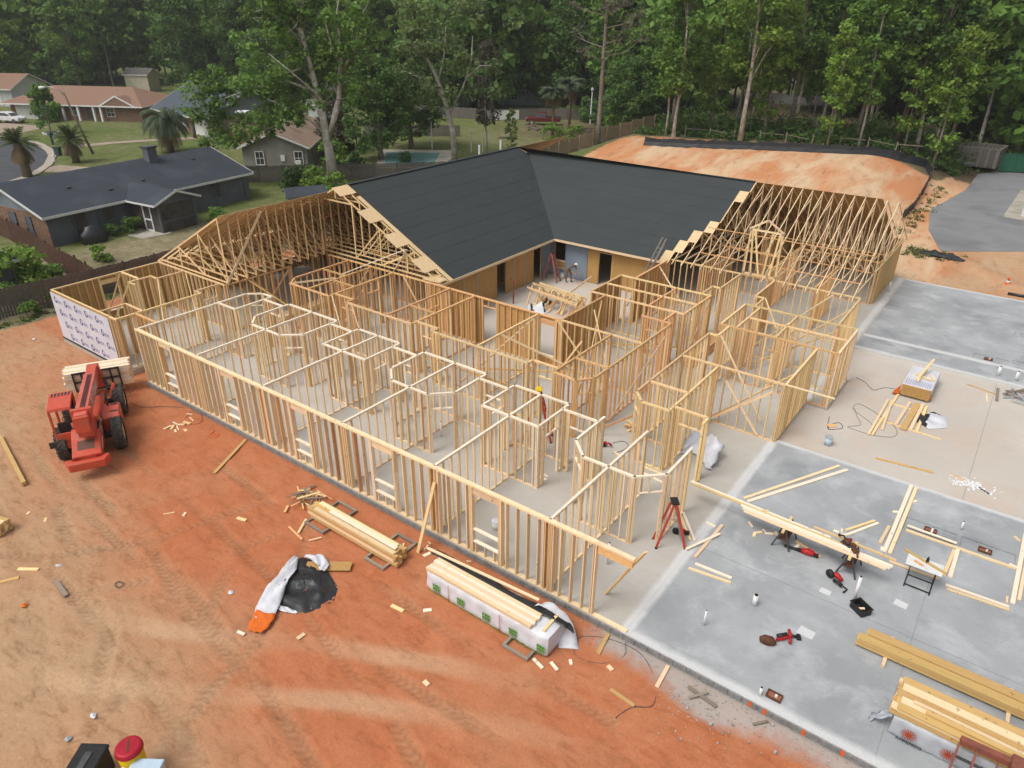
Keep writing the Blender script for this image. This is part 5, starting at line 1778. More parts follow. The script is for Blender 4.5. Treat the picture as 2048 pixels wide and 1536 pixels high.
b = MB()
b.box(0.372, -0.1, 0.5, 0.39, 0.06, 0.68)
b.build('latch', 'wrap_grey', t)
t = thing('tool_chest', 'black plastic tool chest cut off by the bottom edge', 'tool chest', (-14.25, 2.55, DZ), rad(35))
b = MB()
b.box(-0.32, -0.5, 0.0, 0.32, 0.42, 0.7)
bevel(b.build('body', 'black_plastic', t), 0.04)
b = MB()
b.box(-0.34, -0.52, 0.71, 0.34, 0.44, 0.82)
bevel(b.build('lid', 'black_plastic', t), 0.03)
b = MB()
b.box(-0.08, -0.3, 0.821, 0.08, 0.2, 0.845)
b.build('handle', 'steel_dark', t)
# scraps of litter
for x, y, m, lab in ((-22.75, 5.48, 'wrap_white', 'small white scrap of plastic on tan dirt'), (-21.72, 4.02, 'print_orange', 'small orange and white food wrapper on tan dirt'), (-16.05, 3.41, 'wrap_white', 'white crumpled paper on tan dirt near the yellow cooler'), (-15.9, 2.7, 'wrap_grey', 'pale crushed bottle on tan dirt near the bottom edge'), (-17.1, 8.2, 'wrap_white', 'white crumpled cup beside the orange corner of the tarp'), (-43.0, 13.1, 'wrap_white', 'flat white scrap on dirt by the wrapped wall')):
    t = thing('litter_scrap', lab, 'litter', (x, y, DZ))
    b = MB()
    pts = [(0.11 * math.cos(k * 0.9) * rg.uniform(0.6, 1.3), 0.09 * math.sin(k * 0.9) * rg.uniform(0.6, 1.3)) for k in range(7)]
    vs = [(px, py, 0.02 + rg.uniform(0, 0.03)) for px, py in pts] + [(0, 0, 0.08)]
    b.add(vs, [(k, (k + 1) % 7, 7) for k in range(7)])
    b.build('scrap', m, t)
t = thing('wire_loop', 'small dark loop of wire on the tan dirt', 'wire', (-20.27, 6.25, DZ))
b = MB()
b.tube([(0.16 * math.cos(k * 0.42), 0.11 * math.sin(k * 0.42), 0.03) for k in range(16)], 0.014, 6)
b.build('loop', 'steel_dark', t)


def cable(name, label, cat, pts, r, mat, z):
    t = thing(name, label, cat, (pts[0][0], pts[0][1], z))
    P = [Vector((x - pts[0][0], y - pts[0][1], r)) for x, y in pts]
    out = []
    for i in range(len(P) - 1):
        p0, p1, p2, p3 = P[max(i - 1, 0)], P[i], P[i + 1], P[min(i + 2, len(P) - 1)]
        for k in range(6):
            u = k / 6
            out.append(0.5 * ((2 * p1) + (p2 - p0) * u + (2 * p0 - 5 * p1 + 4 * p2 - p3) * u * u + (3 * p1 - p0 - 3 * p2 + p3) * u ** 3))
    out.append(P[-1])
    b = MB()
    b.tube(out, r, 6)
    b.build('cable', mat, t, True)


cable('cable', 'dark cable looping over the rubble at the slab corner', 'cable', [(-6.1, 14.0), (-5.9, 13.5), (-6.3, 12.9), (-7.0, 12.7), (-7.3, 13.3), (-6.6, 13.8), (-5.6, 13.9), (-4.9, 13.4), (-4.9, 13.0), (-5.4, 12.6)], 0.010, 'steel_dark', DZ)
cable('cable', 'dark cable trailing across the red dirt toward the short board', 'cable', [(-4.6, 13.0), (-4.5, 12.5), (-4.9, 12.15), (-5.1, 11.6)], 0.012, 'steel_dark', DZ)
cable('cable', 'thin dark cable lying by the telehandler front wheel', 'cable', [(-33.0, 13.6), (-32.2, 12.8), (-31.0, 12.7), (-30.2, 13.3), (-29.3, 13.9)], 0.012, 'steel_dark', DZ)
cable('cable', 'wire curl beside the offcut pile on the red dirt', 'cable', [(-28.3, 13.4), (-28.6, 13.9), (-28.0, 14.0), (-27.4, 13.6), (-27.6, 13.2)], 0.01, 'steel_dark', DZ)
cable('rebar_tangle', 'tangle of bent dark wire on the sandy court left of the boards', 'wire', [(-4.19, 32.56), (-3.9, 31.8), (-3.59, 31.1), (-4.0, 30.6), (-3.76, 30.5), (-2.9, 30.5), (-2.17, 30.94), (-2.3, 31.8), (-3.2, 32.6), (-4.1, 33.1), (-4.2, 32.4), (-3.3, 31.6), (-3.0, 31.0)], 0.009, 'steel_dark', -0.1)
cable('cable', 'black hose loop on the court corner near the brown plank', 'cable', [(-4.9, 31.0), (-4.67, 29.9), (-4.3, 30.1), (-4.16, 30.36), (-4.4, 30.7), (-4.7, 30.2), (-4.6, 29.8)], 0.012, 'black_plastic', -0.1)
cable('cable', 'long dark wire across the court toward the white panel stack', 'cable', [(-4.9, 35.9), (-4.4, 35.6), (-3.9, 35.0), (-3.5, 35.6), (-2.9, 35.8)], 0.012, 'steel_dark', -0.1)
cable('cable', 'dark cable curled on the corridor floor by the red saw', 'cable', [(-11.2, 22.2), (-11.0, 22.6), (-10.95, 23.1), (-11.3, 23.3), (-11.6, 22.9)], 0.012, 'steel_dark', 0.0)
cable('chalk_string', 'thin orange string lying on red dirt near the wall', 'string', [(-26.3, 13.6), (-26.1, 13.2), (-25.9, 13.5), (-25.7, 13.2), (-25.9, 13.0)], 0.018, 'cone_orange', DZ)
# rubble along the slab edge: too small to count
rb = MB()
rg = random.Random(12)
for k in range(330):
    x = rg.uniform(-7.6, 1.0)
    y = 13.95 - abs(rg.gauss(0, 0.3))
    if rg.random() < 0.35:
        x, y = rg.gauss(-3.4, 0.8), 13.4 - abs(rg.gauss(0, 0.5))
    s = rg.uniform(0.006, 0.024) * (2.0 if rg.random() < 0.06 else 1)
    an = rg.uniform(0, 3)
    rb.stick((x - s * math.cos(an), y - s * math.sin(an), DZ + s * 0.5), (x + s * math.cos(an), y + s * math.sin(an), DZ + s * 0.7), s * 1.5, s * 1.2)
tag(rb.build('rubble', 'gravel_grey'), 'grey cement rubble strewn along the slab edge', 'rubble', kind='stuff')
for x in (-2.4, -2.0, -1.0, -0.05):
    t = thing('paint_mark', 'orange spray-paint mark on the grey slab edge', 'paint mark', (x, FRONT - 0.055, -0.2), 0, 'orange marks along the slab edge')
    b = MB()
    b.box(-0.045, -0.004, 0.0, 0.045, 0.0, 0.2)
    b.build('mark', 'cone_orange', t)

# ================================================================== WORK AREA ON THE GREY SLAB
def sawhorse(x, y, rz, label):
    t = thing('sawhorse', label, 'sawhorse', (x, y, 0), rz)
    bar('beam', (-0.02, -0.5, 0.74), (-0.02, 0.5, 0.74), 0.09, 0.09, 'pine_honey', t)
    for sx in (-1, 1):
        for sy in (-1, 1):
            bar('leg', (sx * 0.05, sy * 0.36, 0.74), (sx * 0.3, sy * 0.42, 0.0), 0.045, 0.045, 'steel_dark', t)
    b = MB()
    b.box(-0.16, -0.38, 0.32, 0.16, 0.38, 0.345)
    b.build('tray', 'leather', t)
    for sy in (-1, 1):
        bar('brace', (-0.19, sy * 0.39, 0.34), (0.19, sy * 0.39, 0.34), 0.03, 0.03, 'steel_dark', t)


sawhorse(-3.75, 20.95, 0, 'dark metal sawhorse under the long boards, next to the red blower')
sawhorse(-1.62, 20.9, 0, 'dark metal sawhorse under the board ends, near the white table')
for k, (a, b, m, lab) in enumerate([
    ((-7.4, 21.28), (-2.4, 21.08), 'pine_white', 'longest pale board across the sawhorses, reaching over the cured slab'),
    ((-7.35, 21.17), (-2.0, 20.98), 'pine_honey', 'darker long board across the sawhorses, second from the back'),
    ((-5.4, 21.0), (-0.45, 20.83), 'pine_white', 'white board across the sawhorses, middle of the row'),
    ((-5.3, 20.88), (-0.5, 20.7), 'pine_white', 'white board across the sawhorses, second from the front'),
    ((-5.2, 20.74), (-0.6, 20.58), 'pine_pale', 'frontmost board across the sawhorses'),
    ((-3.0, 21.33), (-0.42, 21.2), 'pine_honey', 'short honey board at the back of the sawhorse boards')]):
    tag(bar('loose_board', (a[0], a[1] - 0.05, 0.81), (b[0], b[1] - 0.05, 0.81), 0.105, 0.04, m), lab, 'board')
tag(bar('loose_board', (-4.75, 21.0, 0.853), (-4.5, 21.16, 0.853), 0.05, 0.04, 'pine_pale'), 'small block lying on top of the sawhorse boards', 'board')
# work table
t = thing('work_table', 'small white folding table with black legs on the grey slab', 'table', (0.35, 21.62, 0))
b = MB()
b.box(-0.52, -0.3, 0.70, 0.52, 0.3, 0.735)
bevel(b.build('tabletop', 'white_paint', t), 0.015)
for sx in (-0.36, 0.36):
    for sy in (-0.25, 0.25):
        bar('leg', (sx, sy, 0.70), (sx, sy * 1.5 - 0.1, 0.0), 0.03, 0.03, 'black_plastic', t)
    bar('leg_foot', (sx, -0.5, 0.015), (sx, 0.35, 0.015), 0.035, 0.03, 'black_plastic', t)
for y_, z_ in ((-0.42, 0.05), (-0.32, 0.36)):
    bar('crossbar', (-0.36, y_, z_), (0.36, y_, z_), 0.03, 0.03, 'black_plastic', t)
t = thing('drink_bottle', 'dark bottle standing on the white folding table', 'bottle', (0.38, 21.72, 0.737))
b = MB()
b.tube([(0, 0, 0), (0, 0, 0.17), (0, 0, 0.2), (0, 0, 0.24)], [0.042, 0.042, 0.02, 0.02], 14)
b.build('body', 'black_plastic', t, True)
tag(bar('loose_board', (-0.32, 21.98, 0.765), (0.95, 21.5, 0.765), 0.07, 0.05, 'pine_gold'), 'yellow stick laid across the white folding table', 'board')
tag(bar('loose_board', (0.05, 21.6, 0.755), (0.3, 21.48, 0.755), 0.09, 0.035, 'pine_orange'), 'short orange block on the white folding table', 'board')


def tool(name, label, loc, rz, parts):
    t = thing(name, label, 'tool', loc, rz)
    for nm, kind, m, a in parts:
        b = MB()
        if kind == 'box':
            b.box(*a)
            bevel(b.build(nm, m, t), 0.012)
        else:
            b.tube(a[0], a[1], 12)
            b.build(nm, m, t, True)
    return t


tool('leaf_blower', 'red and black cordless blower lying under the sawhorse boards', (-3.05, 20.75, 0), rad(6), [
    ('nozzle', 'tube', 'black_plastic', ([(-0.62, 0, 0.07), (-0.3, 0, 0.08), (-0.05, 0, 0.09)], [0.05, 0.045, 0.075])),
    ('housing', 'tube', 'tool_red', ([(-0.06, 0, 0.1), (0.1, 0, 0.12), (0.28, 0.0, 0.12), (0.34, 0, 0.11)], [0.08, 0.11, 0.1, 0.06])),
    ('handle', 'tube', 'tool_red', ([(0.02, 0, 0.18), (0.15, 0.02, 0.25), (0.32, 0, 0.2), (0.4, 0, 0.12)], [0.025, 0.025, 0.025, 0.03])),
    ('battery', 'box', 'black_plastic', (0.34, -0.06, 0.03, 0.48, 0.06, 0.14))])
tool('circular_saw', 'red circular saw lying on the sawhorse boards', (-1.88, 20.98, 0.832), rad(-25), [
    ('base_plate', 'box', 'steel_dark', (-0.2, -0.1, 0.0, 0.18, 0.1, 0.012)),
    ('blade_guard', 'tube', 'leather', ([(-0.02, -0.03, 0.1), (-0.02, 0.05, 0.1)], [0.12, 0.12])),
    ('motor', 'tube', 'tool_red', ([(-0.02, 0.05, 0.1), (-0.02, 0.2, 0.11)], [0.07, 0.06])),
    ('handle', 'tube', 'black_plastic', ([(-0.12, 0.05, 0.12), (-0.2, 0.05, 0.2), (-0.3, 0.05, 0.14), (-0.36, 0.06, 0.1)], [0.03, 0.028, 0.03, 0.05])),
    ('battery', 'box', 'leather', (0.1, 0.03, 0.02, 0.26, 0.14, 0.12))])
tool('tool_belt', 'dark tool belt draped over the sawhorse boards beside the saw', (-1.55, 20.75, 0.832), rad(-50), [
    ('belt', 'tube', 'leather', ([(-0.3, 0, 0.03), (-0.1, 0.06, 0.05), (0.1, 0.0, 0.04), (0.28, -0.08, 0.02)], [0.03, 0.035, 0.035, 0.025])),
    ('pouch', 'box', 'leather', (-0.12, -0.1, 0.0, 0.08, 0.08, 0.11))])
tool('framing_saw', 'red and black framing saw with strap on the slab behind the white pipe', (-1.85, 19.98, 0), rad(-35), [
    ('blade_guard', 'tube', 'black_plastic', ([(-0.22, -0.04, 0.14), (-0.22, 0.06, 0.14)], [0.14, 0.14])),
    ('motor', 'tube', 'tool_red', ([(-0.18, 0.06, 0.13), (-0.1, 0.2, 0.12), (0.12, 0.18, 0.1)], [0.08, 0.09, 0.07])),
    ('handle', 'tube', 'black_plastic', ([(0.05, -0.05, 0.1), (0.2, -0.05, 0.16), (0.32, 0.02, 0.1)], [0.06, 0.05, 0.07])),
    ('strap', 'tube', 'black_plastic', ([(0.3, 0.1, 0.04), (0.46, 0.12, 0.05), (0.52, -0.08, 0.03)], [0.022, 0.022, 0.03]))])
tool('nail_gun', 'black and red nail gun on the slab beside the brown tool pouch', (-2.4, 16.55, 0), rad(50), [
    ('magazine', 'box', 'tool_red', (-0.2, -0.04, 0.04, 0.14, 0.03, 0.12)),
    ('body', 'tube', 'black_plastic', ([(-0.1, 0.08, 0.1), (0.2, 0.08, 0.12)], [0.075, 0.06])),
    ('handle', 'tube', 'tool_red', ([(0.15, 0.05, 0.1), (0.2, -0.1, 0.14), (0.1, -0.22, 0.12)], [0.04, 0.035, 0.05]))])
tool('impact_driver', 'red impact driver behind the nail gun on the grey slab', (-2.28, 16.85, 0), rad(120), [
    ('body', 'tube', 'tool_red', ([(-0.14, 0, 0.1), (0.12, 0, 0.12)], [0.055, 0.045])),
    ('grip', 'tube', 'black_plastic', ([(-0.05, 0, 0.1), (-0.08, -0.18, 0.07)], [0.035, 0.04])),
    ('battery', 'box', 'black_plastic', (-0.16, -0.3, 0.01, 0.02, -0.18, 0.1))])
tool('tool_pouch', 'brown leather tool pouch lying on the grey slab', (-2.7, 16.2, 0), rad(15), [
    ('pouch', 'tube', 'leather', ([(-0.22, 0, 0.07), (-0.1, 0, 0.11), (0.1, 0, 0.11), (0.2, 0, 0.06)], [0.08, 0.14, 0.14, 0.07])),
    ('flap', 'box', 'leather', (-0.12, -0.17, 0.14, 0.1, 0.1, 0.19))])
tool('circular_saw', 'magenta-red saw on the corridor floor', (-11.7, 22.45, 0), rad(30), [
    ('blade_guard', 'tube', 'black_plastic', ([(-0.1, -0.04, 0.12), (-0.1, 0.05, 0.12)], [0.12, 0.12])),
    ('motor', 'tube', 'tool_red', ([(-0.1, 0.05, 0.12), (0.05, 0.12, 0.13)], [0.1, 0.08])),
    ('handle', 'tube', 'tool_red', ([(0.0, 0, 0.16), (0.14, 0, 0.22), (0.26, 0, 0.1)], [0.035, 0.035, 0.05]))])
tool('circular_saw', 'black and red saw on the floor behind the red stepladder', (-6.82, 19.1, 0), rad(10), [
    ('blade_guard', 'tube', 'black_plastic', ([(-0.1, -0.04, 0.13), (-0.1, 0.05, 0.13)], [0.13, 0.13])),
    ('motor', 'tube', 'tool_red', ([(0.0, 0.05, 0.14), (0.2, 0.1, 0.16)], [0.08, 0.07])),
    ('battery', 'box', 'black_plastic', (0.18, 0.02, 0.06, 0.34, 0.14, 0.18))])
# crate
t = thing('plastic_crate', 'open black plastic crate beside the tall white pipe', 'crate', (-0.86, 19.15, 0), rad(-35))
b = MB()
for x0, y0, x1, y1 in ((-0.25, -0.18, -0.235, 0.18), (0.235, -0.18, 0.25, 0.18), (-0.235, -0.18, 0.235, -0.165), (-0.235, 0.165, 0.235, 0.18)):
    b.box(x0, y0, 0.0, x1, y1, 0.24)
b.box(-0.235, -0.165, 0.0, 0.235, 0.165, 0.02)
b.build('body', 'black_plastic', t)
b = MB()
for x0, y0, x1, y1 in ((-0.275, -0.205, -0.25, 0.205), (0.25, -0.205, 0.275, 0.205), (-0.25, -0.205, 0.25, -0.18), (-0.25, 0.18, 0.25, 0.205)):
    b.box(x0, y0, 0.215, x1, y1, 0.245)
b.build('rim', 'black_plastic', t)
tag(bar('wood_offcut', (-0.98, 19.1, 0.06), (-0.76, 19.2, 0.12), 0.07, 0.03, 'pine_pale'), 'pale scrap inside the black crate', 'offcut')
# pipes standing out of the slabs
for x, y, h, r, lab in ((-3.53, 17.42, 0.42, 0.075, 'fat white pipe stub on the grey slab near the tool pouch'), (-1.12, 19.52, 0.95, 0.05, 'tall white pipe standing behind the black crate'), (0.25, 24.5, 0.33, 0.035, 'white pipe in the first drain recess'), (1.06, 25.4, 0.36, 0.035, 'white pipe with cement collar above the recesses'), (-4.44, 15.72, 0.6, 0.03, 'thin white pipe near the slab seam with damp ring'), (-2.26, 14.32, 0.3, 0.04, 'short white pipe at the slab front edge'), (0.81, 40.35, 0.5, 0.07, 'left white pipe on the far slab edge'), (1.58, 40.23, 0.5, 0.07, 'right white pipe on the far slab edge'), (-6.3, 50.2, 0.7, 0.05, 'white pipe beside the roofed wing end wall'), (-8.05, 16.3, 0.9, 0.04, 'white pipe standing in the open bathroom'), (-17.7, 18.9, 0.75, 0.035, 'white pipe with black cap in the second chamfered bathroom'), (-26.9, 19.2, 0.7, 0.04, 'white pipe in the first chamfered bathroom'), (-37.7, 16.9, 0.8, 0.04, 'white pipe inside the left wing room')):
    t = thing('pipe_stub', lab, 'pipe', (x, y, -0.06 if y in (24.5,) else 0.0))
    b = MB()
    b.tube([(0, 0, 0), (0, 0, h)], r, 16)
    b.build('pipe', 'pvc', t, True)
    b = MB()
    b.tube([(0, 0, h), (0, 0, h + 0.012)], r * 0.8, 16)
    b.build('mouth', 'black_plastic', t)
for x, y, s, lab in ((-1.94, 19.36, 0.17, 'pale cement patch near the framing saw'), (0.08, 20.22, 0.2, 'pale cement patch in front of the white table'), (-1.92, 17.29, 0.24, 'bright white square patch right of the nail gun')):
    t = thing('cement_patch', lab, 'patch', (x, y, 0.0))
    b = MB()
    b.prism([(-s, -s * 0.7), (s * 0.9, -s * 0.8), (s, s * 0.6), (-s * 0.8, s * 0.75)], 0.001, 0.006)
    b.build('patch', 'concrete_white', t)
for x, y, z, lab in ((0.2, 24.75, -0.06, 'rusty box-out with clay in the first drain recess'), (1.88, 24.68, -0.06, 'rusty box-out with clay in the second drain recess'), (-1.94, 14.5, 0.0, 'rusty box-out with clay at the slab front edge'), (0.2, 42.35, -0.06, 'rusty box-out in the far slab recess')):
    t = thing('drain_boxout', lab, 'box-out', (x, y, z))
    b = MB()
    for x0, y0, x1, y1 in ((-0.2, -0.13, -0.17, 0.13), (0.17, -0.13, 0.2, 0.13), (-0.17, -0.13, 0.17, -0.1), (-0.17, 0.1, 0.17, 0.13)):
        b.box(x0, y0, 0.001, x1, y1, 0.07)
    b.build('frame', 'leather', t)
    b = MB()
    b.box(-0.168, -0.098, 0.002, 0.168, 0.098, 0.03)
    b.build('clay', 'terracotta', t)
    b = MB()
    b.tube([(0.05, 0, 0.03), (0.05, 0, 0.1)], 0.035, 12)
    b.build('pipe', 'pvc', t)


# ladders
def stepladder(name, label, loc, rz, h, wd, spread, m, cap, topw=0.3):
    t = thing(name, label, 'ladder', loc, rz)
    for sx in (-1, 1):
        bar('rail', (sx * wd / 2, -spread / 2, 0.03), (sx * topw / 2, -0.04, h), 0.045, 0.09, m, t, (1, 0, 0))
        bar('rear_rail', (sx * wd / 2 * 0.95, spread / 2, 0.03), (sx * topw / 2, 0.04, h), 0.045, 0.07, m, t, (1, 0, 0))
        for sp in (-1, 1):
            b = MB()
            b.box(sx * wd / 2 - 0.03, sp * spread / 2 - 0.04, 0.0, sx * wd / 2 + 0.03, sp * spread / 2 + 0.04, 0.06)
            b.build('foot', 'black_plastic', t)
    n = int(h / 0.3)
    for k in range(1, n + 1):
        f = k * 0.3 / h
        if f > 0.95:
            break
        w_ = wd + (topw - wd) * f
        y_ = -spread / 2 * (1 - f) - 0.04 * f
        bar('step', (-w_ / 2, y_ + 0.02, k * 0.3), (w_ / 2, y_ + 0.02, k * 0.3), 0.09, 0.025, 'alu', t)
        if k % 2:
            bar('rear_brace', (-w_ / 2 * 0.95, -y_, k * 0.3), (w_ / 2 * 0.95, -y_, k * 0.3), 0.02, 0.02, 'alu', t)
    for sx in (-1, 1):
        bar('spreader', (sx * wd * 0.42, -spread * 0.24, h * 0.5), (sx * wd * 0.42, spread * 0.24, h * 0.5), 0.012, 0.02, 'alu', t)
    b = MB()
    b.box(-topw / 2 - 0.04, -0.13, h, topw / 2 + 0.04, 0.13, h + 0.07)
    bevel(b.build('top_cap', cap, t), 0.02)
    return t


stepladder('stepladder', 'red stepladder with black cap beside the open bathroom frame', (-6.88, 18.45, 0), rad(127), 1.78, 0.5, 0.98, 'ladder_red', 'black_plastic')
stepladder('stepladder', 'red stepladder with yellow cap standing in the corridor', (-14.35, 21.3, 0), rad(118), 2.35, 0.6, 1.2, 'ladder_red', 'cooler_yellow')
stepladder('stepladder', 'pink-red stepladder with dark cap in the court corner', (-25.1, 38.4, 0), rad(95), 1.95, 0.58, 1.1, 'ladder_pink', 'machine_dark')
t = thing('extension_ladder', 'grey extension ladder leaning on the felt roof eave', 'ladder', (-18.55, 37.2, 0))
A, B_ = Vector((0, 0, 0.0)), Vector((0.9, 1.95, 3.75))
sdv = Vector((0.92, -0.4, 0)).normalized()
for s in (-0.2, 0.2):
    bar('rail', A + sdv * s, B_ + sdv * s, 0.03, 0.08, 'alu', t, sdv)
    bar('fly_rail', A.lerp(B_, 0.45) + sdv * s * 0.85 + Vector((0, -0.05, 0.04)), A.lerp(B_, 1.08) + sdv * s * 0.85 + Vector((0, -0.05, 0.04)), 0.03, 0.07, 'alu', t, sdv)
for k in range(1, 14):
    p = A.lerp(B_, k / 14)
    bar('rung', p - sdv * 0.2, p + sdv * 0.2, 0.03, 0.03, 'alu', t)

# golden 2x12 pack on dunnage
t = thing('lumber_pack', 'long golden planks stacked on short blocks across the grey slab', 'lumber stack', (-0.66, 17.75, 0))
for r in range(7):
    for c in range(2):
        y0 = 0.0 if c == 0 else 0.3
        if c == 0 and r == 6:
            continue
        bar('plank', (0.02 * ((r * 3 + c) % 4) + (0.18 if c else 0), y0, 0.115 + r * 0.04), (5.6 + 0.05 * (r % 3), y0, 0.115 + r * 0.04), 0.285, 0.0385, 'pine_gold', t)
for x in (0.82, 3.78):
    tag(bar('dunnage_block', (-0.66 + x, 17.28, 0.045), (-0.66 + x, 18.55, 0.045), 0.09, 0.088, 'pine_pale'), 'short block under the golden planks, %s one' % ('left' if x < 1 else 'right'), 'board')
# wrapped pack with opened top
WB = thing('wrapped_lumber_pack', 'lumber pack in grey wrap printed with orange suns at the lower right', 'lumber stack', (0.72, 15.14, 0.0))
wrapped(WB, 5.0, 1.15, 0.62, 'wrap_grey', 8)
rg = random.Random(21)
for r in range(5):
    for c in range(5):
        y0 = 0.2 + c * 0.235
        if r == 4 and c == 2:
            continue
        e = rg.uniform(-0.12, 0.08)
        bar('plank', (e - 0.03, y0, 0.665 + r * 0.05), (5.2 + e, y0, 0.665 + r * 0.05), 0.228, 0.046, 'pine_gold' if rg.random() < 0.75 else 'pine_pale', WB)
bar('plank', (0.3, 0.5, 0.93), (5.4, 0.42, 0.93), 0.089, 0.04, 'pine_pale', WB)
bar('plank', (0.6, 0.36, 0.93), (5.4, 0.3, 0.93), 0.14, 0.04, 'pine_gold', WB)
for k in range(5):
    cx_, cz_ = 0.42 + k * 0.86, 0.36 if k % 2 == 0 else 0.34
    mb = MB()
    n = 15
    for q in range(n):
        a0 = 2 * math.pi * q / n
        tip = (cx_ + 0.2 * math.cos(a0 + 0.32), cz_ + 0.2 * math.sin(a0 + 0.32))
        p0 = (cx_ + 0.06 * math.cos(a0 - 0.02), cz_ + 0.06 * math.sin(a0 - 0.02))
        p1 = (cx_ + 0.06 * math.cos(a0 + 0.2), cz_ + 0.06 * math.sin(a0 + 0.2))
        m0 = (cx_ + 0.15 * math.cos(a0 + 0.1), cz_ + 0.15 * math.sin(a0 + 0.1))
        m1 = (cx_ + 0.15 * math.cos(a0 + 0.3), cz_ + 0.15 * math.sin(a0 + 0.3))
        mb.add([(x, -0.066, z) for x, z in (p0, m0, tip, m1, p1)], [(0, 1, 2, 3, 4)])
    mb.add([(cx_ + 0.07 * math.cos(2 * math.pi * q / 12), -0.067, cz_ + 0.07 * math.sin(2 * math.pi * q / 12)) for q in range(12)], [tuple(range(12))])
    mb.build('printed_sun', 'print_rust', WB)
    if k in (0, 2):
        mt = Matrix.Rotation(rad(90), 4, 'X')
        mt.translation = (cx_ + 0.05, -0.07, 0.11)
        text_mesh('printed_text', 'APPENSO', 0.14, 'print_dark', WB, mt)
grid = []
for i in range(9):
    u = i / 8
    grid.append([(-0.05 - 0.42 * u + 0.03 * math.sin(j * 2.0 + i), 0.1 + 0.25 * (j / 4) + 0.05 * math.sin(i * 1.3 + j), 0.5 - 0.46 * u + 0.05 * math.sin(j * 1.7) * (1 - u)) for j in range(5)])
sheet('wrap_flap', grid, 'wrap_grey', WB, 0.004)
# rusty fork carriage of a second machine, at the lower right corner
FC = thing('fork_carriage', 'rusty red fork carriage frame at the lower right corner', 'fork carriage', (2.1, 14.35, 0.0))
b = MB()
b.stick((0, 0.72, 1.0), (1.1, 0.78, 1.0), 0.16, 0.16, (0, 1, 0))
b.build('top_beam', 'rust_red', FC)
for x in (0.0, 0.36, 0.8):
    bar('upright', (x, 0.66, 0.96), (x - 0.05, -0.1, 0.1), 0.045, 0.06, 'rust_red', FC, (1, 0, 0))
for y, z in ((0.45, 0.72), (0.15, 0.4), (-0.1, 0.12)):
    bar('crossbar', (-0.04, y, z), (1.1, y + 0.03, z), 0.05, 0.06, 'steel_dark' if z > 0.6 else 'rust_red', FC)
b = MB()
b.box(1.0, 0.55, 0.82, 1.32, 0.95, 1.14)
bevel(b.build('bracket', 'rust_red', FC), 0.03)
b = MB()
b.box(1.06, 0.53, 0.9, 1.26, 0.552, 1.1)
b.build('socket', 'machine_dark', FC)
for x in (0.25, 0.9):
    bar('fork', (x, 0.6, 0.06), (x, -0.9, 0.06), 0.13, 0.06, 'steel_dark', FC)

# white plastic sheet hanging over the bathroom frame
grid = []
rgn = np.random.default_rng(31)
for i in range(22):
    u = i / 21
    grid.append([(-8.95 + 1.5 * u + 0.06 * math.sin(j * 1.3 + i), 24.9 - 1.1 * math.sin(j / 9 * 1.5) + 0.35 * math.sin(u * 5) + rgn.normal(0, 0.025), max(0.02, 0.75 * (1 - j / 9) ** 1.3 * (0.55 + 0.45 * abs(math.cos(u * 4.2))) + 0.08 * abs(math.sin(i * 1.2 + j)) + rgn.normal(0, 0.01))) for j in range(10)])
o = sheet('plastic_sheet', grid, 'wrap_white', None, 0.004)
tag(o, 'crumpled white plastic sheet heaped on the floor by the stud frame', 'plastic sheet')

# ================================================================== SANDY COURT
t = thing('panel_stack', 'stack of sheets in white wrap with orange corners on the sandy court', 'panel stack', (-2.15, 36.4, -0.1), rad(0))
b = MB()
for k in range(12):
    b.box(-0.62 + 0.004 * (k % 3), -1.25, 0.1 + k * 0.045, 0.62 + 0.004 * (k % 2), 1.25, 0.142 + k * 0.045)
b.build('sheets', 'osb', t)
for x in (-0.5, 0.5):
    bar('skid', (x, -1.2, 0.05), (x, 1.2, 0.05), 0.09, 0.09, 'pine_grey', t)
wr = MB()
wr.box(-0.64, -1.2, 0.2, 0.64, 1.27, 0.665)
wrp = bevel(wr.build('wrap', 'wrap_white', t), 0.03)
b = MB()
b.add([(-0.66, -1.22, 0.5), (-0.66, -1.23, 0.12), (-0.95, -1.35, 0.05), (-0.9, -0.9, 0.1), (-0.66, -0.8, 0.45)], [(0, 1, 2), (0, 2, 3, 4)])
b.build('wrap_corner', 'print_orange', t)
b = MB()
b.add([(0.645, -1.2, 0.45), (0.66, -1.22, 0.15), (0.72, -1.0, 0.08), (0.646, -0.95, 0.35)], [(0, 1, 2, 3)])
b.build('wrap_corner', 'print_orange', t)
pm = MB()
for r in range(9):
    for c in range(12):
        pm.add([(-0.56 + c * 0.094, -1.13 + r * 0.075, 0.667), (-0.515 + c * 0.094, -1.13 + r * 0.075, 0.667), (-0.5 + c * 0.094, -1.085 + r * 0.075, 0.667), (-0.545 + c * 0.094, -1.085 + r * 0.075, 0.667)], [(0, 1, 2, 3)])
pm.build('printed_pattern', 'wrap_print_soft', t, kind='stuff')
for k, (a, b_, lab) in enumerate((((-2.3, 35.9, 0.62), (-1.95, 37.6, 1.15), 'long board leaning up on the white panel stack'), ((-2.25, 35.7, 0.62), (-2.1, 37.1, 0.7), 'board lying along the white panel stack'), ((-2.5, 36.6, 0.6), (-1.75, 36.2, 0.62), 'board lying across the white panel stack'), ((-1.85, 36.9, 0.6), (-1.6, 36.3, 0.6), 'short board at the right of the white panel stack top'))):
    tag(bar('loose_board', a, b_, 0.1, 0.04, 'pine_pale' if k % 2 else 'pine_honey'), lab, 'board')
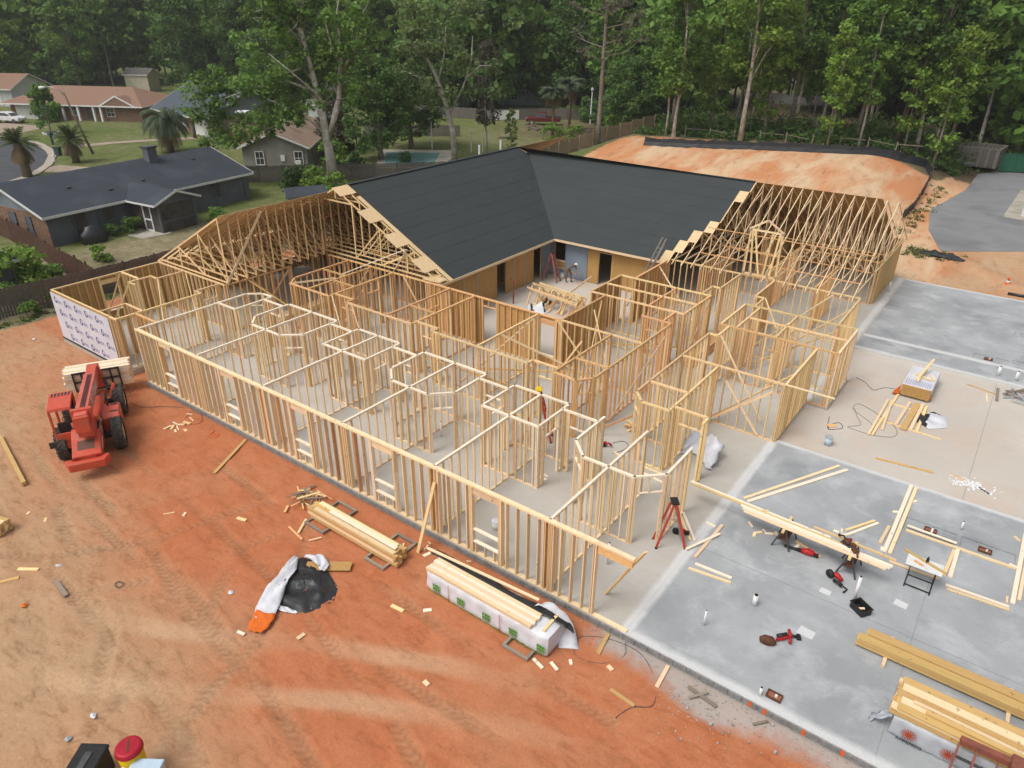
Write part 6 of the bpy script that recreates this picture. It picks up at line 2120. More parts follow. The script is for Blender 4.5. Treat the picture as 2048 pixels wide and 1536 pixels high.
crumple('tarp', 'torn black and white wrap on the boards of the sandy court', 'tarp', (-1.05, 33.5, -0.1), [(-0.6, -0.6), (0.0, -0.95), (0.6, -0.35), (0.45, 0.6), (-0.1, 0.9), (-0.4, 0.4), (-0.7, 0.3)], 0.18, ['wrap_white', 'wrap_black'], 12, 12, lambda x, y: 1 if (x < -0.2 and y < 0.5) or y > 0.65 else 0)
t = thing('bucket', 'pale blue-grey bucket on the court corner', 'bucket', (-4.31, 28.5, -0.1))
b = MB()
b.tube([(0, 0, 0), (0, 0, 0.38)], [0.14, 0.17], 20)
b.build('body', 'cooler_blue', t, True)
b = MB()
b.tube([(0, 0, 0.38), (0, 0, 0.4)], 0.18, 20)
b.build('rim', 'wrap_grey', t)
pp = [((1.29, 38.83), (2.05, 39.3)), ((1.28, 37.9), (2.1, 38.6)), ((1.2, 38.3), (2.3, 38.2)), ((1.5, 39.2), (2.2, 37.8)), ((1.35, 38.6), (2.4, 38.9)), ((1.6, 37.7), (2.3, 37.6)), ((1.3, 38.1), (2.2, 39.4))]
t = thing('pipe_pile', 'pile of grey pipes and laths on the court at the right edge', 'pipe pile', (1.3, 38.3, -0.1))
for k, (a, b_) in enumerate(pp):
    bar('pipe', (a[0] - 1.3, a[1] - 38.3, 0.03 + 0.03 * k), (b_[0] - 1.3, b_[1] - 38.3, 0.04 + 0.03 * k), 0.07, 0.05, 'wrap_grey' if k % 2 else 'pine_grey', t)
rb = MB()
rg = random.Random(33)
for k in range(130):
    x, y = rg.gauss(1.0, 0.38), rg.gauss(28.85, 0.2)
    s = rg.uniform(0.02, 0.06)
    an = rg.uniform(0, 3)
    rb.stick((x - s * math.cos(an), y - s * math.sin(an), -0.085), (x + s * math.cos(an), y + s * math.sin(an), -0.08), s * 1.2, 0.02)
tag(rb.build('debris', 'pvc'), 'scatter of white chips swept together on the sandy court', 'debris', kind='stuff')
tag(bar('loose_board', (0.32, 29.2, -0.075), (0.75, 28.95, -0.075), 0.06, 0.04, 'pine_orange'), 'brown lath in the scatter of white chips', 'board')
tag(bar('loose_board', (1.25, 28.85, -0.075), (1.63, 28.6, -0.075), 0.05, 0.03, 'steel_dark'), 'dark stick at the end of the white chip scatter', 'board')
# traffic cone and plastic roll beyond the far slab
t = thing('traffic_cone', 'orange traffic cone with white band on dirt beyond the far slab', 'cone', (-0.16, 57.2, -0.3))
b = MB()
b.tube([(0, 0, 0.04), (0, 0, 0.32)], [0.19, 0.13], 16)
b.tube([(0, 0, 0.46), (0, 0, 0.72)], [0.098, 0.03], 16)
b.build('body', 'cone_orange', t, True)
b = MB()
b.tube([(0, 0, 0.32), (0, 0, 0.46)], [0.13, 0.098], 16)
b.build('band', 'white_print', t, True)
b = MB()
b.box(-0.22, -0.22, 0, 0.22, 0.22, 0.04)
b.build('base', 'cone_orange', t)
t = thing('plastic_roll', 'black plastic roll on dirt near the traffic cone', 'plastic roll', (0.05, 55.4, -0.3))
b = MB()
b.tube([(0, 0, 0.1), (1.4, -0.02, 0.1)], 0.1, 12)
b.build('roll', 'wrap_black', t, True)
crumple('silt_sheet', 'black silt cloth slumped over the dirt mound by the roofed wing', 'silt cloth', (-5.0, 62.2, -0.2), [(-1.4, -0.5), (0.4, -0.7), (2.2, -1.6), (2.4, -1.2), (0.8, 0.3), (-1.2, 0.4)], 0.45, ['silt_black'], 6, 12)

# ================================================================== COVERED COURT
def lumber_rack():
    t = thing('lumber_rack', 'rough rack of boards and leaning studs in the covered court', 'lumber rack', (-21.9, 34.4, 0))
    rg = random.Random(41)
    for y, z in ((-0.7, 1.05), (0.0, 1.1), (0.55, 1.0), (-0.35, 0.8), (0.3, 0.75)):
        bar('beam', (-2.0 + rg.uniform(-0.2, 0.2), y + 0.25, z), (1.75 + rg.uniform(-0.1, 0.1), y - 0.35, z), 0.05, 0.1, 'pine_honey', t)
    for x in (-1.9, -1.3, -0.4, 0.5, 1.5):
        for s in (-1, 1):
            bar('leg', (x, s * 0.1, 1.1), (x + rg.uniform(-0.1, 0.1), s * 0.75, 0.0), 0.05, 0.09, 'pine_honey', t, (1, 0, 0))
    for k in range(22):
        x = rg.uniform(-1.5, 1.6)
        bar('leaning_stud', (x, -0.75 - rg.uniform(0, 0.3), 0.02), (x + rg.uniform(-0.35, 0.45), 0.1 + rg.uniform(-0.2, 0.5), rg.uniform(0.75, 1.15)), 0.038, 0.07, 'pine_orange' if k % 2 else 'pine_honey', t)
    bar('leaning_stud', (-0.35, -0.5, 0.1), (1.3, 1.6, 1.9), 0.05, 0.1, 'pine_pale', t)


lumber_rack()
crumple('tarp', 'white lumber wrap with black patches beside the board rack in the court', 'tarp', (-22.9, 33.9, 0.0), [(-0.8, -0.2), (-0.2, -1.0), (0.9, -0.9), (0.8, 0.3), (0.2, 1.2), (-0.5, 0.8)], 0.5, ['wrap_white', 'wrap_black'], 17, 12, lambda x, y: 1 if math.sin(x * 7 + y * 5) > 0.75 or (0.05 < x < 0.4 and 0.2 < y < 0.7) else 0)
t = thing('steel_post', 'single upright rusty post in the covered court', 'post', (-24.57, 33.34, 0))
b = MB()
b.tube([(0, 0, 0), (0, 0, 1.5)], 0.05, 10)
b.build('post', 'rust_red', t)
b = MB()
b.stick((-0.5, 0.35, 1.45), (0.5, -0.3, 1.5), 0.04, 0.06)
b.build('arm', 'rust_red', t)
t = thing('bucket', 'white bucket beside the pink stepladder in the court', 'bucket', (-24.75, 39.2, 0))
b = MB()
b.tube([(0, 0, 0), (0, 0, 0.36)], [0.13, 0.15], 18)
b.build('body', 'pvc', t, True)
b = MB()
b.tube([(0, 0, 0.36), (0, 0, 0.385)], 0.165, 18)
b.build('rim', 'wrap_grey', t)
t = thing('bucket', 'white bucket standing in the front room behind the stud wall', 'bucket', (-12.1, 15.5, 0))
b = MB()
b.tube([(0, 0, 0), (0, 0, 0.36)], [0.13, 0.15], 18)
b.build('body', 'pvc', t, True)
b = MB()
b.tube([(0, 0, 0.34), (0, 0, 0.365)], 0.16, 18)
b.build('rim', 'wrap_white', t)
# lumber lying in the left corridor
t = thing('lumber_pack', 'pale lumber pack lying in the corridor of the left rooms', 'lumber stack', (-33.9, 22.6, 0))
for r in range(4):
    for c in range(5):
        bar('board', (0.14 * c, 0.05 * (c % 2), 0.06 + r * 0.09), (0.14 * c, 3.6 + 0.06 * (r % 2), 0.06 + r * 0.09), 0.13, 0.085, 'pine_pale', t)
t = thing('lumber_pack', 'dark plank pile in the corridor beside the right rooms', 'lumber stack', (-12.35, 31.6, 0))
for r in range(5):
    for c in range(3):
        bar('board', (0.2 * c - 0.02 * r, 0.04 * r, 0.05 + r * 0.1), (0.2 * c + 0.05, 4.4 - 0.1 * r, 0.05 + r * 0.1), 0.19, 0.09, 'pine_orange', t)
t = thing('board_heap', 'small heap of brown boards and sawdust by the right rooms', 'scrap heap', (-11.5, 24.4, 0))
for k in range(9):
    an = rg.uniform(0, 3.1)
    bar('board', (-0.3 * math.cos(an), -0.3 * math.sin(an), 0.03 + 0.035 * k), (0.35 * math.cos(an), 0.35 * math.sin(an), 0.03 + 0.035 * k), 0.12, 0.03, 'pine_orange' if k % 2 else 'pine_honey', t)


# ------------------------------------------------------------------ the worker
def person(name, label, loc, rz):
    me = bpy.data.meshes.new(name)
    J = {}
    vs, es, rs = [], [], []

    def v(key, p, r):
        J[key] = len(vs)
        vs.append(p)
        rs.append(r)

    def e(*ks):
        for a, b_ in zip(ks[:-1], ks[1:]):
            es.append((J[a], J[b_]))
    # facing +x, bent forward at the hip
    v('pelvis', (0.0, 0, 0.92), (0.15, 0.13))
    v('waist', (0.13, 0, 1.06), (0.14, 0.12))
    v('chest', (0.36, 0, 1.24), (0.17, 0.14))
    v('neck0', (0.50, 0, 1.33), (0.075, 0.07))
    v('neck', (0.56, 0, 1.36), (0.055, 0.055))
    v('head', (0.66, 0, 1.38), (0.095, 0.085))
    v('crown', (0.75, 0, 1.40), (0.07, 0.075))
    v('chin', (0.70, 0, 1.29), (0.04, 0.045))
    e('pelvis', 'waist', 'chest', 'neck0', 'neck', 'head', 'crown')
    e('head', 'chin')
    for s, n in ((-1, 'r'), (1, 'l')):
        f = 0.16 if n == 'l' else -0.05
        v('hip' + n, (-0.02, s * 0.10, 0.86), (0.10, 0.10))
        v('knee' + n, (0.05 + f * 0.6, s * 0.13, 0.48), (0.068, 0.065))
        v('calf' + n, (-0.0 + f, s * 0.135, 0.30), (0.060, 0.055))
        v('ankle' + n, (-0.04 + f, s * 0.14, 0.09), (0.042, 0.042))
        v('toe' + n, (0.14 + f, s * 0.15, 0.045), (0.04, 0.038))
        e('pelvis', 'hip' + n, 'knee' + n, 'calf' + n, 'ankle' + n, 'toe' + n)
        v('sh' + n, (0.40, s * 0.20, 1.24), (0.07, 0.065))
        v('elb' + n, (0.52, s * 0.25, 0.97), (0.048, 0.045))
        v('wri' + n, (0.72, s * 0.17, 0.86), (0.032, 0.03))
        v('palm' + n, (0.80, s * 0.15, 0.82), (0.036, 0.022))
        e('chest', 'sh' + n, 'elb' + n, 'wri' + n, 'palm' + n)
        for q, (dy, l_) in enumerate(((-0.034, 0.075), (-0.012, 0.09), (0.011, 0.085), (0.032, 0.065))):
            v('f%d%s' % (q, n), (0.83, s * 0.15 + dy, 0.80), (0.010, 0.010))
            v('g%d%s' % (q, n), (0.83 + l_ * 0.7, s * 0.15 + dy * 1.15, 0.765), (0.009, 0.009))
            v('h%d%s' % (q, n), (0.83 + l_ * 0.75, s * 0.15 + dy * 1.15, 0.725), (0.008, 0.008))
            e('palm' + n, 'f%d%s' % (q, n), 'g%d%s' % (q, n), 'h%d%s' % (q, n))
        v('t0' + n, (0.79, s * 0.15 - s * 0.04, 0.80), (0.011, 0.011))
        v('t1' + n, (0.83, s * 0.15 - s * 0.06, 0.765), (0.009, 0.009))
        e('palm' + n, 't0' + n, 't1' + n)
    me.from_pydata(vs, es, [])
    o = bpy.data.objects.new(name, me)
    COL.objects.link(o)
    sk = o.modifiers.new('skin', 'SKIN')
    for i, r in enumerate(rs):
        me.skin_vertices[0].data[i].radius = r
    me.skin_vertices[0].data[0].use_root = True
    ss = o.modifiers.new('sub', 'SUBSURF')
    ss.levels = ss.render_levels = 1
    dg = bpy.context.evaluated_depsgraph_get()
    m2 = bpy.data.meshes.new_from_object(o.evaluated_get(dg))
    bpy.data.objects.remove(o)
    m2.materials.clear()
    for m in ('trouser_brown', 'shirt_grey', 'skin', 'boot'):
        m2.materials.append(MATS[m])
    for p in m2.polygons:
        c = p.center
        k = 0
        if c.z < 0.13:
            k = 3
        elif c.x > 0.53 and c.z > 1.2 or (c.x > 0.5 and c.z < 0.99):
            k = 2
        elif c.z > 0.99 or (c.x > 0.25 and c.z > 0.94):
            k = 1
        p.material_index = k
        p.use_smooth = True
    t = bpy.data.objects.new(name, m2)
    link(t)
    tag(t, label, 'person')
    t.location = loc
    t.rotation_euler = (0, 0, rz)
    b = MB()
    n = 14
    vs = []
    for k in range(6):
        ph = k / 5 * math.pi / 2
        for q in range(n):
            an = 2 * math.pi * q / n
            vs.append((0.69 + 0.105 * math.sin(ph) if False else 0.70 + 0.1 * math.cos(ph) * math.cos(an), 0.1 * math.cos(ph) * math.sin(an), 1.415 + 0.095 * math.sin(ph)))
    fs = [(k * n + q, k * n + (q + 1) % n, (k + 1) * n + (q + 1) % n, (k + 1) * n + q) for k in range(5) for q in range(n)]
    b.add(vs, fs)
    b.add([(0.77, -0.08, 1.418), (0.88, -0.05, 1.40), (0.88, 0.05, 1.40), (0.77, 0.08, 1.418), (0.77, -0.08, 1.428), (0.88, -0.05, 1.41), (0.88, 0.05, 1.41), (0.77, 0.08, 1.428)], CUBE_F)
    b.build('cap', 'cap_white', t, True)
    b = MB()
    for s in (-1, 1):
        b.tube([(0.765, s * 0.032, 1.35), (0.772, s * 0.032, 1.35)], 0.011, 8)
    b.build('eyes', 'black_plastic', t)
    b = MB()
    b.tube([(0.75, 0, 1.345), (0.785, 0, 1.322)], [0.012, 0.016], 8)
    for s in (-1, 1):
        b.tube([(0.66, s * 0.082, 1.36), (0.66, s * 0.098, 1.36)], 0.022, 8)
    b.build('nose_and_ears', 'skin', t, True)
    b = MB()
    b.tube([(0.655, 0, 1.40), (0.63, 0, 1.35)], [0.092, 0.07], 12)
    b.build('hair', 'leather', t, True)


person('person', 'worker in grey shirt, brown trousers and white cap bending over in the court', (-24.05, 38.85, 0), rad(-14))

# ================================================================== NEIGHBOURHOOD
GZ = -0.3


def poly_sheet(name, pts, z, mat, label=None, h=0.004):
    mb = MB()
    mb.prism(pts, z - h, z)
    return structure(fix_normals(mb.build(name, mat)), label)


def strip(name, pts, wd, z, mat, h, label=None):
    mb = MB()
    P = [Vector((x, y, 0)) for x, y in pts]
    L_, R_ = [], []
    for i, p in enumerate(P):
        d = (P[min(i + 1, len(P) - 1)] - P[max(i - 1, 0)]).normalized()
        n = Vector((-d.y, d.x, 0))
        L_.append(p + n * wd / 2)
        R_.append(p - n * wd / 2)
    for i in range(len(P) - 1):
        mb.prism([tuple(R_[i][:2]), tuple(R_[i + 1][:2]), tuple(L_[i + 1][:2]), tuple(L_[i][:2])], z, z + h)
    return structure(fix_normals(mb.build(name, mat)), label)


kerb = [(-150, 33.5), (-138, 38.0), (-128, 40.8), (-122.5, 41.8), (-117, 42.7), (-111.4, 42.2), (-106, 41.0), (-101.5, 39.5), (-95.5, 36.4), (-91, 33.1), (-87.5, 28.5), (-86, 22), (-87, 14)]
poly_sheet('street', kerb + [(-100, 4), (-150, 10)], GZ + 0.02, 'street', 'dark asphalt street end at the left edge', 0.02)
strip('kerb', kerb, 0.9, GZ, 'kerb', 0.13, 'pale concrete kerb round the street end')
poly_sheet('driveway', [(-144, 47.0), (-128, 50.5), (-125.5, 46.0), (-122, 43.1), (-131, 40.6), (-141, 44)], GZ + 0.03, 'driveway', 'tan driveway under the white car', 0.03)
strip('footpath', [(-106.5, 43.5), (-105.7, 49.0), (-103.0, 55.0), (-99.6, 60.0)], 1.9, GZ, 'driveway', 0.035)
strip('driveway', [(-94.0, 35.5), (-88, 37.8), (-82, 39.9)], 3.6, GZ, 'driveway', 0.04)
poly_sheet('patio', [(-59.3, 26.9), (-57.2, 27.2), (-57.0, 29.4), (-58.4, 30.4), (-60.9, 29.9)], GZ + 0.04, 'patio', 'pale concrete patio outside the white screen door', 0.03)
poly_sheet('patio', [(-64.1, 59.3), (-57.5, 64.2), (-64.6, 74.5), (-73.0, 68.5)], GZ + 0.05, 'patio', 'pool deck behind the wooden fence', 0.05)
poly_sheet('pool_water', [(-64.6, 61.2), (-59.9, 64.6), (-64.9, 71.6), (-70.6, 67.4)], GZ + 0.07, 'pool_water', 'pale green pool water', 0.02)
poly_sheet('parking', [(-5.1, 63.6), (-7.0, 70), (-8.0, 77), (-8.6, 85), (-8.7, 93), (-7.6, 99), (-5.5, 103.2), (-3, 104.6), (22, 104), (22, 75), (6, 69.5), (0.1, 67.6)], GZ + 0.03, 'asphalt', 'grey asphalt drive with curved edge at the right', 0.03)
poly_sheet('apron', [(-2.3, 79.2), (-1.9, 93.5), (6, 94.5), (6, 77.5)], GZ + 0.10, 'patio', 'pale concrete apron at the right edge', 0.1)


def house(name, label, loc, rz, L, D, h, pitch, wm, rm, wins=(), over=0.5, gm=None, hip=0.0, trim='white_paint', lm=None):
    t = thing(name, label, 'house', (*loc, GZ), rz)
    mb = MB()
    rz_ = h + pitch * D / 2
    mb.box(0, 0, 0, L, D, h)
    w_ = mb.build('wall', wm, t)
    if lm:
        bar('end_wall', (-0.02, 0, h / 2), (-0.02, D, h / 2), 0.04, h, lm, t, (1, 0, 0))
    if hip == 0:
        for x in (0.0, L - 0.06):
            mb = MB()
            mb.extr([(0.02, h + 0.002), (D - 0.02, h + 0.002), (D / 2, rz_ - 0.01)], 0, x, x + 0.06)
            fix_normals(mb.build('gable', gm or wm, t))
    ze = h - pitch * over
    th_ = 0.14
    mb = MB()
    for s in (0, 1):
        ye, yr = (-over, D / 2) if s == 0 else (D + over, D / 2)
        xr0, xr1 = -over + hip, L + over - hip
        vs = [(-over, ye, ze), (L + over, ye, ze), (xr1, yr, rz_), (xr0, yr, rz_)]
        vs += [(x, y, z + th_) for x, y, z in vs]
        mb.add(vs, CUBE_F)
    if hip:
        for s in (0, 1):
            xe, xr = (-over, -over + hip) if s == 0 else (L + over, L + over - hip)
            vs = [(xe, -over, ze), (xe, D + over, ze), (xr, D / 2, rz_)]
            vs += [(x, y, z + th_) for x, y, z in vs]
            mb.add(vs, [(0, 1, 2), (3, 5, 4), (0, 3, 4, 1), (1, 4, 5, 2), (2, 5, 3, 0)])
    roof = fix_normals(mb.build('roof', rm, t))
    for y in (-over - 0.015, D + over + 0.015):
        bar('fascia', (-over, y, ze + 0.05), (L + over, y, ze + 0.05), 0.03, 0.2, trim, roof, (0, 1, 0))
    if hip == 0:
        for x in (-over - 0.015, L + over + 0.015):
            for y in (-over, D + over):
                bar('bargeboard', (x, y, ze + 0.06), (x, D / 2, rz_ + 0.06), 0.03, 0.2, trim, roof, (1, 0, 0))
    else:
        for x in (-over - 0.015, L + over + 0.015):
            bar('fascia', (x, -over, ze + 0.05), (x, D + over, ze + 0.05), 0.03, 0.2, trim, roof, (1, 0, 0))
    for face, u, z, ww, hh, kind in wins:
        def P(du, dz, off):
            if face == 'f':
                return (u + du, -off, z + dz)
            if face == 'l':
                return (-off - 0.05, u + du, z + dz)
            return (L + off, u + du, z + dz)
        sd_ = (0, 1, 0) if face == 'f' else (1, 0, 0)
        tm = {'w': 'glass_dark', 'd': 'screen_dark', 'g': 'white_paint', 's': 'siding_grey', 'x': 'screen_dark'}[kind]
        nm = {'w': 'window', 'd': 'door', 'g': 'garage_door', 's': 'door', 'x': 'window'}[kind]
        mb = MB()
        mb.stick(P(0, -hh / 2, 0.03), P(0, hh / 2, 0.03), 0.05 if face == 'f' else 0.05, ww, sd_)
        wo = mb.build(nm, tm, t)
        fm = trim if kind in 'wg' else 'siding_grey'
        for a, b_ in (((-ww / 2, -hh / 2), (ww / 2, -hh / 2)), ((-ww / 2, hh / 2), (ww / 2, hh / 2)), ((-ww / 2, -hh / 2), (-ww / 2, hh / 2)), ((ww / 2, -hh / 2), (ww / 2, hh / 2))):
            bar('frame', P(a[0], a[1], 0.05), P(b_[0], b_[1], 0.05), 0.06, 0.1, fm, wo, sd_)
        if kind == 'w':
            bar('muntin', P(-ww / 2, 0, 0.062), P(ww / 2, 0, 0.062), 0.03, 0.05, fm, wo, sd_)
            bar('muntin', P(0, -hh / 2, 0.062), P(0, hh / 2, 0.062), 0.03, 0.04, fm, wo, sd_)
    return t, roof


# 1 grey house next door
t, roof = house('bungalow', 'long grey bungalow with dark slate roof and screened porch, next to the lot', (-60.35, 21.75), rad(96.8), 19.4, 10.4, 2.5, 0.335, 'siding_grey', 'roof_slate',
                [('f', 2.5, 1.25, 1.1, 1.9, 'x'), ('f', 4.9, 1.6, 1.15, 1.1, 'x'), ('f', 15.6, 1.5, 0.9, 1.4, 'x'), ('l', 2.4, 1.3, 0.7, 1.6, 's'), ('l', 4.6, 1.3, 0.9, 1.8, 's')], 0.5, 'siding_light', 0.0, 'white_paint', 'brick')
b = MB()
b.box(12.4, 4.2, 3.6, 13.3, 5.0, 5.3)
ch = b.build('chimney', 'siding_grey', roof)
b = MB()
b.box(12.3, 4.1, 5.3, 13.4, 5.1, 5.45)
b.build('chimney_cap', 'steel_dark', t)
b = MB()                                                           # porch
for x in (6.9, 10.25):
    for y in (-3.75,):
        b.box(x - 0.07, y - 0.07, 0, x + 0.07, y + 0.07, 2.45)
b.box(6.83, -3.82, 2.3, 10.32, -3.7, 2.5)
b.box(6.83, -3.7, 2.3, 6.95, 0.0, 2.5)
b.box(10.2, -3.7, 2.3, 10.32, 0.0, 2.5)
b.box(6.83, -3.80, 0.85, 10.32, -3.72, 0.95)
po = b.build('porch', 'siding_grey', t)
b = MB()
b.box(6.95, -3.76, 0.05, 10.2, -3.74, 2.3)
b.box(6.88, -3.7, 0.05, 6.9, -0.02, 2.3)
b.box(10.25, -3.7, 0.05, 10.27, -0.02, 2.3)
b.build('screen', 'screen_dark', po)
b = MB()
b.extr([(6.9, 2.5), (10.25, 2.5), (8.57, 3.12)], 1, -3.8, -3.72)
fix_normals(b.build('porch_gable', 'siding_grey', t))
b = MB()
for sx in (-1, 1):
    xe = 8.57 + sx * 2.25
    vs = [(xe, -4.15, 2.32), (xe, 0.6, 2.32), (8.57, 2.3, 3.17), (8.57, -4.15, 3.17)]
    vs += [(x, y, z + 0.12) for x, y, z in vs]
    b.add(vs, CUBE_F)
pr_ = fix_normals(b.build('porch_roof', 'roof_slate', t))
for sx in (-1, 1):
    bar('bargeboard', (8.57 + sx * 2.25, -4.17, 2.39), (8.57, -4.17, 3.24), 0.03, 0.17, 'white_paint', pr_, (0, 1, 0))
    bar('fascia', (8.57 + sx * 2.27, -4.15, 2.38), (8.57 + sx * 2.27, -0.5, 2.38), 0.03, 0.15, 'white_paint', pr_, (1, 0, 0))
dr = MB()                                                          # white screen door on the porch corner
dr.box(6.84, -2.7, 0.1, 6.86, -1.75, 2.15)
do = dr.build('screen_door', 'screen_dark', t)
for a, b_ in (((-2.7, 0.1), (-1.75, 0.1)), ((-2.7, 2.15), (-1.75, 2.15)), ((-2.7, 0.1), (-2.7, 2.15)), ((-1.75, 0.1), (-1.75, 2.15)), ((-2.7, 1.0), (-1.75, 1.0))):
    bar('door_frame', (6.82, a[0], a[1]), (6.82, b_[0], b_[1]), 0.05, 0.12, 'white_print', do, (1, 0, 0))
for x in (4.0, 6.3, 18.9):
    bar('downpipe', (x, -0.06, 0.05), (x, -0.06, 2.3), 0.07, 0.07, 'siding_grey', t, (1, 0, 0))
for x, y in ((6.2, 1.2), (9.5, 1.6), (3.6, 2.6), (16.2, 3.4)):
    b = MB()
    z = 2.5 + 0.335 * y
    b.box(x, y, z + 0.1, x + 0.35, y + 0.25, z + 0.3)
    b.build('roof_vent', 'steel_dark', roof)
b = MB()
b.box(19.45, 2.0, 0, 21.2, 6.0, 2.2)
b.build('annex', 'siding_grey', t)
g_ = thing('barbecue_grill', 'barbecue under black cover beside the grey bungalow', 'grill', (-59.35, 24.4, GZ))
b = MB()
n = 16
vs = []
for k, (r, z) in enumerate(((0.95, 0.0), (1.05, 0.5), (0.98, 0.8), (0.62, 1.05), (0.5, 1.3), (0.15, 1.38))):
    for q in range(n):
        an = 2 * math.pi * q / n
        rr = r * (1 + 0.06 * math.sin(an * 5 + k))
        vs.append((rr * math.cos(an) * 0.62, rr * math.sin(an), z))
b.add(vs, [(k * n + q, k * n + (q + 1) % n, (k + 1) * n + (q + 1) % n, (k + 1) * n + q) for k in range(5) for q in range(n)] + [tuple(range(5 * n, 6 * n))])
b.build('cover', 'wrap_black', g_, True)

# 2 brown-roofed brick house
t, roof = house('ranch_house', 'low brick ranch house with broad brown hip roof across the street', (-143.5, 51.5), rad(27.5), 24.0, 11.0, 2.7, 0.36, 'brick', 'roof_brown',
                [('f', 3.4, 1.2, 4.8, 2.3, 'g'), ('f', 14.6, 1.3, 1.0, 2.1, 'd'), ('f', 11.8, 1.5, 1.0, 1.4, 'w'), ('f', 18.5, 1.4, 1.4, 1.4, 'w')], 1.0, None, 5.5, 'white_print')
for x in (10.4, 13.2, 16.0, 17.3):
    bar('column', (x, -0.75, 0), (x, -0.75, 2.4), 0.3, 0.3, 'white_print', t, (1, 0, 0))
b = MB()
b.extr([(17.2, 2.3), (23.8, 2.3), (20.5, 3.9)], 1, -0.9, 2.0)
fix_normals(b.build('front_gable', 'roof_brown', roof))
for sx in (-1, 1):
    bar('bargeboard', (20.5 + sx * 3.4, -0.95, 2.3), (20.5, -0.95, 3.98), 0.05, 0.22, 'white_print', roof, (0, 1, 0))
# 3 slate-roofed house
t, roof = house('gabled_house', 'brick house with tall blue-slate gable roof and white garage', (-116.3, 62.4), rad(-7), 17.5, 12.5, 2.9, 0.52, 'brick_tan', 'roof_blue',
                [('f', 14.6, 1.2, 4.2, 2.3, 'g'), ('f', 6.0, 1.3, 1.0, 2.1, 'd'), ('f', 8.8, 1.5, 1.2, 1.4, 'w'), ('f', 3.0, 1.5, 1.2, 1.4, 'w')], 0.9, 'siding_light')
for x in (4.8, 7.4, 10.2):
    bar('column', (x, -0.6, 0), (x, -0.6, 2.4), 0.2, 0.2, 'white_paint', t, (1, 0, 0))
# 4 tan-roofed house with grey gable
t, roof = house('gabled_house', 'grey-sided house with weathered tan roof behind the bare pale tree', (-70.6, 54.7), rad(130), 17.0, 7.4, 2.35, 0.42, 'siding_warm', 'roof_tan',
                [('l', 1.0, 1.1, 0.95, 1.5, 'w'), ('l', 5.5, 1.1, 0.95, 1.5, 'w')], 0.45)
b = MB()
b.box(3.5, 7.35, 0, 5.0, 8.5, 5.6)
b.build('chimney', 'brick', roof)
b = MB()
b.box(3.4, 7.25, 5.6, 5.1, 8.6, 5.8)
b.build('chimney_cap', 'white_paint', t)
b = MB()
b.box(-0.12, 2.6, 0.75, -0.052, 3.1, 1.45)
b.build('meter_box', 'white_paint', t)
b = MB()
b.box(-0.4, 0.75, 0.45, -0.052, 1.35, 0.85)
b.build('window_unit', 'white_paint', t)
# 5.. distant houses between the trees
house('distant_house', 'brown-roofed house half hidden behind the pale bare tree', (-152, 120), rad(33), 18, 10, 3.0, 0.4, 'siding_white', 'roof_brown', [('f', 6, 1.6, 1.5, 1.2, 'w')], 0.7, None, 4)
house('distant_house', 'tan-walled house in shade left of the dark bushy trees', (-137, 133), rad(33), 10, 8, 3.2, 0.4, 'siding_cream', 'roof_grey', [('f', 3, 1.6, 1.2, 1.2, 'w')], 0.5)
house('distant_house', 'small pale aqua house behind the fence left of the palms', (-93.0, 121.0), rad(28), 11, 7, 2.8, 0.4, 'siding_aqua', 'roof_grey', [('f', 3, 1.5, 1.2, 1.2, 'w')], 0.4)
house('distant_house', 'aqua shed-like house end right behind the white board', (-99.5, 113.0), rad(28), 4.2, 5, 2.6, 0.45, 'siding_aqua', 'roof_grey', [], 0.3)
house('distant_house', 'white-walled house with dark roof at the far left edge', (-172, 52), rad(30), 13, 10, 3.2, 0.42, 'siding_white', 'roof_brown', [('f', 9, 1.4, 3.6, 2.2, 'g')], 0.6)
house('distant_house', 'house with brown roof high up between trees left of centre', (-196, 128), rad(33), 12, 9, 4.8, 0.4, 'siding_light', 'roof_brown', [('f', 3, 3.2, 1.2, 1.4, 'w'), ('f', 7, 3.2, 1.2, 1.4, 'w')], 0.6)
house('distant_house', 'small white outbuilding behind the tan roof', (-104, 82), rad(35), 5, 4, 2.4, 0.4, 'siding_white', 'roof_grey', [], 0.3)
house('garden_shed', 'cream barn-shaped shed behind the brown roof', (-172, 86), rad(30), 5.5, 4.5, 3.6, 0.5, 'siding_cream', 'roof_grey', [], 0.25)
house('garden_shed', 'small dark-roofed shed beyond the left roof trusses', (-55.9, 40.6), rad(60), 3.4, 2.6, 1.15, 0.35, 'siding_grey', 'roof_slate', [], 0.2, None, 0.0, 'siding_grey')
house('distant_house', 'dark hip-roofed house corner at the left edge below the brown fence', (-62.0, 6.5), rad(0), 10.6, 9.2, 2.4, 0.33, 'siding_grey', 'roof_slate', [], 0.5, None, 4.8)
house('distant_house', 'grey-roofed house in the shade of the right woods', (-43.5, 131), rad(20), 12, 8, 2.6, 0.35, 'siding_white', 'roof_grey', [('f', 4, 1.4, 1.4, 1.2, 'w')], 0.5)

# ------------------------------------------------------------------ fences
PANEL = {}


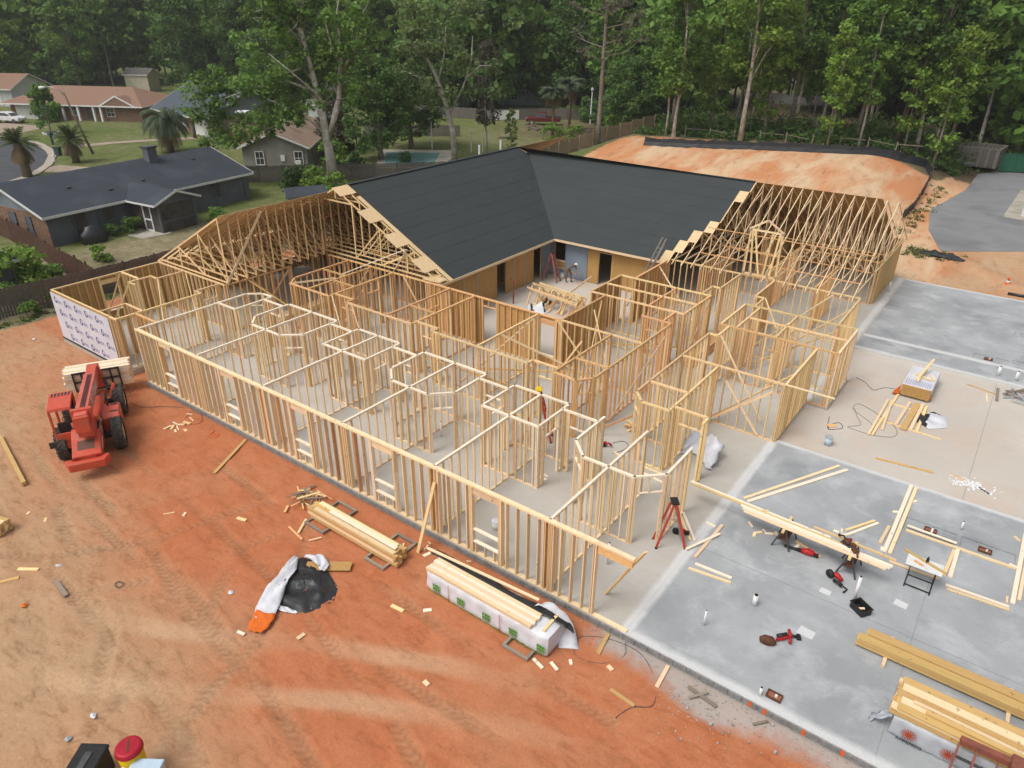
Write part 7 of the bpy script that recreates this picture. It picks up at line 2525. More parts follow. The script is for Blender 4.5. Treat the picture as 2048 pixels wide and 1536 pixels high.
def panel_mesh(mat, h, wd=2.4, bw=0.145, gap=0.006):
    key = (mat, h)
    if key not in PANEL:
        mb = MB()
        n = int(wd / bw)
        rg = random.Random(len(PANEL) + 3)
        for k in range(n):
            x = (k + 0.5) * wd / n
            d = rg.uniform(-0.006, 0.006)
            mb.box(x - bw / 2 + gap, -0.012 + d, 0.03 + rg.uniform(0, 0.03), x + bw / 2 - gap, 0.008 + d, h + rg.uniform(-0.05, 0.02))
        for z in (0.35, h - 0.35):
            mb.box(0, 0.018, z - 0.045, wd, 0.056, z + 0.045)
        o = mb.build('fence_panel', mat)
        PANEL[key] = o.data
        bpy.data.objects.remove(o)
    return PANEL[key]


def fence(name, label, pts, h, mat, lean=0.0):
    t = thing(name, label, 'fence', (*pts[0], gz1(*pts[0])))
    o0 = Vector(t.location)
    me = panel_mesh(mat, h)
    for a, b in zip(pts[:-1], pts[1:]):
        a, b = Vector(a), Vector(b)
        L = (b - a).length
        n = max(1, round(L / 2.4))
        for k in range(n):
            p = a.lerp(b, k / n)
            q = a.lerp(b, (k + 1) / n)
            zp, zq = gz1(*p), gz1(*q)
            o = bpy.data.objects.new('fence_panel', me)
            o.location = Vector((*p, (zp + zq) / 2)) - o0
            o.rotation_euler = (lean * math.sin(k * 1.9), 0, math.atan2(q.y - p.y, q.x - p.x))
            o.scale = ((q - p).length / 2.4, 1, 1)
            link(o, t)
            pp = Vector((*p, zp)) - o0
            nn = Vector((-(q - p).y, (q - p).x)).normalized() * 0.09
            bar('post', pp + Vector((nn.x, nn.y, 0)), pp + Vector((nn.x, nn.y, h + 0.06)), 0.09, 0.09, mat, t, (1, 0, 0))
    return t


fence('board_fence', 'weathered grey board fence along the left side of the dirt lot', [(-48.4, 8.0), (-47.6, 13.1), (-46.95, 18.5), (-46.8, 27), (-47.5, 38), (-49.0, 50), (-50.2, 62)], 1.85, 'fence_grey', 0.02)
fence('board_fence', 'dark red-brown fence dividing the back gardens at left', [(-69, 20.7), (-60.5, 20.3), (-56, 19.6), (-51.0, 19.3), (-47.1, 18.9)], 1.75, 'fence_brown')
fence('board_fence', 'dark grey fence behind the pale bare tree trunk', [(-70, 44.0), (-68, 46.1), (-63.0, 51.3), (-57.8, 56.6), (-54.0, 61.0), (-50.4, 65.5)], 1.75, 'fence_grey', 0.02)
fence('board_fence', 'grey fence far behind the tan-roofed house', [(-140, 90), (-128.5, 95), (-110, 105)], 2.4, 'fence_grey')
fence('board_fence', 'grey fence beyond the lawn, left of the white board', [(-97, 96.5), (-88, 99), (-79, 101.8), (-74, 107.5), (-66, 113), (-58, 116)], 1.8, 'fence_grey')
fence('board_fence', 'tan picket fence running up beside the sand bank', [(-45.5, 94), (-47.5, 88), (-49.5, 81), (-50.2, 75), (-50.6, 66)], 1.85, 'fence_tan')
fence('board_fence', 'short grey fence behind the pool, right of the pale trunk', [(-84, 76), (-78, 80), (-72, 84)], 1.6, 'fence_grey')
tag(bar('white_board', (-78.9, 101.3, 0.55), (-76.2, 104.6, 0.55), 0.06, 1.5, 'white_paint'), 'large white board leaning on the far fence left of the red pickup', 'board')
# broken rails at the wood edge
t = thing('rail_fence', 'broken post-and-rail fence along the wood edge', 'fence', (-38, 86, 0))
for k in range(9):
    x, y = -38 + k * 2.9, 87.5 + k * 0.72
    z = gz1(x, y)
    bar('post', (x + 38, y - 86, z), (x + 38.05, y - 86, z + 1.25), 0.1, 0.1, 'pine_grey', t, (1, 0, 0))
    if k not in (2, 5):
        bar('rail', (x + 38, y - 86, z + 1.0), (x + 40.6, y - 85.4, z + 0.95 - (0.35 if k % 3 == 1 else 0)), 0.06, 0.08, 'pine_grey', t)

# ------------------------------------------------------------------ silt fence on the bank
sp = [(-39.9, 80.4), (-33.6, 82.0), (-28, 84.0), (-23.2, 85.7), (-18.3, 87.6), (-13.8, 90.3), (-11.4, 93.3), (-10.2, 90.3), (-9.7, 82.7), (-9.4, 77.0), (-9.5, 71.3)]
t = thing('silt_fence', 'black silt fence along the top and right side of the sand bank', 'silt fence', (sp[0][0], sp[0][1], gz1(*sp[0])))
o0 = Vector(t.location)
grid = []
stakes = []
rg = random.Random(8)
for (ax, ay), (bx, by) in zip(sp[:-1], sp[1:]):
    n = max(2, int(math.hypot(bx - ax, by - ay) / 0.7))
    for k in range(n):
        x, y = ax + (bx - ax) * k / n, ay + (by - ay) * k / n
        z = gz1(x, y)
        wob = rg.uniform(-0.12, 0.12)
        h = 0.92 + rg.uniform(-0.16, 0.05)
        grid.append([(x + wob - o0.x, y + wob * 0.5 - 0.25 - o0.y, z - o0.z + 0.02), (x + wob * 0.5 - o0.x, y - 0.05 - o0.y, z - o0.z + h * 0.5), (x - o0.x, y - o0.y, z - o0.z + h)])
        if k % 3 == 0:
            stakes.append((x, y, z))
sheet('cloth', grid, 'silt_black', t, 0.006, False)
for x, y, z in stakes:
    bar('stake', (x - o0.x, y + 0.05 - o0.y, z - o0.z), (x - o0.x, y + 0.05 - o0.y, z - o0.z + 1.05), 0.05, 0.05, 'pine_grey', t, (1, 0, 0))


# ------------------------------------------------------------------ vehicles
def car(name, label, loc, rz, mat, kind):
    t = thing(name, label, 'car' if kind == 'suv' else 'pickup truck', loc, rz)
    if kind == 'suv':
        L, W = 4.6, 1.86
        low = [(-2.3, 0.45), (-2.3, 0.95), (-2.15, 1.1), (1.0, 1.08), (2.05, 0.92), (2.3, 0.75), (2.3, 0.4)]
        cabp = [(-2.2, 1.08), (-1.95, 1.55), (-1.4, 1.68), (0.0, 1.66), (0.45, 1.5), (1.1, 1.08)]
        winp = [(-1.95, 1.12), (-1.75, 1.5), (-1.35, 1.6), (0.0, 1.58), (0.38, 1.46), (0.9, 1.12)]
        wx = (-1.42, 1.42)
        R = 0.35
    else:
        L, W = 5.7, 2.0
        low = [(-2.85, 0.6), (-2.85, 1.15), (-0.35, 1.2), (1.1, 1.2), (2.6, 1.14), (2.85, 1.0), (2.85, 0.55)]
        cabp = [(-0.6, 1.18), (-0.5, 1.88), (-0.25, 1.95), (0.75, 1.93), (1.45, 1.2)]
        winp = [(-0.42, 1.24), (-0.36, 1.78), (-0.15, 1.86), (0.68, 1.84), (1.25, 1.24)]
        wx = (-1.8, 1.85)
        R = 0.42
    b = MB()
    b.extr(low, 1, -W / 2, W / 2)
    bevel(fix_normals(b.build('body', mat, t)), 0.07, 3)
    b = MB()
    n = len(cabp)
    vs = [(x, -W / 2 + 0.06 + max(0, z - 1.1) * 0.22, z) for x, z in cabp] + [(x, W / 2 - 0.06 - max(0, z - 1.1) * 0.22, z) for x, z in cabp]
    b.add(vs, [tuple(range(n)), tuple(range(2 * n - 1, n - 1, -1))] + [(i, i + n, (i + 1) % n + n, (i + 1) % n) for i in range(n)])
    cb = bevel(fix_normals(b.build('cabin', mat, t)), 0.05, 3)
    for s in (-1, 1):
        b = MB()
        vs = [(x, s * (W / 2 - 0.045 - max(0, z - 1.1) * 0.22), z) for x, z in winp]
        b.add(vs + [(x, y - s * 0.03, z) for x, y, z in vs], [tuple(range(len(winp)))])
        b.build('side_window', 'glass_dark', cb)
    b = MB()
    x0, z0 = cabp[-1]
    x1, z1 = cabp[-2]
    b.add([(x0 - 0.02 + 0.03, -W / 2 + 0.16, z0 + 0.03), (x0 + 0.01, W / 2 - 0.16, z0 + 0.03), (x1 + 0.05, W / 2 - 0.26, z1), (x1 + 0.05, -W / 2 + 0.26, z1)], [(0, 1, 2, 3)])
    b.build('windscreen', 'glass_dark', cb)
    b = MB()
    x0, z0 = cabp[0]
    x1, z1 = cabp[1]
    b.add([(x0 - 0.03, -W / 2 + 0.16, z0 + 0.05), (x0 - 0.03, W / 2 - 0.16, z0 + 0.05), (x1 - 0.04, W / 2 - 0.26, z1 - 0.04), (x1 - 0.04, -W / 2 + 0.26, z1 - 0.04)], [(0, 3, 2, 1)])
    b.build('rear_window', 'glass_dark', cb)
    if kind != 'suv':
        b = MB()
        b.box(-2.72, -W / 2 + 0.12, 1.19, -0.68, W / 2 - 0.12, 1.215)
        b.build('truck_bed', 'black_plastic', t)
        b = MB()
        b.box(2.852, -0.6, 0.7, 2.88, 0.6, 1.0)
        b.build('grille', 'alu', t)
        b = MB()
        b.box(2.8, -W / 2, 0.48, 2.98, W / 2, 0.68)
        b.build('bumper', 'alu', t)
    for x in wx:
        for s in (-1, 1):
            b = MB()
            b.tube([(x, s * (W / 2 - 0.24), R), (x, s * (W / 2 + 0.01), R)], R, 18)
            wo = b.build('wheel', 'rubber', t)
            b = MB()
            b.tube([(x, s * (W / 2), R), (x, s * (W / 2 + 0.025), R)], R * 0.62, 14)
            b.build('rim', 'alu' if kind != 'suv' else 'steel_dark', wo)
    for s in (-1, 1):
        b = MB()
        b.box(L / 2 - 0.1, s * W * 0.38 - 0.16, 0.72 if kind == 'suv' else 0.85, L / 2 + 0.012, s * W * 0.38 + 0.16, 0.88 if kind == 'suv' else 1.02)
        b.build('headlight', 'white_print', t)
        b = MB()
        b.box(-L / 2 - 0.012, s * W * 0.4 - 0.12, 0.85, -L / 2 + 0.05, s * W * 0.4 + 0.12, 1.05)
        b.build('tail_light', 'tool_red', t)


car('parked_car', 'white hatchback parked on the driveway at the far left', (-137.6, 48.8, GZ + 0.03), rad(27), 'car_white', 'suv')
car('pickup_truck', 'dark red pickup truck parked by the far fence behind the palms', (-69.6, 102.4, GZ), rad(211), 'car_red', 'pickup')

# ------------------------------------------------------------------ street and garden things
t = thing('street_lamp', 'leaning wooden street lamp pole with grey arm on the lawn', 'street lamp', (-99.0, 43.3, GZ))
b = MB()
b.tube([(0, 0, 0), (-0.5, -0.6, 3.4), (-0.95, -1.2, 7.4)], [0.16, 0.14, 0.11], 10)
b.build('pole', 'palm_wood', t, True)
b = MB()
b.tube([(-0.9, -1.15, 6.9), (-1.3, -1.6, 7.7), (-1.9, -2.1, 8.0), (-2.6, -2.5, 7.95)], 0.05, 8)
b.build('arm', 'alu', t, True)
b = MB()
b.tube([(-2.5, -2.45, 7.95), (-3.2, -2.85, 7.85)], [0.12, 0.2], 10)
b.build('lamp_head', 'white_paint', t, True)
for x, y, lab in ((-101.2, 40.1, 'dark green wheeled bin on the kerb, nearer the street'), (-100.2, 41.0, 'dark green wheeled bin on the kerb, nearer the sago palm')):
    t = thing('wheeled_bin', lab, 'bin', (x, y, GZ), 0.5)
    b = MB()
    b.extr([(-0.28, 0.05), (-0.34, 1.0), (0.34, 1.0), (0.26, 0.05)], 1, -0.3, 0.3)
    fix_normals(b.build('body', 'bin_green', t))
    b = MB()
    b.box(-0.38, -0.33, 1.0, 0.38, 0.33, 1.09)
    b.build('lid', 'bin_green', t)
    b = MB()
    b.tube([(-0.25, -0.34, 0.14), (-0.25, 0.34, 0.14)], 0.14, 12)
    b.build('wheel', 'rubber', t)
t = thing('mailbox', 'green mailbox on a post by the kerb', 'mailbox', (-110.4, 43.4, GZ))
bar('post', (0, 0, 0), (0, 0, 1.2), 0.25, 0.25, 'bin_green', t, (1, 0, 0))
b = MB()
b.box(-0.4, -0.25, 1.2, 0.4, 0.25, 1.65)
bevel(b.build('box', 'bin_green', t), 0.08)
t = thing('stone_planter', 'round white stone planter at the foot of the leafy street tree', 'planter', (-120.4, 47.5, GZ))
b = MB()
b.tube([(0, 0, 0), (0, 0, 0.3)], [1.1, 1.15], 24)
b.build('ring', 'white_paint', t)
b = MB()
b.tube([(0, 0, 0.3), (0, 0, 0.33)], 0.9, 20)
b.build('soil', 'leather', t)
t = thing('fire_hydrant', 'small white hydrant by the kerb near the bins', 'hydrant', (-97.2, 37.9, GZ))
b = MB()
b.tube([(0, 0, 0), (0, 0, 0.6), (0, 0, 0.75), (0, 0, 0.85)], [0.14, 0.13, 0.17, 0.06], 12)
b.build('barrel', 'white_paint', t)
b = MB()
b.tube([(-0.24, 0, 0.5), (0.24, 0, 0.5)], 0.06, 8)
b.build('outlet', 'white_paint', t)
t = thing('garden_pavilion', 'low brown pavilion beside the pale tree trunk', 'pavilion', (-77.0, 66.0, GZ), rad(35))
for x in (-1.4, 1.4):
    for y in (-1, 1):
        bar('post', (x, y, 0), (x, y, 1.5), 0.14, 0.14, 'fence_brown', t, (1, 0, 0))
b = MB()
b.box(-1.8, -1.3, 1.5, 1.8, 1.3, 1.66)
b.build('roof', 'fence_brown', t)
b = MB()
b.box(-1.2, -0.8, 0, 1.2, 0.8, 0.75)
b.build('bench', 'leather', t)
t = thing('lamp_post', 'white garden lamp post right of the palms', 'lamp post', (-64.3, 108.6, GZ))
b = MB()
b.tube([(0, 0, 0), (0.1, 0, 5.0)], [0.13, 0.1], 10)
b.build('pole', 'white_paint', t)
b = MB()
b.tube([(0.1, 0, 5.0), (0.1, 0, 5.25), (0.1, 0, 5.6)], [0.15, 0.28, 0.12], 10)
b.build('lamp', 'wrap_grey', t)
for i, (x, y, n, lab) in enumerate(((-67.6, 97.4, 26, 'heap of cut logs on the lawn left of the palms'), (-60.6, 101.3, 20, 'heap of cut logs on the lawn right of the palms'))):
    t = thing('log_pile', lab, 'log pile', (x, y, GZ))
    rg = random.Random(50 + i)
    for k in range(n):
        lx, ly = rg.gauss(0, 1.1), rg.gauss(0, 0.7)
        z = 0.14 + max(0, 0.55 - 0.25 * (lx * lx + ly * ly)) * rg.random()
        an = rg.uniform(0, 3.1)
        l_ = rg.uniform(0.4, 0.9)
        bar('log', (lx - l_ / 2 * math.cos(an), ly - l_ / 2 * math.sin(an), z), (lx + l_ / 2 * math.cos(an), ly + l_ / 2 * math.sin(an), z + rg.uniform(-0.08, 0.1)), 0.24, 0.24, 'log_end', t)
tag(bar('fallen_log', (-66.5, 86.2, GZ + 0.15), (-65.0, 87.4, GZ + 0.15), 0.28, 0.28, 'log_end'), 'single log lying on the far lawn below the log heaps', 'log')
# waste enclosure with green gate
t = thing('waste_enclosure', 'weathered board waste enclosure at the end of the asphalt', 'enclosure', (-9.5, 102.0, gz1(-9.5, 102.0)), rad(-5))
L_, D_, h_ = 4.3, 4.0, 2.1
for a, b_ in (((0, 0), (L_, 0)), ((L_, 0), (L_, D_)), ((0, 0), (0, D_)), ((0, D_), (L_, D_))):
    n = int(math.hypot(b_[0] - a[0], b_[1] - a[1]) / 0.4)
    for k in range(n):
        p = Vector((*a, 0)).lerp(Vector((*b_, 0)), (k + 0.5) / n)
        bar('board', p, p + Vector((0, 0, h_)), 0.37, 0.05, 'fence_grey', t, Vector((b_[0] - a[0], b_[1] - a[1], 0)))
    bar('top_rail', (*a, h_ + 0.03), (*b_, h_ + 0.03), 0.1, 0.06, 'pine_grey', t)
b = MB()
b.box(1.2, 1.2, 0, 3.8, 3.4, 1.5)
b.build('waste_container', 'siding_grey', t)
t = thing('green_gate', 'green slatted metal gate beside the waste enclosure', 'gate', (-5.0, 103.8, gz1(-5.0, 103.8)), rad(28))
for a, b_ in (((0, 0.15), (3.4, 0.15)), ((0, 2.1), (3.4, 2.1)), ((0, 0.1), (0, 2.2)), ((3.4, 0.1), (3.4, 2.2)), ((1.7, 0.15), (1.7, 2.1))):
    bar('frame', (a[0], 0, a[1]), (b_[0], 0, b_[1]), 0.08, 0.08, 'gate_green', t, (0, 1, 0))
for k in range(15):
    bar('slat', (0.1 + k * 0.22, 0.03, 0.2), (0.1 + k * 0.22, 0.03, 2.05), 0.19, 0.02, 'gate_green', t, (1, 0, 0))
t = thing('park_grill', 'black pedestal grill at the asphalt edge', 'grill', (-7.6, 98.0, gz1(-7.6, 98.0)))
bar('post', (0, 0, 0), (0, 0, 1.1), 0.12, 0.12, 'steel_dark', t, (1, 0, 0))
b = MB()
b.box(-0.6, -0.3, 1.1, 0.6, 0.3, 1.55)
bevel(b.build('firebox', 'steel_dark', t), 0.08)
t = thing('canopy_column', 'white column with green band at the right edge', 'column', (-0.2, 81.2, GZ + 0.1))
b = MB()
b.box(-0.8, -0.9, 0, 0.9, 0.9, 1.5)
b.box(-0.8, -0.9, 1.9, 0.9, 0.9, 3.4)
b.build('shaft', 'siding_white', t)
b = MB()
b.box(-0.82, -0.92, 1.5, 0.92, 0.92, 1.9)
b.build('band', 'green_band', t)
for x, y, h, lab in ((-34.5, 42.4, 0.5, 'white vent pipe behind the felt ridge, left of two'), (-34.5, 45.0, 0.55, 'white vent pipe behind the felt ridge, right of two')):
    b = MB()
    b.tube([(x, y, zl(x) - 0.05), (x, y, RZ + h)], 0.075, 12)
    b.build('vent_pipe', 'pvc', BLD)
for i, (x, y, h, lab) in enumerate(((-62.0, 74.5, 2.6, 'white post in the pool garden, left'), (-60.8, 75.4, 2.4, 'white post in the pool garden, right'), (-67.4, 72.8, 4.4, 'tall thin white pole behind the pool'))):
    t = thing('garden_post', lab, 'post', (x, y, GZ))
    b = MB()
    b.tube([(0, 0, 0), (0, 0, h)], 0.07, 8)
    b.build('post', 'pvc', t)
    b = MB()
    b.tube([(0, 0, h), (0, 0, h + 0.08)], 0.1, 8)
    b.build('cap', 'pvc', t)

# ================================================================== VEGETATION
def leaf_cloud(rng, blobs, leaf, flat=0.6, per=None):
    """blobs: (cx,cy,cz,rx,ry,rz,n,tint). Returns verts (n*4,3), tint (n*4)"""
    V, T = [], []
    for cx, cy, cz, rx, ry, rz, n, ti in blobs:
        n = int(n)
        d = rng.normal(0, 1, (n, 3))
        d /= np.linalg.norm(d, axis=1)[:, None] + 1e-9
        r = 1.25 * rng.random(n) ** 0.5
        c = np.array([cx, cy, cz]) + d * r[:, None] * np.array([rx, ry, rz])
        nrm = d * 0.7 + rng.normal(0, 0.6, (n, 3)) + np.array([0, 0, flat])
        nrm /= np.linalg.norm(nrm, axis=1)[:, None] + 1e-9
        a = rng.normal(0, 1, (n, 3))
        u = np.cross(nrm, a)
        u /= np.linalg.norm(u, axis=1)[:, None] + 1e-9
        v = np.cross(nrm, u)
        s = leaf * (0.55 + 0.9 * rng.random(n))[:, None]
        asp = (0.45 + 0.5 * rng.random(n))[:, None]
        q = np.stack([c - u * s, c - v * s * asp * 0.9 + nrm * s * 0.15, c + u * s, c + v * s * asp + nrm * s * 0.1], 1)
        V.append(q.reshape(-1, 3))
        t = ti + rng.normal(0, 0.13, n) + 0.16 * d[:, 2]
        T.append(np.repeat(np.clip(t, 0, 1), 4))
    return np.concatenate(V), np.concatenate(T)


def leaf_mesh(name, V, T, mat):
    n = len(V)
    me = bpy.data.meshes.new(name)
    me.vertices.add(n)
    me.vertices.foreach_set('co', V.astype(np.float32).ravel())
    me.loops.add(n)
    me.loops.foreach_set('vertex_index', np.arange(n, dtype=np.int32))
    me.polygons.add(n // 4)
    me.polygons.foreach_set('loop_start', np.arange(0, n, 4, dtype=np.int32))
    me.update()
    at = me.attributes.new('tint', 'FLOAT', 'POINT')
    at.data.foreach_set('value', T.astype(np.float32))
    me.materials.append(MATS[mat])
    return me


def crown_blobs(rng, h0, h1, R, nb, nl, taper=0.5, br=0.34, cx=0.0, cy=0.0):
    out = []
    for k in range(nb):
        f = rng.random() ** 0.85
        z = h0 + (h1 - h0) * f
        prof = math.sin(math.pi * min(1.0, 0.12 + 0.88 * f)) ** taper
        an = rng.uniform(0, 2 * math.pi)
        rr = R * prof * math.sqrt(rng.uniform(0.05, 1.0)) * 0.85
        b = R * br * rng.uniform(0.6, 1.25)
        out.append((cx + rr * math.cos(an), cy + rr * math.sin(an), z, b, b, b * rng.uniform(0.55, 0.85), nl * (b / (R * br)) ** 2, rng.uniform(0.18, 0.72)))
    return out


def trunk_mesh(mb, rng, h, r, blobs, limbs=6, lean=(0, 0), n=8, wig=0.25):
    pts, rs = [], []
    K = 7
    ph = rng.uniform(0, 6)
    for k in range(K):
        f = k / (K - 1)
        pts.append((lean[0] * f * h + wig * math.sin(f * 5 + ph) * f, lean[1] * f * h + wig * math.cos(f * 4 + ph) * f, h * f - (0.15 if k == 0 else 0)))
        rs.append(r * (1.25 if k == 0 else 1) * (1 - 0.82 * f))
    mb.tube(pts, rs, n)
    bl = [b for b in blobs]
    for k in range(min(limbs, len(bl))):
        b = bl[int(rng.integers(0, len(bl)))]
        z0 = max(0.22 * h, min(b[2] - rng.uniform(0.08, 0.25) * h, h * 0.92))
        f = z0 / h
        i = min(int(f * (K - 1)), K - 2)
        g = f * (K - 1) - i
        p0 = Vector(pts[i]).lerp(Vector(pts[i + 1]), g)
        p2 = Vector((b[0], b[1], b[2]))
        p1 = p0.lerp(p2, 0.5) + Vector((0, 0, 0.05 * h * rng.uniform(-0.3, 0.8)))
        r0 = r * (1 - 0.82 * f) * 0.5
        mb.tube([p0, p1, p2], [r0, r0 * 0.6, r0 * 0.2], 6)


VAR = {}


def variant(key, seed, h, h0, R, nb, nl, leaf, tr, lmat, bmat, limbs=7, taper=0.5, br=0.26, wig=0.25, lean=(0, 0)):
    rng = np.random.default_rng(seed)
    bl = crown_blobs(rng, h0, h, R, nb, nl, taper, br)
    V, T = leaf_cloud(rng, bl, leaf)
    mb = MB()
    trunk_mesh(mb, rng, h * 0.96, tr, bl, limbs, lean, 8, wig)
    o = mb.build('trunk', bmat, None, True)
    tm = o.data
    bpy.data.objects.remove(o)
    VAR[key] = (tm, leaf_mesh('crown', V, T, lmat), V, T)


variant('tall_a', 1, 19, 6.0, 3.5, 84, 58, 0.21, 0.24, 'leaf_mid', 'bark_mid', 9, wig=0.5)
variant('tall_b', 2, 18, 5.0, 3.1, 78, 55, 0.21, 0.20, 'leaf_mid', 'bark_grey', 9, wig=0.7, lean=(0.03, 0))
variant('tall_c', 3, 20, 7.5, 3.8, 88, 58, 0.21, 0.26, 'leaf_bright', 'bark_grey', 10, wig=0.4, lean=(-0.03, 0.02))
variant('slim_a', 4, 15, 3.2, 2.3, 60, 42, 0.19, 0.13, 'leaf_mid', 'bark_grey', 8, wig=0.6)
variant('slim_b', 5, 14, 2.2, 2.2, 60, 44, 0.19, 0.12, 'leaf_bright', 'bark_mid', 7, wig=0.5)
variant('round_a', 6, 13, 2.0, 5.2, 95, 85, 0.25, 0.36, 'leaf_mid', 'bark_mid', 7, 0.45, 0.22)
variant('round_b', 7, 14, 1.8, 5.8, 100, 85, 0.25, 0.40, 'leaf_dark', 'bark_mid', 7, 0.45, 0.22)
variant('round_c', 8, 12, 1.8, 4.6, 90, 80, 0.24, 0.32, 'leaf_bright', 'bark_mid', 7, 0.45, 0.22)
variant('big_a', 9, 21, 3.0, 6.5, 135, 80, 0.28, 0.42, 'leaf_mid', 'bark_mid', 8, 0.45, 0.19)
variant('big_b', 10, 22, 2.6, 6.8, 140, 80, 0.28, 0.45, 'leaf_dark', 'bark_mid', 8, 0.45, 0.19)
variant('bush_a', 11, 1.9, 0.25, 1.25, 14, 70, 0.13, 0.06, 'leaf_dark', 'bark_mid', 4, 0.3, 0.4)
variant('bush_b', 12, 2.4, 0.2, 1.5, 16, 70, 0.15, 0.06, 'leaf_bright', 'bark_mid', 4, 0.3, 0.4)
variant('bush_c', 13, 1.6, 0.1, 1.0, 12, 60, 0.11, 0.05, 'leaf_mid', 'bark_mid', 4, 0.3, 0.42)
variant('young', 14, 6.2, 1.3, 1.9, 22, 80, 0.2, 0.09, 'leaf_mid', 'bark_mid', 6, 0.5, 0.32)


def plant(key, label, x, y, s=1.0, rz=None, name='tree', cat='tree', group=None, lmat=None, z=None, sz=None):
    t = thing(name, label, cat, (x, y, gz1(x, y) if z is None else z), (x * 7.3 + y * 3.1) % 6.28 if rz is None else rz, group)
    t.scale = (s, s, s if sz is None else sz)
    tm, cmesh = VAR[key][:2]
    link(bpy.data.objects.new('trunk', tm), t)
    c = bpy.data.objects.new('crown' if cat == 'tree' else 'foliage', cmesh)
    link(c, t)
    if lmat:
        c.material_slots[0].link = 'OBJECT'
        c.material_slots[0].material = MATS[lmat]
    return t


k = 0.829
WOOD = [                                       # the edge of the wood above the sand bank: flat ground point, variant, scale, label
    (-45.8, 101.3, 'tall_b', 1.05, 'pale slender tree at the left end of the silt fence'),
    (-48.5, 104.5, 'slim_a', 1.1, 'thin grey tree just left of the pale tree at the silt fence end'),
    (-49.5, 109.0, 'tall_a', 1.0, 'darker trunk set back behind the left end of the silt fence'),
    (-44.5, 112.5, 'slim_b', 1.15, 'slim tree set back in the shade right of the silt fence end'),
    (-43.0, 119.0, 'tall_b', 1.05, 'pale leaning trunk deeper in the wood beyond the rail fence'),
    (-37.7, 106.8, 'tall_c', 1.1, 'twin-stemmed pale tree standing right at the silt fence, left of middle'),
    (-39.6, 116.0, 'slim_a', 1.1, 'thin trunk behind the twin-stemmed pale tree'),
    (-36.0, 112.0, 'slim_b', 1.2, 'leafy slim tree right of the twin-stemmed pale tree'),
    (-34.4, 118.5, 'tall_a', 1.1, 'straight pale trunk forking high, third back from the rail fence'),
    (-32.5, 124.5, 'slim_a', 1.2, 'dim thin trunk in the deep shade behind the straight forked tree'),
    (-30.3, 121.0, 'tall_b', 1.0, 'curved grey trunk in the middle of the wood edge'),
    (-28.5, 126.0, 'slim_b', 1.2, 'slim trunk deep in shade behind the curved grey trunk'),
    (-25.8, 108.2, 'slim_b', 0.95, 'small leafy tree at the silt fence middle'),
    (-27.0, 114.5, 'slim_a', 1.0, 'thin stem beside the broken rails'),
    (-24.0, 117.0, 'tall_a', 1.0, 'grey trunk behind the small leafy tree at the silt fence'),
    (-22.6, 112.0, 'slim_a', 1.1, 'thin pale stem left of the big dark pine'),
    (-17.1, 114.5, 'slim_b', 1.1, 'slim stem just right of the big dark pine'),
    (-16.0, 117.5, 'tall_b', 1.15, 'tall pale tree slanting right of the big dark pine'),
    (-14.3, 119.8, 'slim_a', 1.15, 'thin slanting trunk right of the tall pale slanting tree'),
    (-13.0, 113.0, 'slim_b', 1.05, 'bright leafy tree above the silt fence corner'),
    (-8.6, 116.5, 'tall_c', 1.0, 'bright-crowned tree behind the waste enclosure'),
    (-6.9, 122.0, 'tall_a', 1.0, 'dark trunk behind the waste enclosure right side'),
    (-4.2, 119.0, 'slim_a', 1.15, 'slanting trunk behind the green gate'),
    (-1.8, 126.0, 'tall_a', 1.1, 'tall dark trunk at the top right edge'),
    (1.5, 118.0, 'slim_b', 1.1, 'leafy tree at the right edge above the gate'),
]
for x, y, key, s, lab in WOOD:
    f = k if x < -9.2 else 0.965
    plant(key, lab, x * f, y * f, s)
# big dark pine and the dead pine, built on their own


def pine(label, x, y, h, r, lean, seed, n_limb, lmat, nl, bm='bark_pine', spread=4.0, leaf=0.3, h0=0.4):
    t = thing('pine_tree', label, 'tree', (x, y, gz1(x, y)))
    rng = np.random.default_rng(seed)
    pts = [(lean[0] * f * h, lean[1] * f * h, h * f - 0.1) for f in np.linspace(0, 1, 8)]
    mb = MB()
    mb.tube(pts, [r * (1.2 if i == 0 else 1) * (1 - 0.72 * i / 7) for i in range(8)], 10)
    mb.build('trunk', bm, t, True)
    bl = []
    mb = MB()
    for q in range(n_limb):
        f = rng.uniform(h0, 0.98)
        z0 = f * h
        an = rng.uniform(0, 6.28)
        ln = spread * (1.15 - 0.75 * (f - h0) / (1 - h0)) * rng.uniform(0.6, 1.15)
        p0 = Vector((lean[0] * z0, lean[1] * z0, z0))
        p1 = p0 + Vector((math.cos(an) * ln * 0.55, math.sin(an) * ln * 0.55, ln * 0.10))
        p2 = p0 + Vector((math.cos(an) * ln, math.sin(an) * ln, ln * rng.uniform(0.22, 0.5)))
        r0 = r * (1 - 0.72 * f) * 0.42
        mb.tube([p0, p1, p2], [r0, r0 * 0.7, r0 * 0.25], 6)
        for w_ in range(3):
            a2 = an + rng.uniform(-0.9, 0.9)
            s0 = p0.lerp(p2, rng.uniform(0.45, 0.9))
            s1 = s0 + Vector((math.cos(a2), math.sin(a2), rng.uniform(0.1, 0.7))) * ln * 0.35
            mb.tube([s0, s1], [r0 * 0.35, r0 * 0.1], 5)
            bl.append((s1.x, s1.y, s1.z, ln * 0.2, ln * 0.2, ln * 0.13, nl, rng.uniform(0.2, 0.6)))
        bl.append((p2.x, p2.y, p2.z, ln * 0.24, ln * 0.24, ln * 0.16, nl, rng.uniform(0.2, 0.6)))
    mb.build('limbs', bm, t, True)
    V, T = leaf_cloud(rng, bl, leaf)
    link(bpy.data.objects.new('crown', leaf_mesh('crown', V, T, lmat)), t)


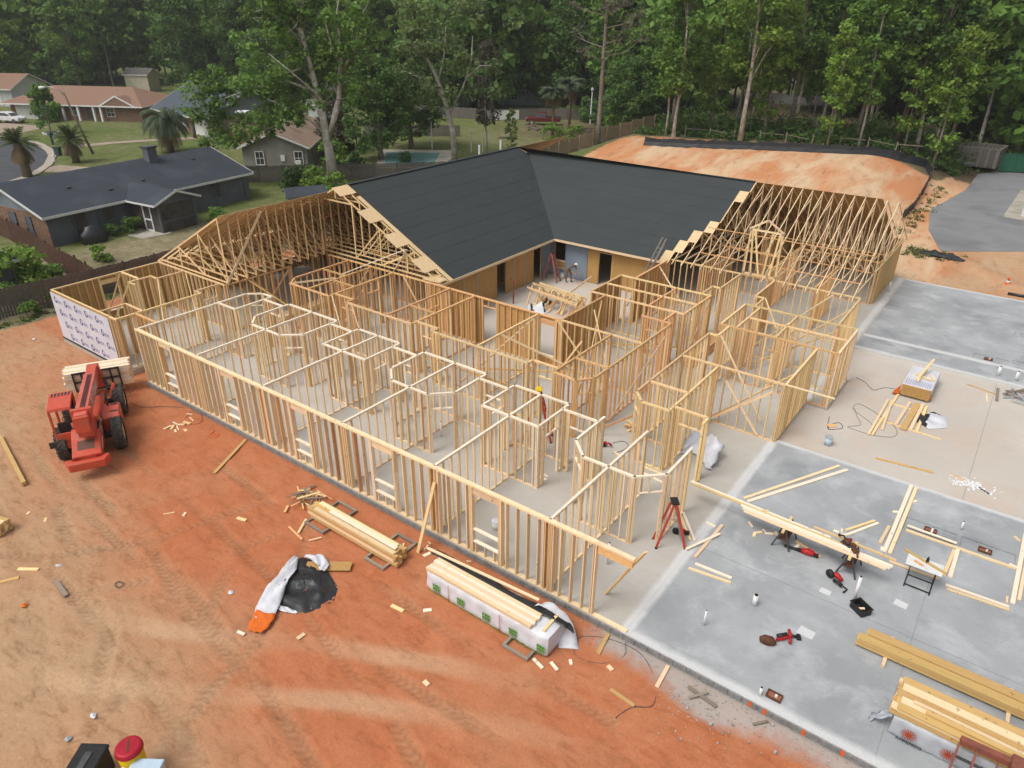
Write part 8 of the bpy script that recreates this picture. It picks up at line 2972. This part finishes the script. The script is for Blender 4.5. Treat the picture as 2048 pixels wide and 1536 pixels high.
pine('big dark leaning pine trunk, thickest above the silt fence', -18.9 * k, 117.6 * k, 22, 0.36, (0.085, 0.0), 61, 26, 'leaf_dark', 40)
pine('tall bare grey-brown pine with dead limbs beside the tan fence', -47.6, 82.5, 21, 0.34, (0.012, 0.0), 62, 22, 'leaf_bare', 12, 'bark_mid', 4.6, 0.2, 0.42)

# the large pale tree beside the felt roof: twin stem, long bare limbs
t = thing('tree', 'tall pale grey twin-stemmed tree with long bare limbs left of the felt roof', 'tree', (-60.9, 50.2, GZ))
mb = MB()
rng = np.random.default_rng(77)
vr = Vector((0.8, 0.59, 0))                                       # image right on the ground
TW = lambda a, z, d=0.0: Vector((vr.x * a - 0.59 * d, vr.y * a + 0.8 * d, z))
main = [TW(0, -0.2), TW(-0.1, 3.0), TW(-0.25, 5.0), TW(-0.45, 7.6), TW(-0.95, 11.0), TW(-1.5, 14.0), TW(-1.9, 17.5), TW(-1.3, 21.0)]
mb.tube(main, [0.62, 0.48, 0.44, 0.34, 0.29, 0.22, 0.14, 0.05], 12)
sec = [TW(-0.1, 4.6), TW(0.7, 6.6), TW(1.5, 8.8), TW(1.8, 11.2), TW(2.2, 13.4), TW(2.0, 16.0), TW(2.8, 19.0)]
mb.tube(sec, [0.36, 0.30, 0.25, 0.21, 0.15, 0.09, 0.03], 10)
limbs = [
    [TW(-0.2, 4.9), TW(-1.6, 6.6, -0.4), TW(-3.4, 7.1, -0.6), TW(-5.4, 6.0, -1.0), TW(-7.2, 5.2, -1.2)],
    [TW(-0.9, 10.3), TW(-2.0, 11.4, 0.3), TW(-3.8, 10.8, 0.4), TW(-5.2, 9.6, 0.2)],
    [TW(-1.3, 13.2), TW(-3.2, 15.4, 0.3), TW(-5.0, 16.6, 0.5), TW(-7.0, 16.0, 0.4)],
    [TW(-1.5, 14.2), TW(-3.0, 17.0, -0.3), TW(-5.2, 20.4, -0.4)],
    [TW(-1.7, 15.5), TW(-0.9, 17.6, 0.2), TW(-0.2, 19.4, 0.3), TW(0.0, 21.5, 0.2)],
    [TW(-0.7, 9.2), TW(-3.5, 10.2, -0.3), TW(-7.0, 9.6, -0.5), TW(-10.5, 8.4, -0.6), TW(-12.6, 7.6, -0.6)],
    [TW(1.8, 11.0), TW(3.3, 12.8, 0.3), TW(3.9, 14.9, 0.5), TW(4.6, 16.6, 0.6)],
    [TW(1.9, 11.6), TW(1.3, 13.6, -0.4), TW(0.9, 16.0, -0.6)],
    [TW(-0.5, 8.0), TW(-0.6, 9.2, -1.0), TW(-2.6, 11.2, -1.8), TW(-4.4, 12.8, -2.2)],
    [TW(1.5, 8.6), TW(0.9, 9.6, 0.6), TW(0.8, 10.6, 0.8)],
    [TW(-0.6, 8.6), TW(0.3, 9.8, 0.5), TW(0.2, 11.4, 0.9)],
]
tips = []
for L_ in limbs:
    r0 = 0.15
    mb.tube(L_, [r0 * (1 - 0.85 * i / (len(L_) - 1)) for i in range(len(L_))], 7)
    tips += L_[2:]
    for q in range(5):
        i = int(rng.integers(1, len(L_)))
        s0 = L_[i - 1].lerp(L_[i], rng.random())
        s1 = s0 + Vector(rng.normal(0, 0.75, 3)) + Vector((0, 0, 0.5))
        s2 = s1 + Vector(rng.normal(0, 0.55, 3)) + Vector((0, 0, 0.25))
        mb.tube([s0, s1, s2], [0.045, 0.03, 0.012], 5)
        tips.append(s2)
mb.build('trunk', 'bark_grey', t, True)
bl = []
for p in tips:
    for q in range(3):
        o_ = rng.normal(0, 0.8, 3)
        b_ = rng.uniform(0.5, 1.05)
        bl.append((p.x + o_[0], p.y + o_[1], p.z + o_[2] * 0.7 + 0.2, b_, b_, b_ * 0.7, 42, rng.uniform(0.15, 0.65)))
for q in range(44):
    a = rng.uniform(-6.5, 4.5)
    z = rng.uniform(11.5, 22)
    p = TW(a, z, rng.normal(1.6, 1.6))
    b_ = rng.uniform(0.7, 1.4)
    bl.append((p.x, p.y, p.z, b_, b_, b_ * 0.7, 60, rng.uniform(0.15, 0.65)))
for q in range(58):
    p = TW(rng.uniform(-13.0, -2.6), rng.uniform(4.0, 11.5), rng.normal(-0.4, 1.2))
    b_ = rng.uniform(0.5, 1.15)
    bl.append((p.x, p.y, p.z, b_, b_, b_ * 0.7, 60, rng.uniform(0.2, 0.6)))
V, T = leaf_cloud(rng, bl, 0.2)
link(bpy.data.objects.new('crown', leaf_mesh('crown', V, T, 'leaf_mid')), t)

# second airy tree right of it (grey-green), a dark bushy one between, and the thin neighbour
t = thing('tree', 'airy grey-green tree with curved pale trunk above the felt ridge', 'tree', (-60.5, 69.0, GZ))
mb = MB()
mb.tube([TW(0.3, -0.2), TW(0.1, 3.5), TW(-0.7, 7.0), TW(-1.6, 9.5), TW(-2.8, 12.0), TW(-3.3, 15.0)], [0.40, 0.34, 0.28, 0.22, 0.15, 0.05], 10)
for L_ in ([TW(-0.6, 6.8), TW(-2.8, 9.2), TW(-5.5, 10.2)], [TW(-1.4, 9.0), TW(-0.6, 12.0), TW(-0.3, 15.0)], [TW(-2.0, 10.5), TW(-4.2, 13.0), TW(-5.0, 16.0)], [TW(-0.2, 5.4), TW(1.6, 8.6), TW(2.6, 11.4), TW(2.8, 14.0)], [TW(1.9, 9.4), TW(3.6, 10.8), TW(5.0, 10.9)]):
    mb.tube(L_, [0.14 * (1 - 0.8 * i / (len(L_) - 1)) for i in range(len(L_))], 7)
mb.build('trunk', 'bark_grey', t, True)
bl = []
for q in range(66):
    a, z = rng.normal(-0.8, 3.1), rng.uniform(6.5, 17.5)
    p = TW(a, z, rng.normal(0, 2.2))
    b_ = rng.uniform(0.7, 1.3)
    bl.append((p.x, p.y, p.z, b_, b_, b_ * 0.75, 72, rng.uniform(0.2, 0.7)))
V, T = leaf_cloud(rng, bl, 0.22)
link(bpy.data.objects.new('crown', leaf_mesh('crown', V, T, 'leaf_grey')), t)
plant('slim_a', 'thin bare-branched tree right of the airy grey-green tree', -59.3, 74.5, 0.9, lmat='leaf_bare')
plant('round_b', 'dark dense tree hanging over the pool', -67.5, 63.5, 0.82, lmat='leaf_dark')
plant('round_a', 'dark tree with drooping crown behind the pool', -70.5, 72.0, 0.95, lmat='leaf_dark')
plant('round_a', 'grey dead-looking shrub tree beside the brown pavilion', -75.0, 63.0, 0.5, lmat='leaf_bare')
plant('young', 'young leafy street tree in the white planter', -120.4, 47.5, 1.05, lmat='leaf_mid')
plant('slim_b', 'light green sapling left of the felt ridge end', -56.6, 76.0, 0.42, lmat='leaf_bright')
LEFT = [
    (-150, 88, 'big_b', 1.0, None, 'large rounded dark tree behind the brown hip roof'), (-143, 97, 'big_a', 0.95, 'leaf_dark', 'dark tree right of the large rounded tree behind the brown roof'),
    (-176, 78, 'big_a', 0.9, None, 'tree behind the cream shed'), (-186, 66, 'round_a', 1.3, 'leaf_bright', 'bright bushy tree at the far left behind the white house'),
    (-124, 92, 'round_c', 1.15, None, 'bright leafy tree right of the slate gable roof'), (-118, 84, 'round_a', 1.0, None, 'leafy tree against the slate gable roof'),
    (-112, 98, 'big_a', 0.85, 'leaf_bright', 'fresh green tree behind the tan-roofed house'), (-104, 112, 'big_a', 0.95, None, 'broad tree behind the far grey fence'),
    (-96, 104, 'round_b', 1.0, None, 'dark tree over the far fence behind the pool'), (-88, 112, 'round_c', 1.3, None, 'bright tree behind the aqua house'),
    (-84, 124, 'big_a', 1.05, 'leaf_bright', 'tall bright tree behind the aqua house right side'), (-76, 122, 'big_b', 1.0, None, 'dark tree above the white board'),
    (-70, 130, 'big_a', 1.1, None, 'tall tree behind the red pickup'), (-62, 122, 'big_b', 1.0, None, 'dark tree behind the white lamp post'),
    (-57, 112, 'round_a', 1.1, None, 'leafy tree right of the white lamp post'), (-55, 104, 'round_b', 0.75, None, 'low dark tree beside the dead pine'),
    (-101, 128, 'big_b', 1.0, None, 'dark tree over the aqua shed'), (-132, 112, 'big_a', 1.0, None, 'tree over the brown-roofed distant house'),
    (-121, 108, 'round_b', 1.1, None, 'dark tree left of the brown-roofed distant house'), (-158, 104, 'big_b', 1.0, None, 'dark tree in the second row above the brown roof'),
]
for x, y, key, s, lm, lab in LEFT:
    plant(key, lab, x, y, s, lmat=lm)
BUSH = [
    (-128.6, 64.2, 'bush_a', 1.6, 'big clipped round bush at the brick house corner'), (-131.3, 62.0, 'bush_a', 1.1, 'small round bush left of the big clipped bush'), (-134.4, 53.0, 'bush_a', 1.7, 'wide dark bush beside the white car driveway'),
    (-63.3, 46.9, 'bush_a', 1.15, 'round dark bush in front of the grey fence'), (-60.2, 47.3, 'bush_b', 0.95, 'leafy bush at the foot of the pale twin tree'), (-57.6, 47.6, 'bush_b', 0.8, 'bright bush right of the pale twin tree foot'), (-53.9, 22.2, 'bush_b', 0.5, 'bright green shrub in the dry garden'),
    (-51.3, 15.9, 'bush_b', 1.15, 'leafy shrub at the left edge behind the grey fence'), (-53.4, 17.3, 'bush_b', 0.9, 'shrub in the walled garden beside the brown fence'), (-51.0, 17.9, 'bush_c', 0.9, 'small shrub among pots by the brown fence'), (-50.0, 14.6, 'bush_c', 0.8, 'low shrub behind the grey fence near the left edge'),
    (-57.6, 87.0, 'bush_b', 1.05, 'broad bright bush beside the tan fence'), (-55.8, 90.0, 'bush_b', 0.9, 'bush behind the broad bright bush at the tan fence'), (-62.0, 109.0, 'bush_a', 2.2, 'dark bush left of the white lamp post'), (-66.0, 110.5, 'bush_a', 2.0, 'dark bush between pickup and white lamp post'), (-56.5, 106.0, 'bush_b', 1.9, 'green bush at the foot of the dead pine'),
    (-60.0, 26.0, 'bush_c', 0.62, 'small shrub at the grey bungalow wall, left of two'), (-59.6, 27.6, 'bush_c', 0.8, 'small shrub at the grey bungalow wall, nearest the patio'), (-56.3, 33.3, 'bush_c', 0.9, 'low weeds beside the screened porch'), (-66.0, 57.5, 'bush_a', 1.0, 'bush between the grey fence and the pool deck'), (-70.2, 58.0, 'bush_b', 1.1, 'shrub by the pool path'),
    (-47.6, 16.2, 'bush_c', 0.7, 'weeds against the grey fence at the dirt lot edge'), (-46.8, 14.6, 'bush_c', 0.55, 'weeds at the foot of the grey fence near the wrapped wall'), (-63.9, 64.2, 'bush_a', 0.7, 'spiky dark plant at the pool edge'),
]
for x, y, key, s, lab in BUSH:
    plant(key, lab, x, y, s, name='bush', cat='bush')


# palms
def palm(name, label, x, y, h, nf, fl, droop, lmat, tm, tr=0.22, dead=0, up=0.9, seed=1, cat='palm'):
    t = thing(name, label, cat, (x, y, gz1(x, y)))
    rng = np.random.default_rng(seed)
    mb = MB()
    mb.tube([(0, 0, -0.1), (0.05, 0.02, h * 0.5), (0, 0, h)], [tr * 1.15, tr, tr * 0.9], 10)
    mb.build('trunk', tm, t, True)
    for part, cnt, mt in (('fronds', nf, lmat), ('dead_fronds', dead, 'leaf_dead')):
        if not cnt:
            continue
        V, T = [], []
        for q in range(cnt):
            an = 2 * math.pi * q / cnt + rng.uniform(-0.3, 0.3)
            el = rng.uniform(0.05, 1.25) * up if part == 'fronds' else rng.uniform(-1.1, -0.5)
            dx, dy = math.cos(an), math.sin(an)
            p = np.array([0, 0, h])
            d = np.array([dx * math.cos(el), dy * math.cos(el), math.sin(el)])
            K = 9
            step = fl / K
            side = np.array([-dy, dx, 0])
            ti = rng.uniform(0.2, 0.8)
            for i in range(K):
                d = d + np.array([0, 0, -droop * (0.5 + i / K)]) / K * 2
                d /= np.linalg.norm(d)
                p2 = p + d * step
                w_ = fl * 0.20 * math.sin(math.pi * min(1, (i + 0.8) / (K + 0.6))) ** 0.7
                for s in (-1, 1):
                    tip = (p + p2) / 2 + side * s * w_ + d * step * 0.9 + np.array([0, 0, -w_ * 0.35])
                    V += [p, p + d * step * 0.55, tip, tip - d * step * 0.12]
                    T += [ti] * 4
                    tip2 = p2 + side * s * w_ * 0.95 + d * step * 0.9 + np.array([0, 0, -w_ * 0.45])
                    V += [p + d * step * 0.5, p2, tip2, tip2 - d * step * 0.12]
                    T += [ti * 0.9] * 4
                p = p2
        link(bpy.data.objects.new(part, leaf_mesh(part, np.array(V), np.array(T), mt)), t)


palm('sago_palm', 'dark green sago palm with brown skirt by the wheeled bins', -94.8, 39.3, 2.7, 34, 2.1, 0.55, 'leaf_sago', 'palm_wood', 0.4, 18, 1.0, 5)
palm('sago_palm', 'dark green sago palm with brown skirt at the street bend, left of the roof', -89.9, 31.9, 3.6, 34, 2.2, 0.55, 'leaf_sago', 'palm_wood', 0.45, 24, 1.0, 6)
palm('pindo_palm', 'bushy grey-green palm with drooping fronds behind the slate roof', -92.4, 50.1, 3.9, 46, 3.6, 1.25, 'leaf_palm', 'palm_wood', 0.42, 8, 0.95, 7)
palm('small_palm', 'small palm with leaning trunk before the white garage', -100.5, 58.5, 3.2, 16, 1.3, 0.9, 'leaf_bright', 'palm_wood', 0.22, 4, 0.9, 8)
palm('cabbage_palm', 'fan-crowned palm in front of the red pickup, left of the pair', -61.7, 93.3, 6.2, 60, 2.3, 0.6, 'leaf_palm', 'trunk_red', 0.2, 10, 0.7, 9)
palm('cabbage_palm', 'fan-crowned palm in front of the red pickup, right of the pair', -61.9, 98.2, 7.0, 60, 2.4, 0.6, 'leaf_palm', 'trunk_red', 0.2, 10, 0.7, 10)
palm('dead_palm', 'dead brown-skirted palm rising beside the brown pavilion', -75.8, 64.4, 7.6, 26, 2.4, 1.6, 'leaf_bare', 'trunk_red', 0.28, 40, 0.5, 11)

# the wood behind: one dark mass
rng = np.random.default_rng(99)
VS, TS = {}, {}
count = 0
tb = MB()
for q in range(2600):
    an = rad(rng.uniform(-76, 6))
    d = rng.uniform(100, 300)
    x, y = d * math.sin(an), d * math.cos(an)
    f = (math.degrees(an) + 76) / 82
    lim = 205 if f < 0.18 else 190 - (f - 0.18) * 190 if f < 0.45 else 139 - (f - 0.45) * 62
    if d < max(lim, 104):
        continue
    if d > lim + 48:
        continue
    if count >= 270:
        break
    key = ('big_a', 'big_b', 'tall_a', 'tall_c', 'big_a', 'round_b')[int(rng.integers(0, 6))]
    V, T = VAR[key][2], VAR[key][3]
    nq = len(V) // 4
    keep = rng.random(nq) < (0.27 if d < lim + 22 else 0.16)
    idx = np.nonzero(np.repeat(keep, 4))[0]
    v = V[idx].reshape(-1, 4, 3)
    c = v.mean(1, keepdims=True)
    v = c + (v - c) * (1.9 if d < lim + 22 else 2.5)
    s = rng.uniform(0.95, 1.25) * (1.5 if key == 'round_b' else 1.05)
    a = rng.uniform(0, 6.28)
    v = v.reshape(-1, 3) * s
    v[:, 2] *= rng.uniform(0.95, 1.1)
    rot = np.array([[math.cos(a), -math.sin(a), 0], [math.sin(a), math.cos(a), 0], [0, 0, 1]])
    v = v @ rot.T + np.array([x, y, gz1(x, y)])
    VS.setdefault(key[:3] if key != 'big_b' else 'dk', []).append(v)
    TS.setdefault(key[:3] if key != 'big_b' else 'dk', []).append(np.clip(T[idx] + rng.normal(0.08, 0.14), 0, 1))
    tb.tube([(x, y, gz1(x, y) - 0.2), (x, y, gz1(x, y) + 12)], [0.25, 0.1], 5)
    count += 1
allV = np.concatenate([np.concatenate(v) for v in VS.values()])
allT = np.concatenate([np.concatenate(v) for v in TS.values()])
wm = leaf_mesh('woodland', allV, allT, 'leaf_mid')
wm.materials.append(MATS['leaf_dark'])
mi = np.zeros(len(allV) // 4, dtype=np.int32)
o_ = 0
for kk, v in VS.items():
    n = sum(len(a) for a in v) // 4
    if kk == 'dk':
        mi[o_:o_ + n] = 1
    o_ += n
wm.polygons.foreach_set('material_index', mi)
wo = bpy.data.objects.new('woodland', wm)
link(wo)
tag(wo, 'dense dark green woodland closing the view behind the houses and bank', 'woodland', kind='stuff')
to = tb.build('woodland_trunks', 'bark_mid')
tag(to, 'dim tree trunks inside the dense woodland', 'woodland', kind='stuff')
# undergrowth at the wood edge
bl = []
for q in range(520):
    u = rng.random()
    x = -44 + 44 * u
    y = 84 + (x + 40) * 0.27 + 2.5 + abs(rng.normal(0, 8.5))
    if x > -8:
        y = 107 + abs(rng.normal(0, 6))
    b_ = rng.uniform(0.35, 0.8) if y < 90 + (x + 40) * 0.27 else rng.uniform(0.5, 2.2)
    bl.append((x, y, gz1(x, y) + b_ * 0.45, b_, b_, b_ * 0.9, 46, rng.uniform(0.1, 0.75)))
for q in range(160):
    x = rng.uniform(-75, -46)
    y = 108 + rng.uniform(0, 14) + (-46 - x) * 0.15
    b_ = rng.uniform(0.6, 1.6)
    bl.append((x, y, gz1(x, y) + b_ * 0.45, b_, b_, b_ * 0.9, 46, rng.uniform(0.1, 0.6)))
V, T = leaf_cloud(rng, bl, 0.2)
uo = bpy.data.objects.new('undergrowth', leaf_mesh('undergrowth', V, T, 'leaf_dark'))
link(uo)
tag(uo, 'tangled undergrowth along the wood edge', 'undergrowth', kind='stuff')
# weeds along the silt fence, the lot edge and the asphalt
bl = []
for q in range(230):
    m_ = q % 3
    if m_ == 0:
        x, y = -9.0 + rng.normal(0.3, 0.4), rng.uniform(66, 88)
    elif m_ == 1:
        x, y = -46.4 + rng.normal(0, 0.25), rng.uniform(11, 22)
    else:
        x, y = rng.uniform(-7.5, -3), rng.uniform(60.5, 63.2)
    b_ = rng.uniform(0.1, 0.32)
    bl.append((x, y, gz1(x, y) + b_ * 0.3, b_, b_, b_ * 0.6, 26, rng.uniform(0.2, 0.8)))
V, T = leaf_cloud(rng, bl, 0.06)
uo = bpy.data.objects.new('weeds', leaf_mesh('weeds', V, T, 'grass_blade'))
link(uo)
tag(uo, 'sparse green weeds along fences and asphalt edge', 'weeds', kind='stuff')

# ------------------------------------------------------------------ humid air
hm = bpy.data.materials.new('haze')
hm.use_nodes = True
ht = hm.node_tree
ht.nodes.clear()
ho = ht.nodes.new('ShaderNodeOutputMaterial')
hv = ht.nodes.new('ShaderNodeVolumePrincipled')
hv.inputs['Color'].default_value = (0.92, 0.93, 0.90, 1)
hv.inputs['Density'].default_value = 0.00035
hv.inputs['Anisotropy'].default_value = 0.2
ht.links.new(hv.outputs[0], ho.inputs['Volume'])
MATS['haze'] = hm
mb = MB()
mb.box(-720, -140, -2.0, 420, 920, 45.0)
tag(mb.build('haze', 'haze'), 'thin humid haze over the whole view', 'haze', kind='stuff')
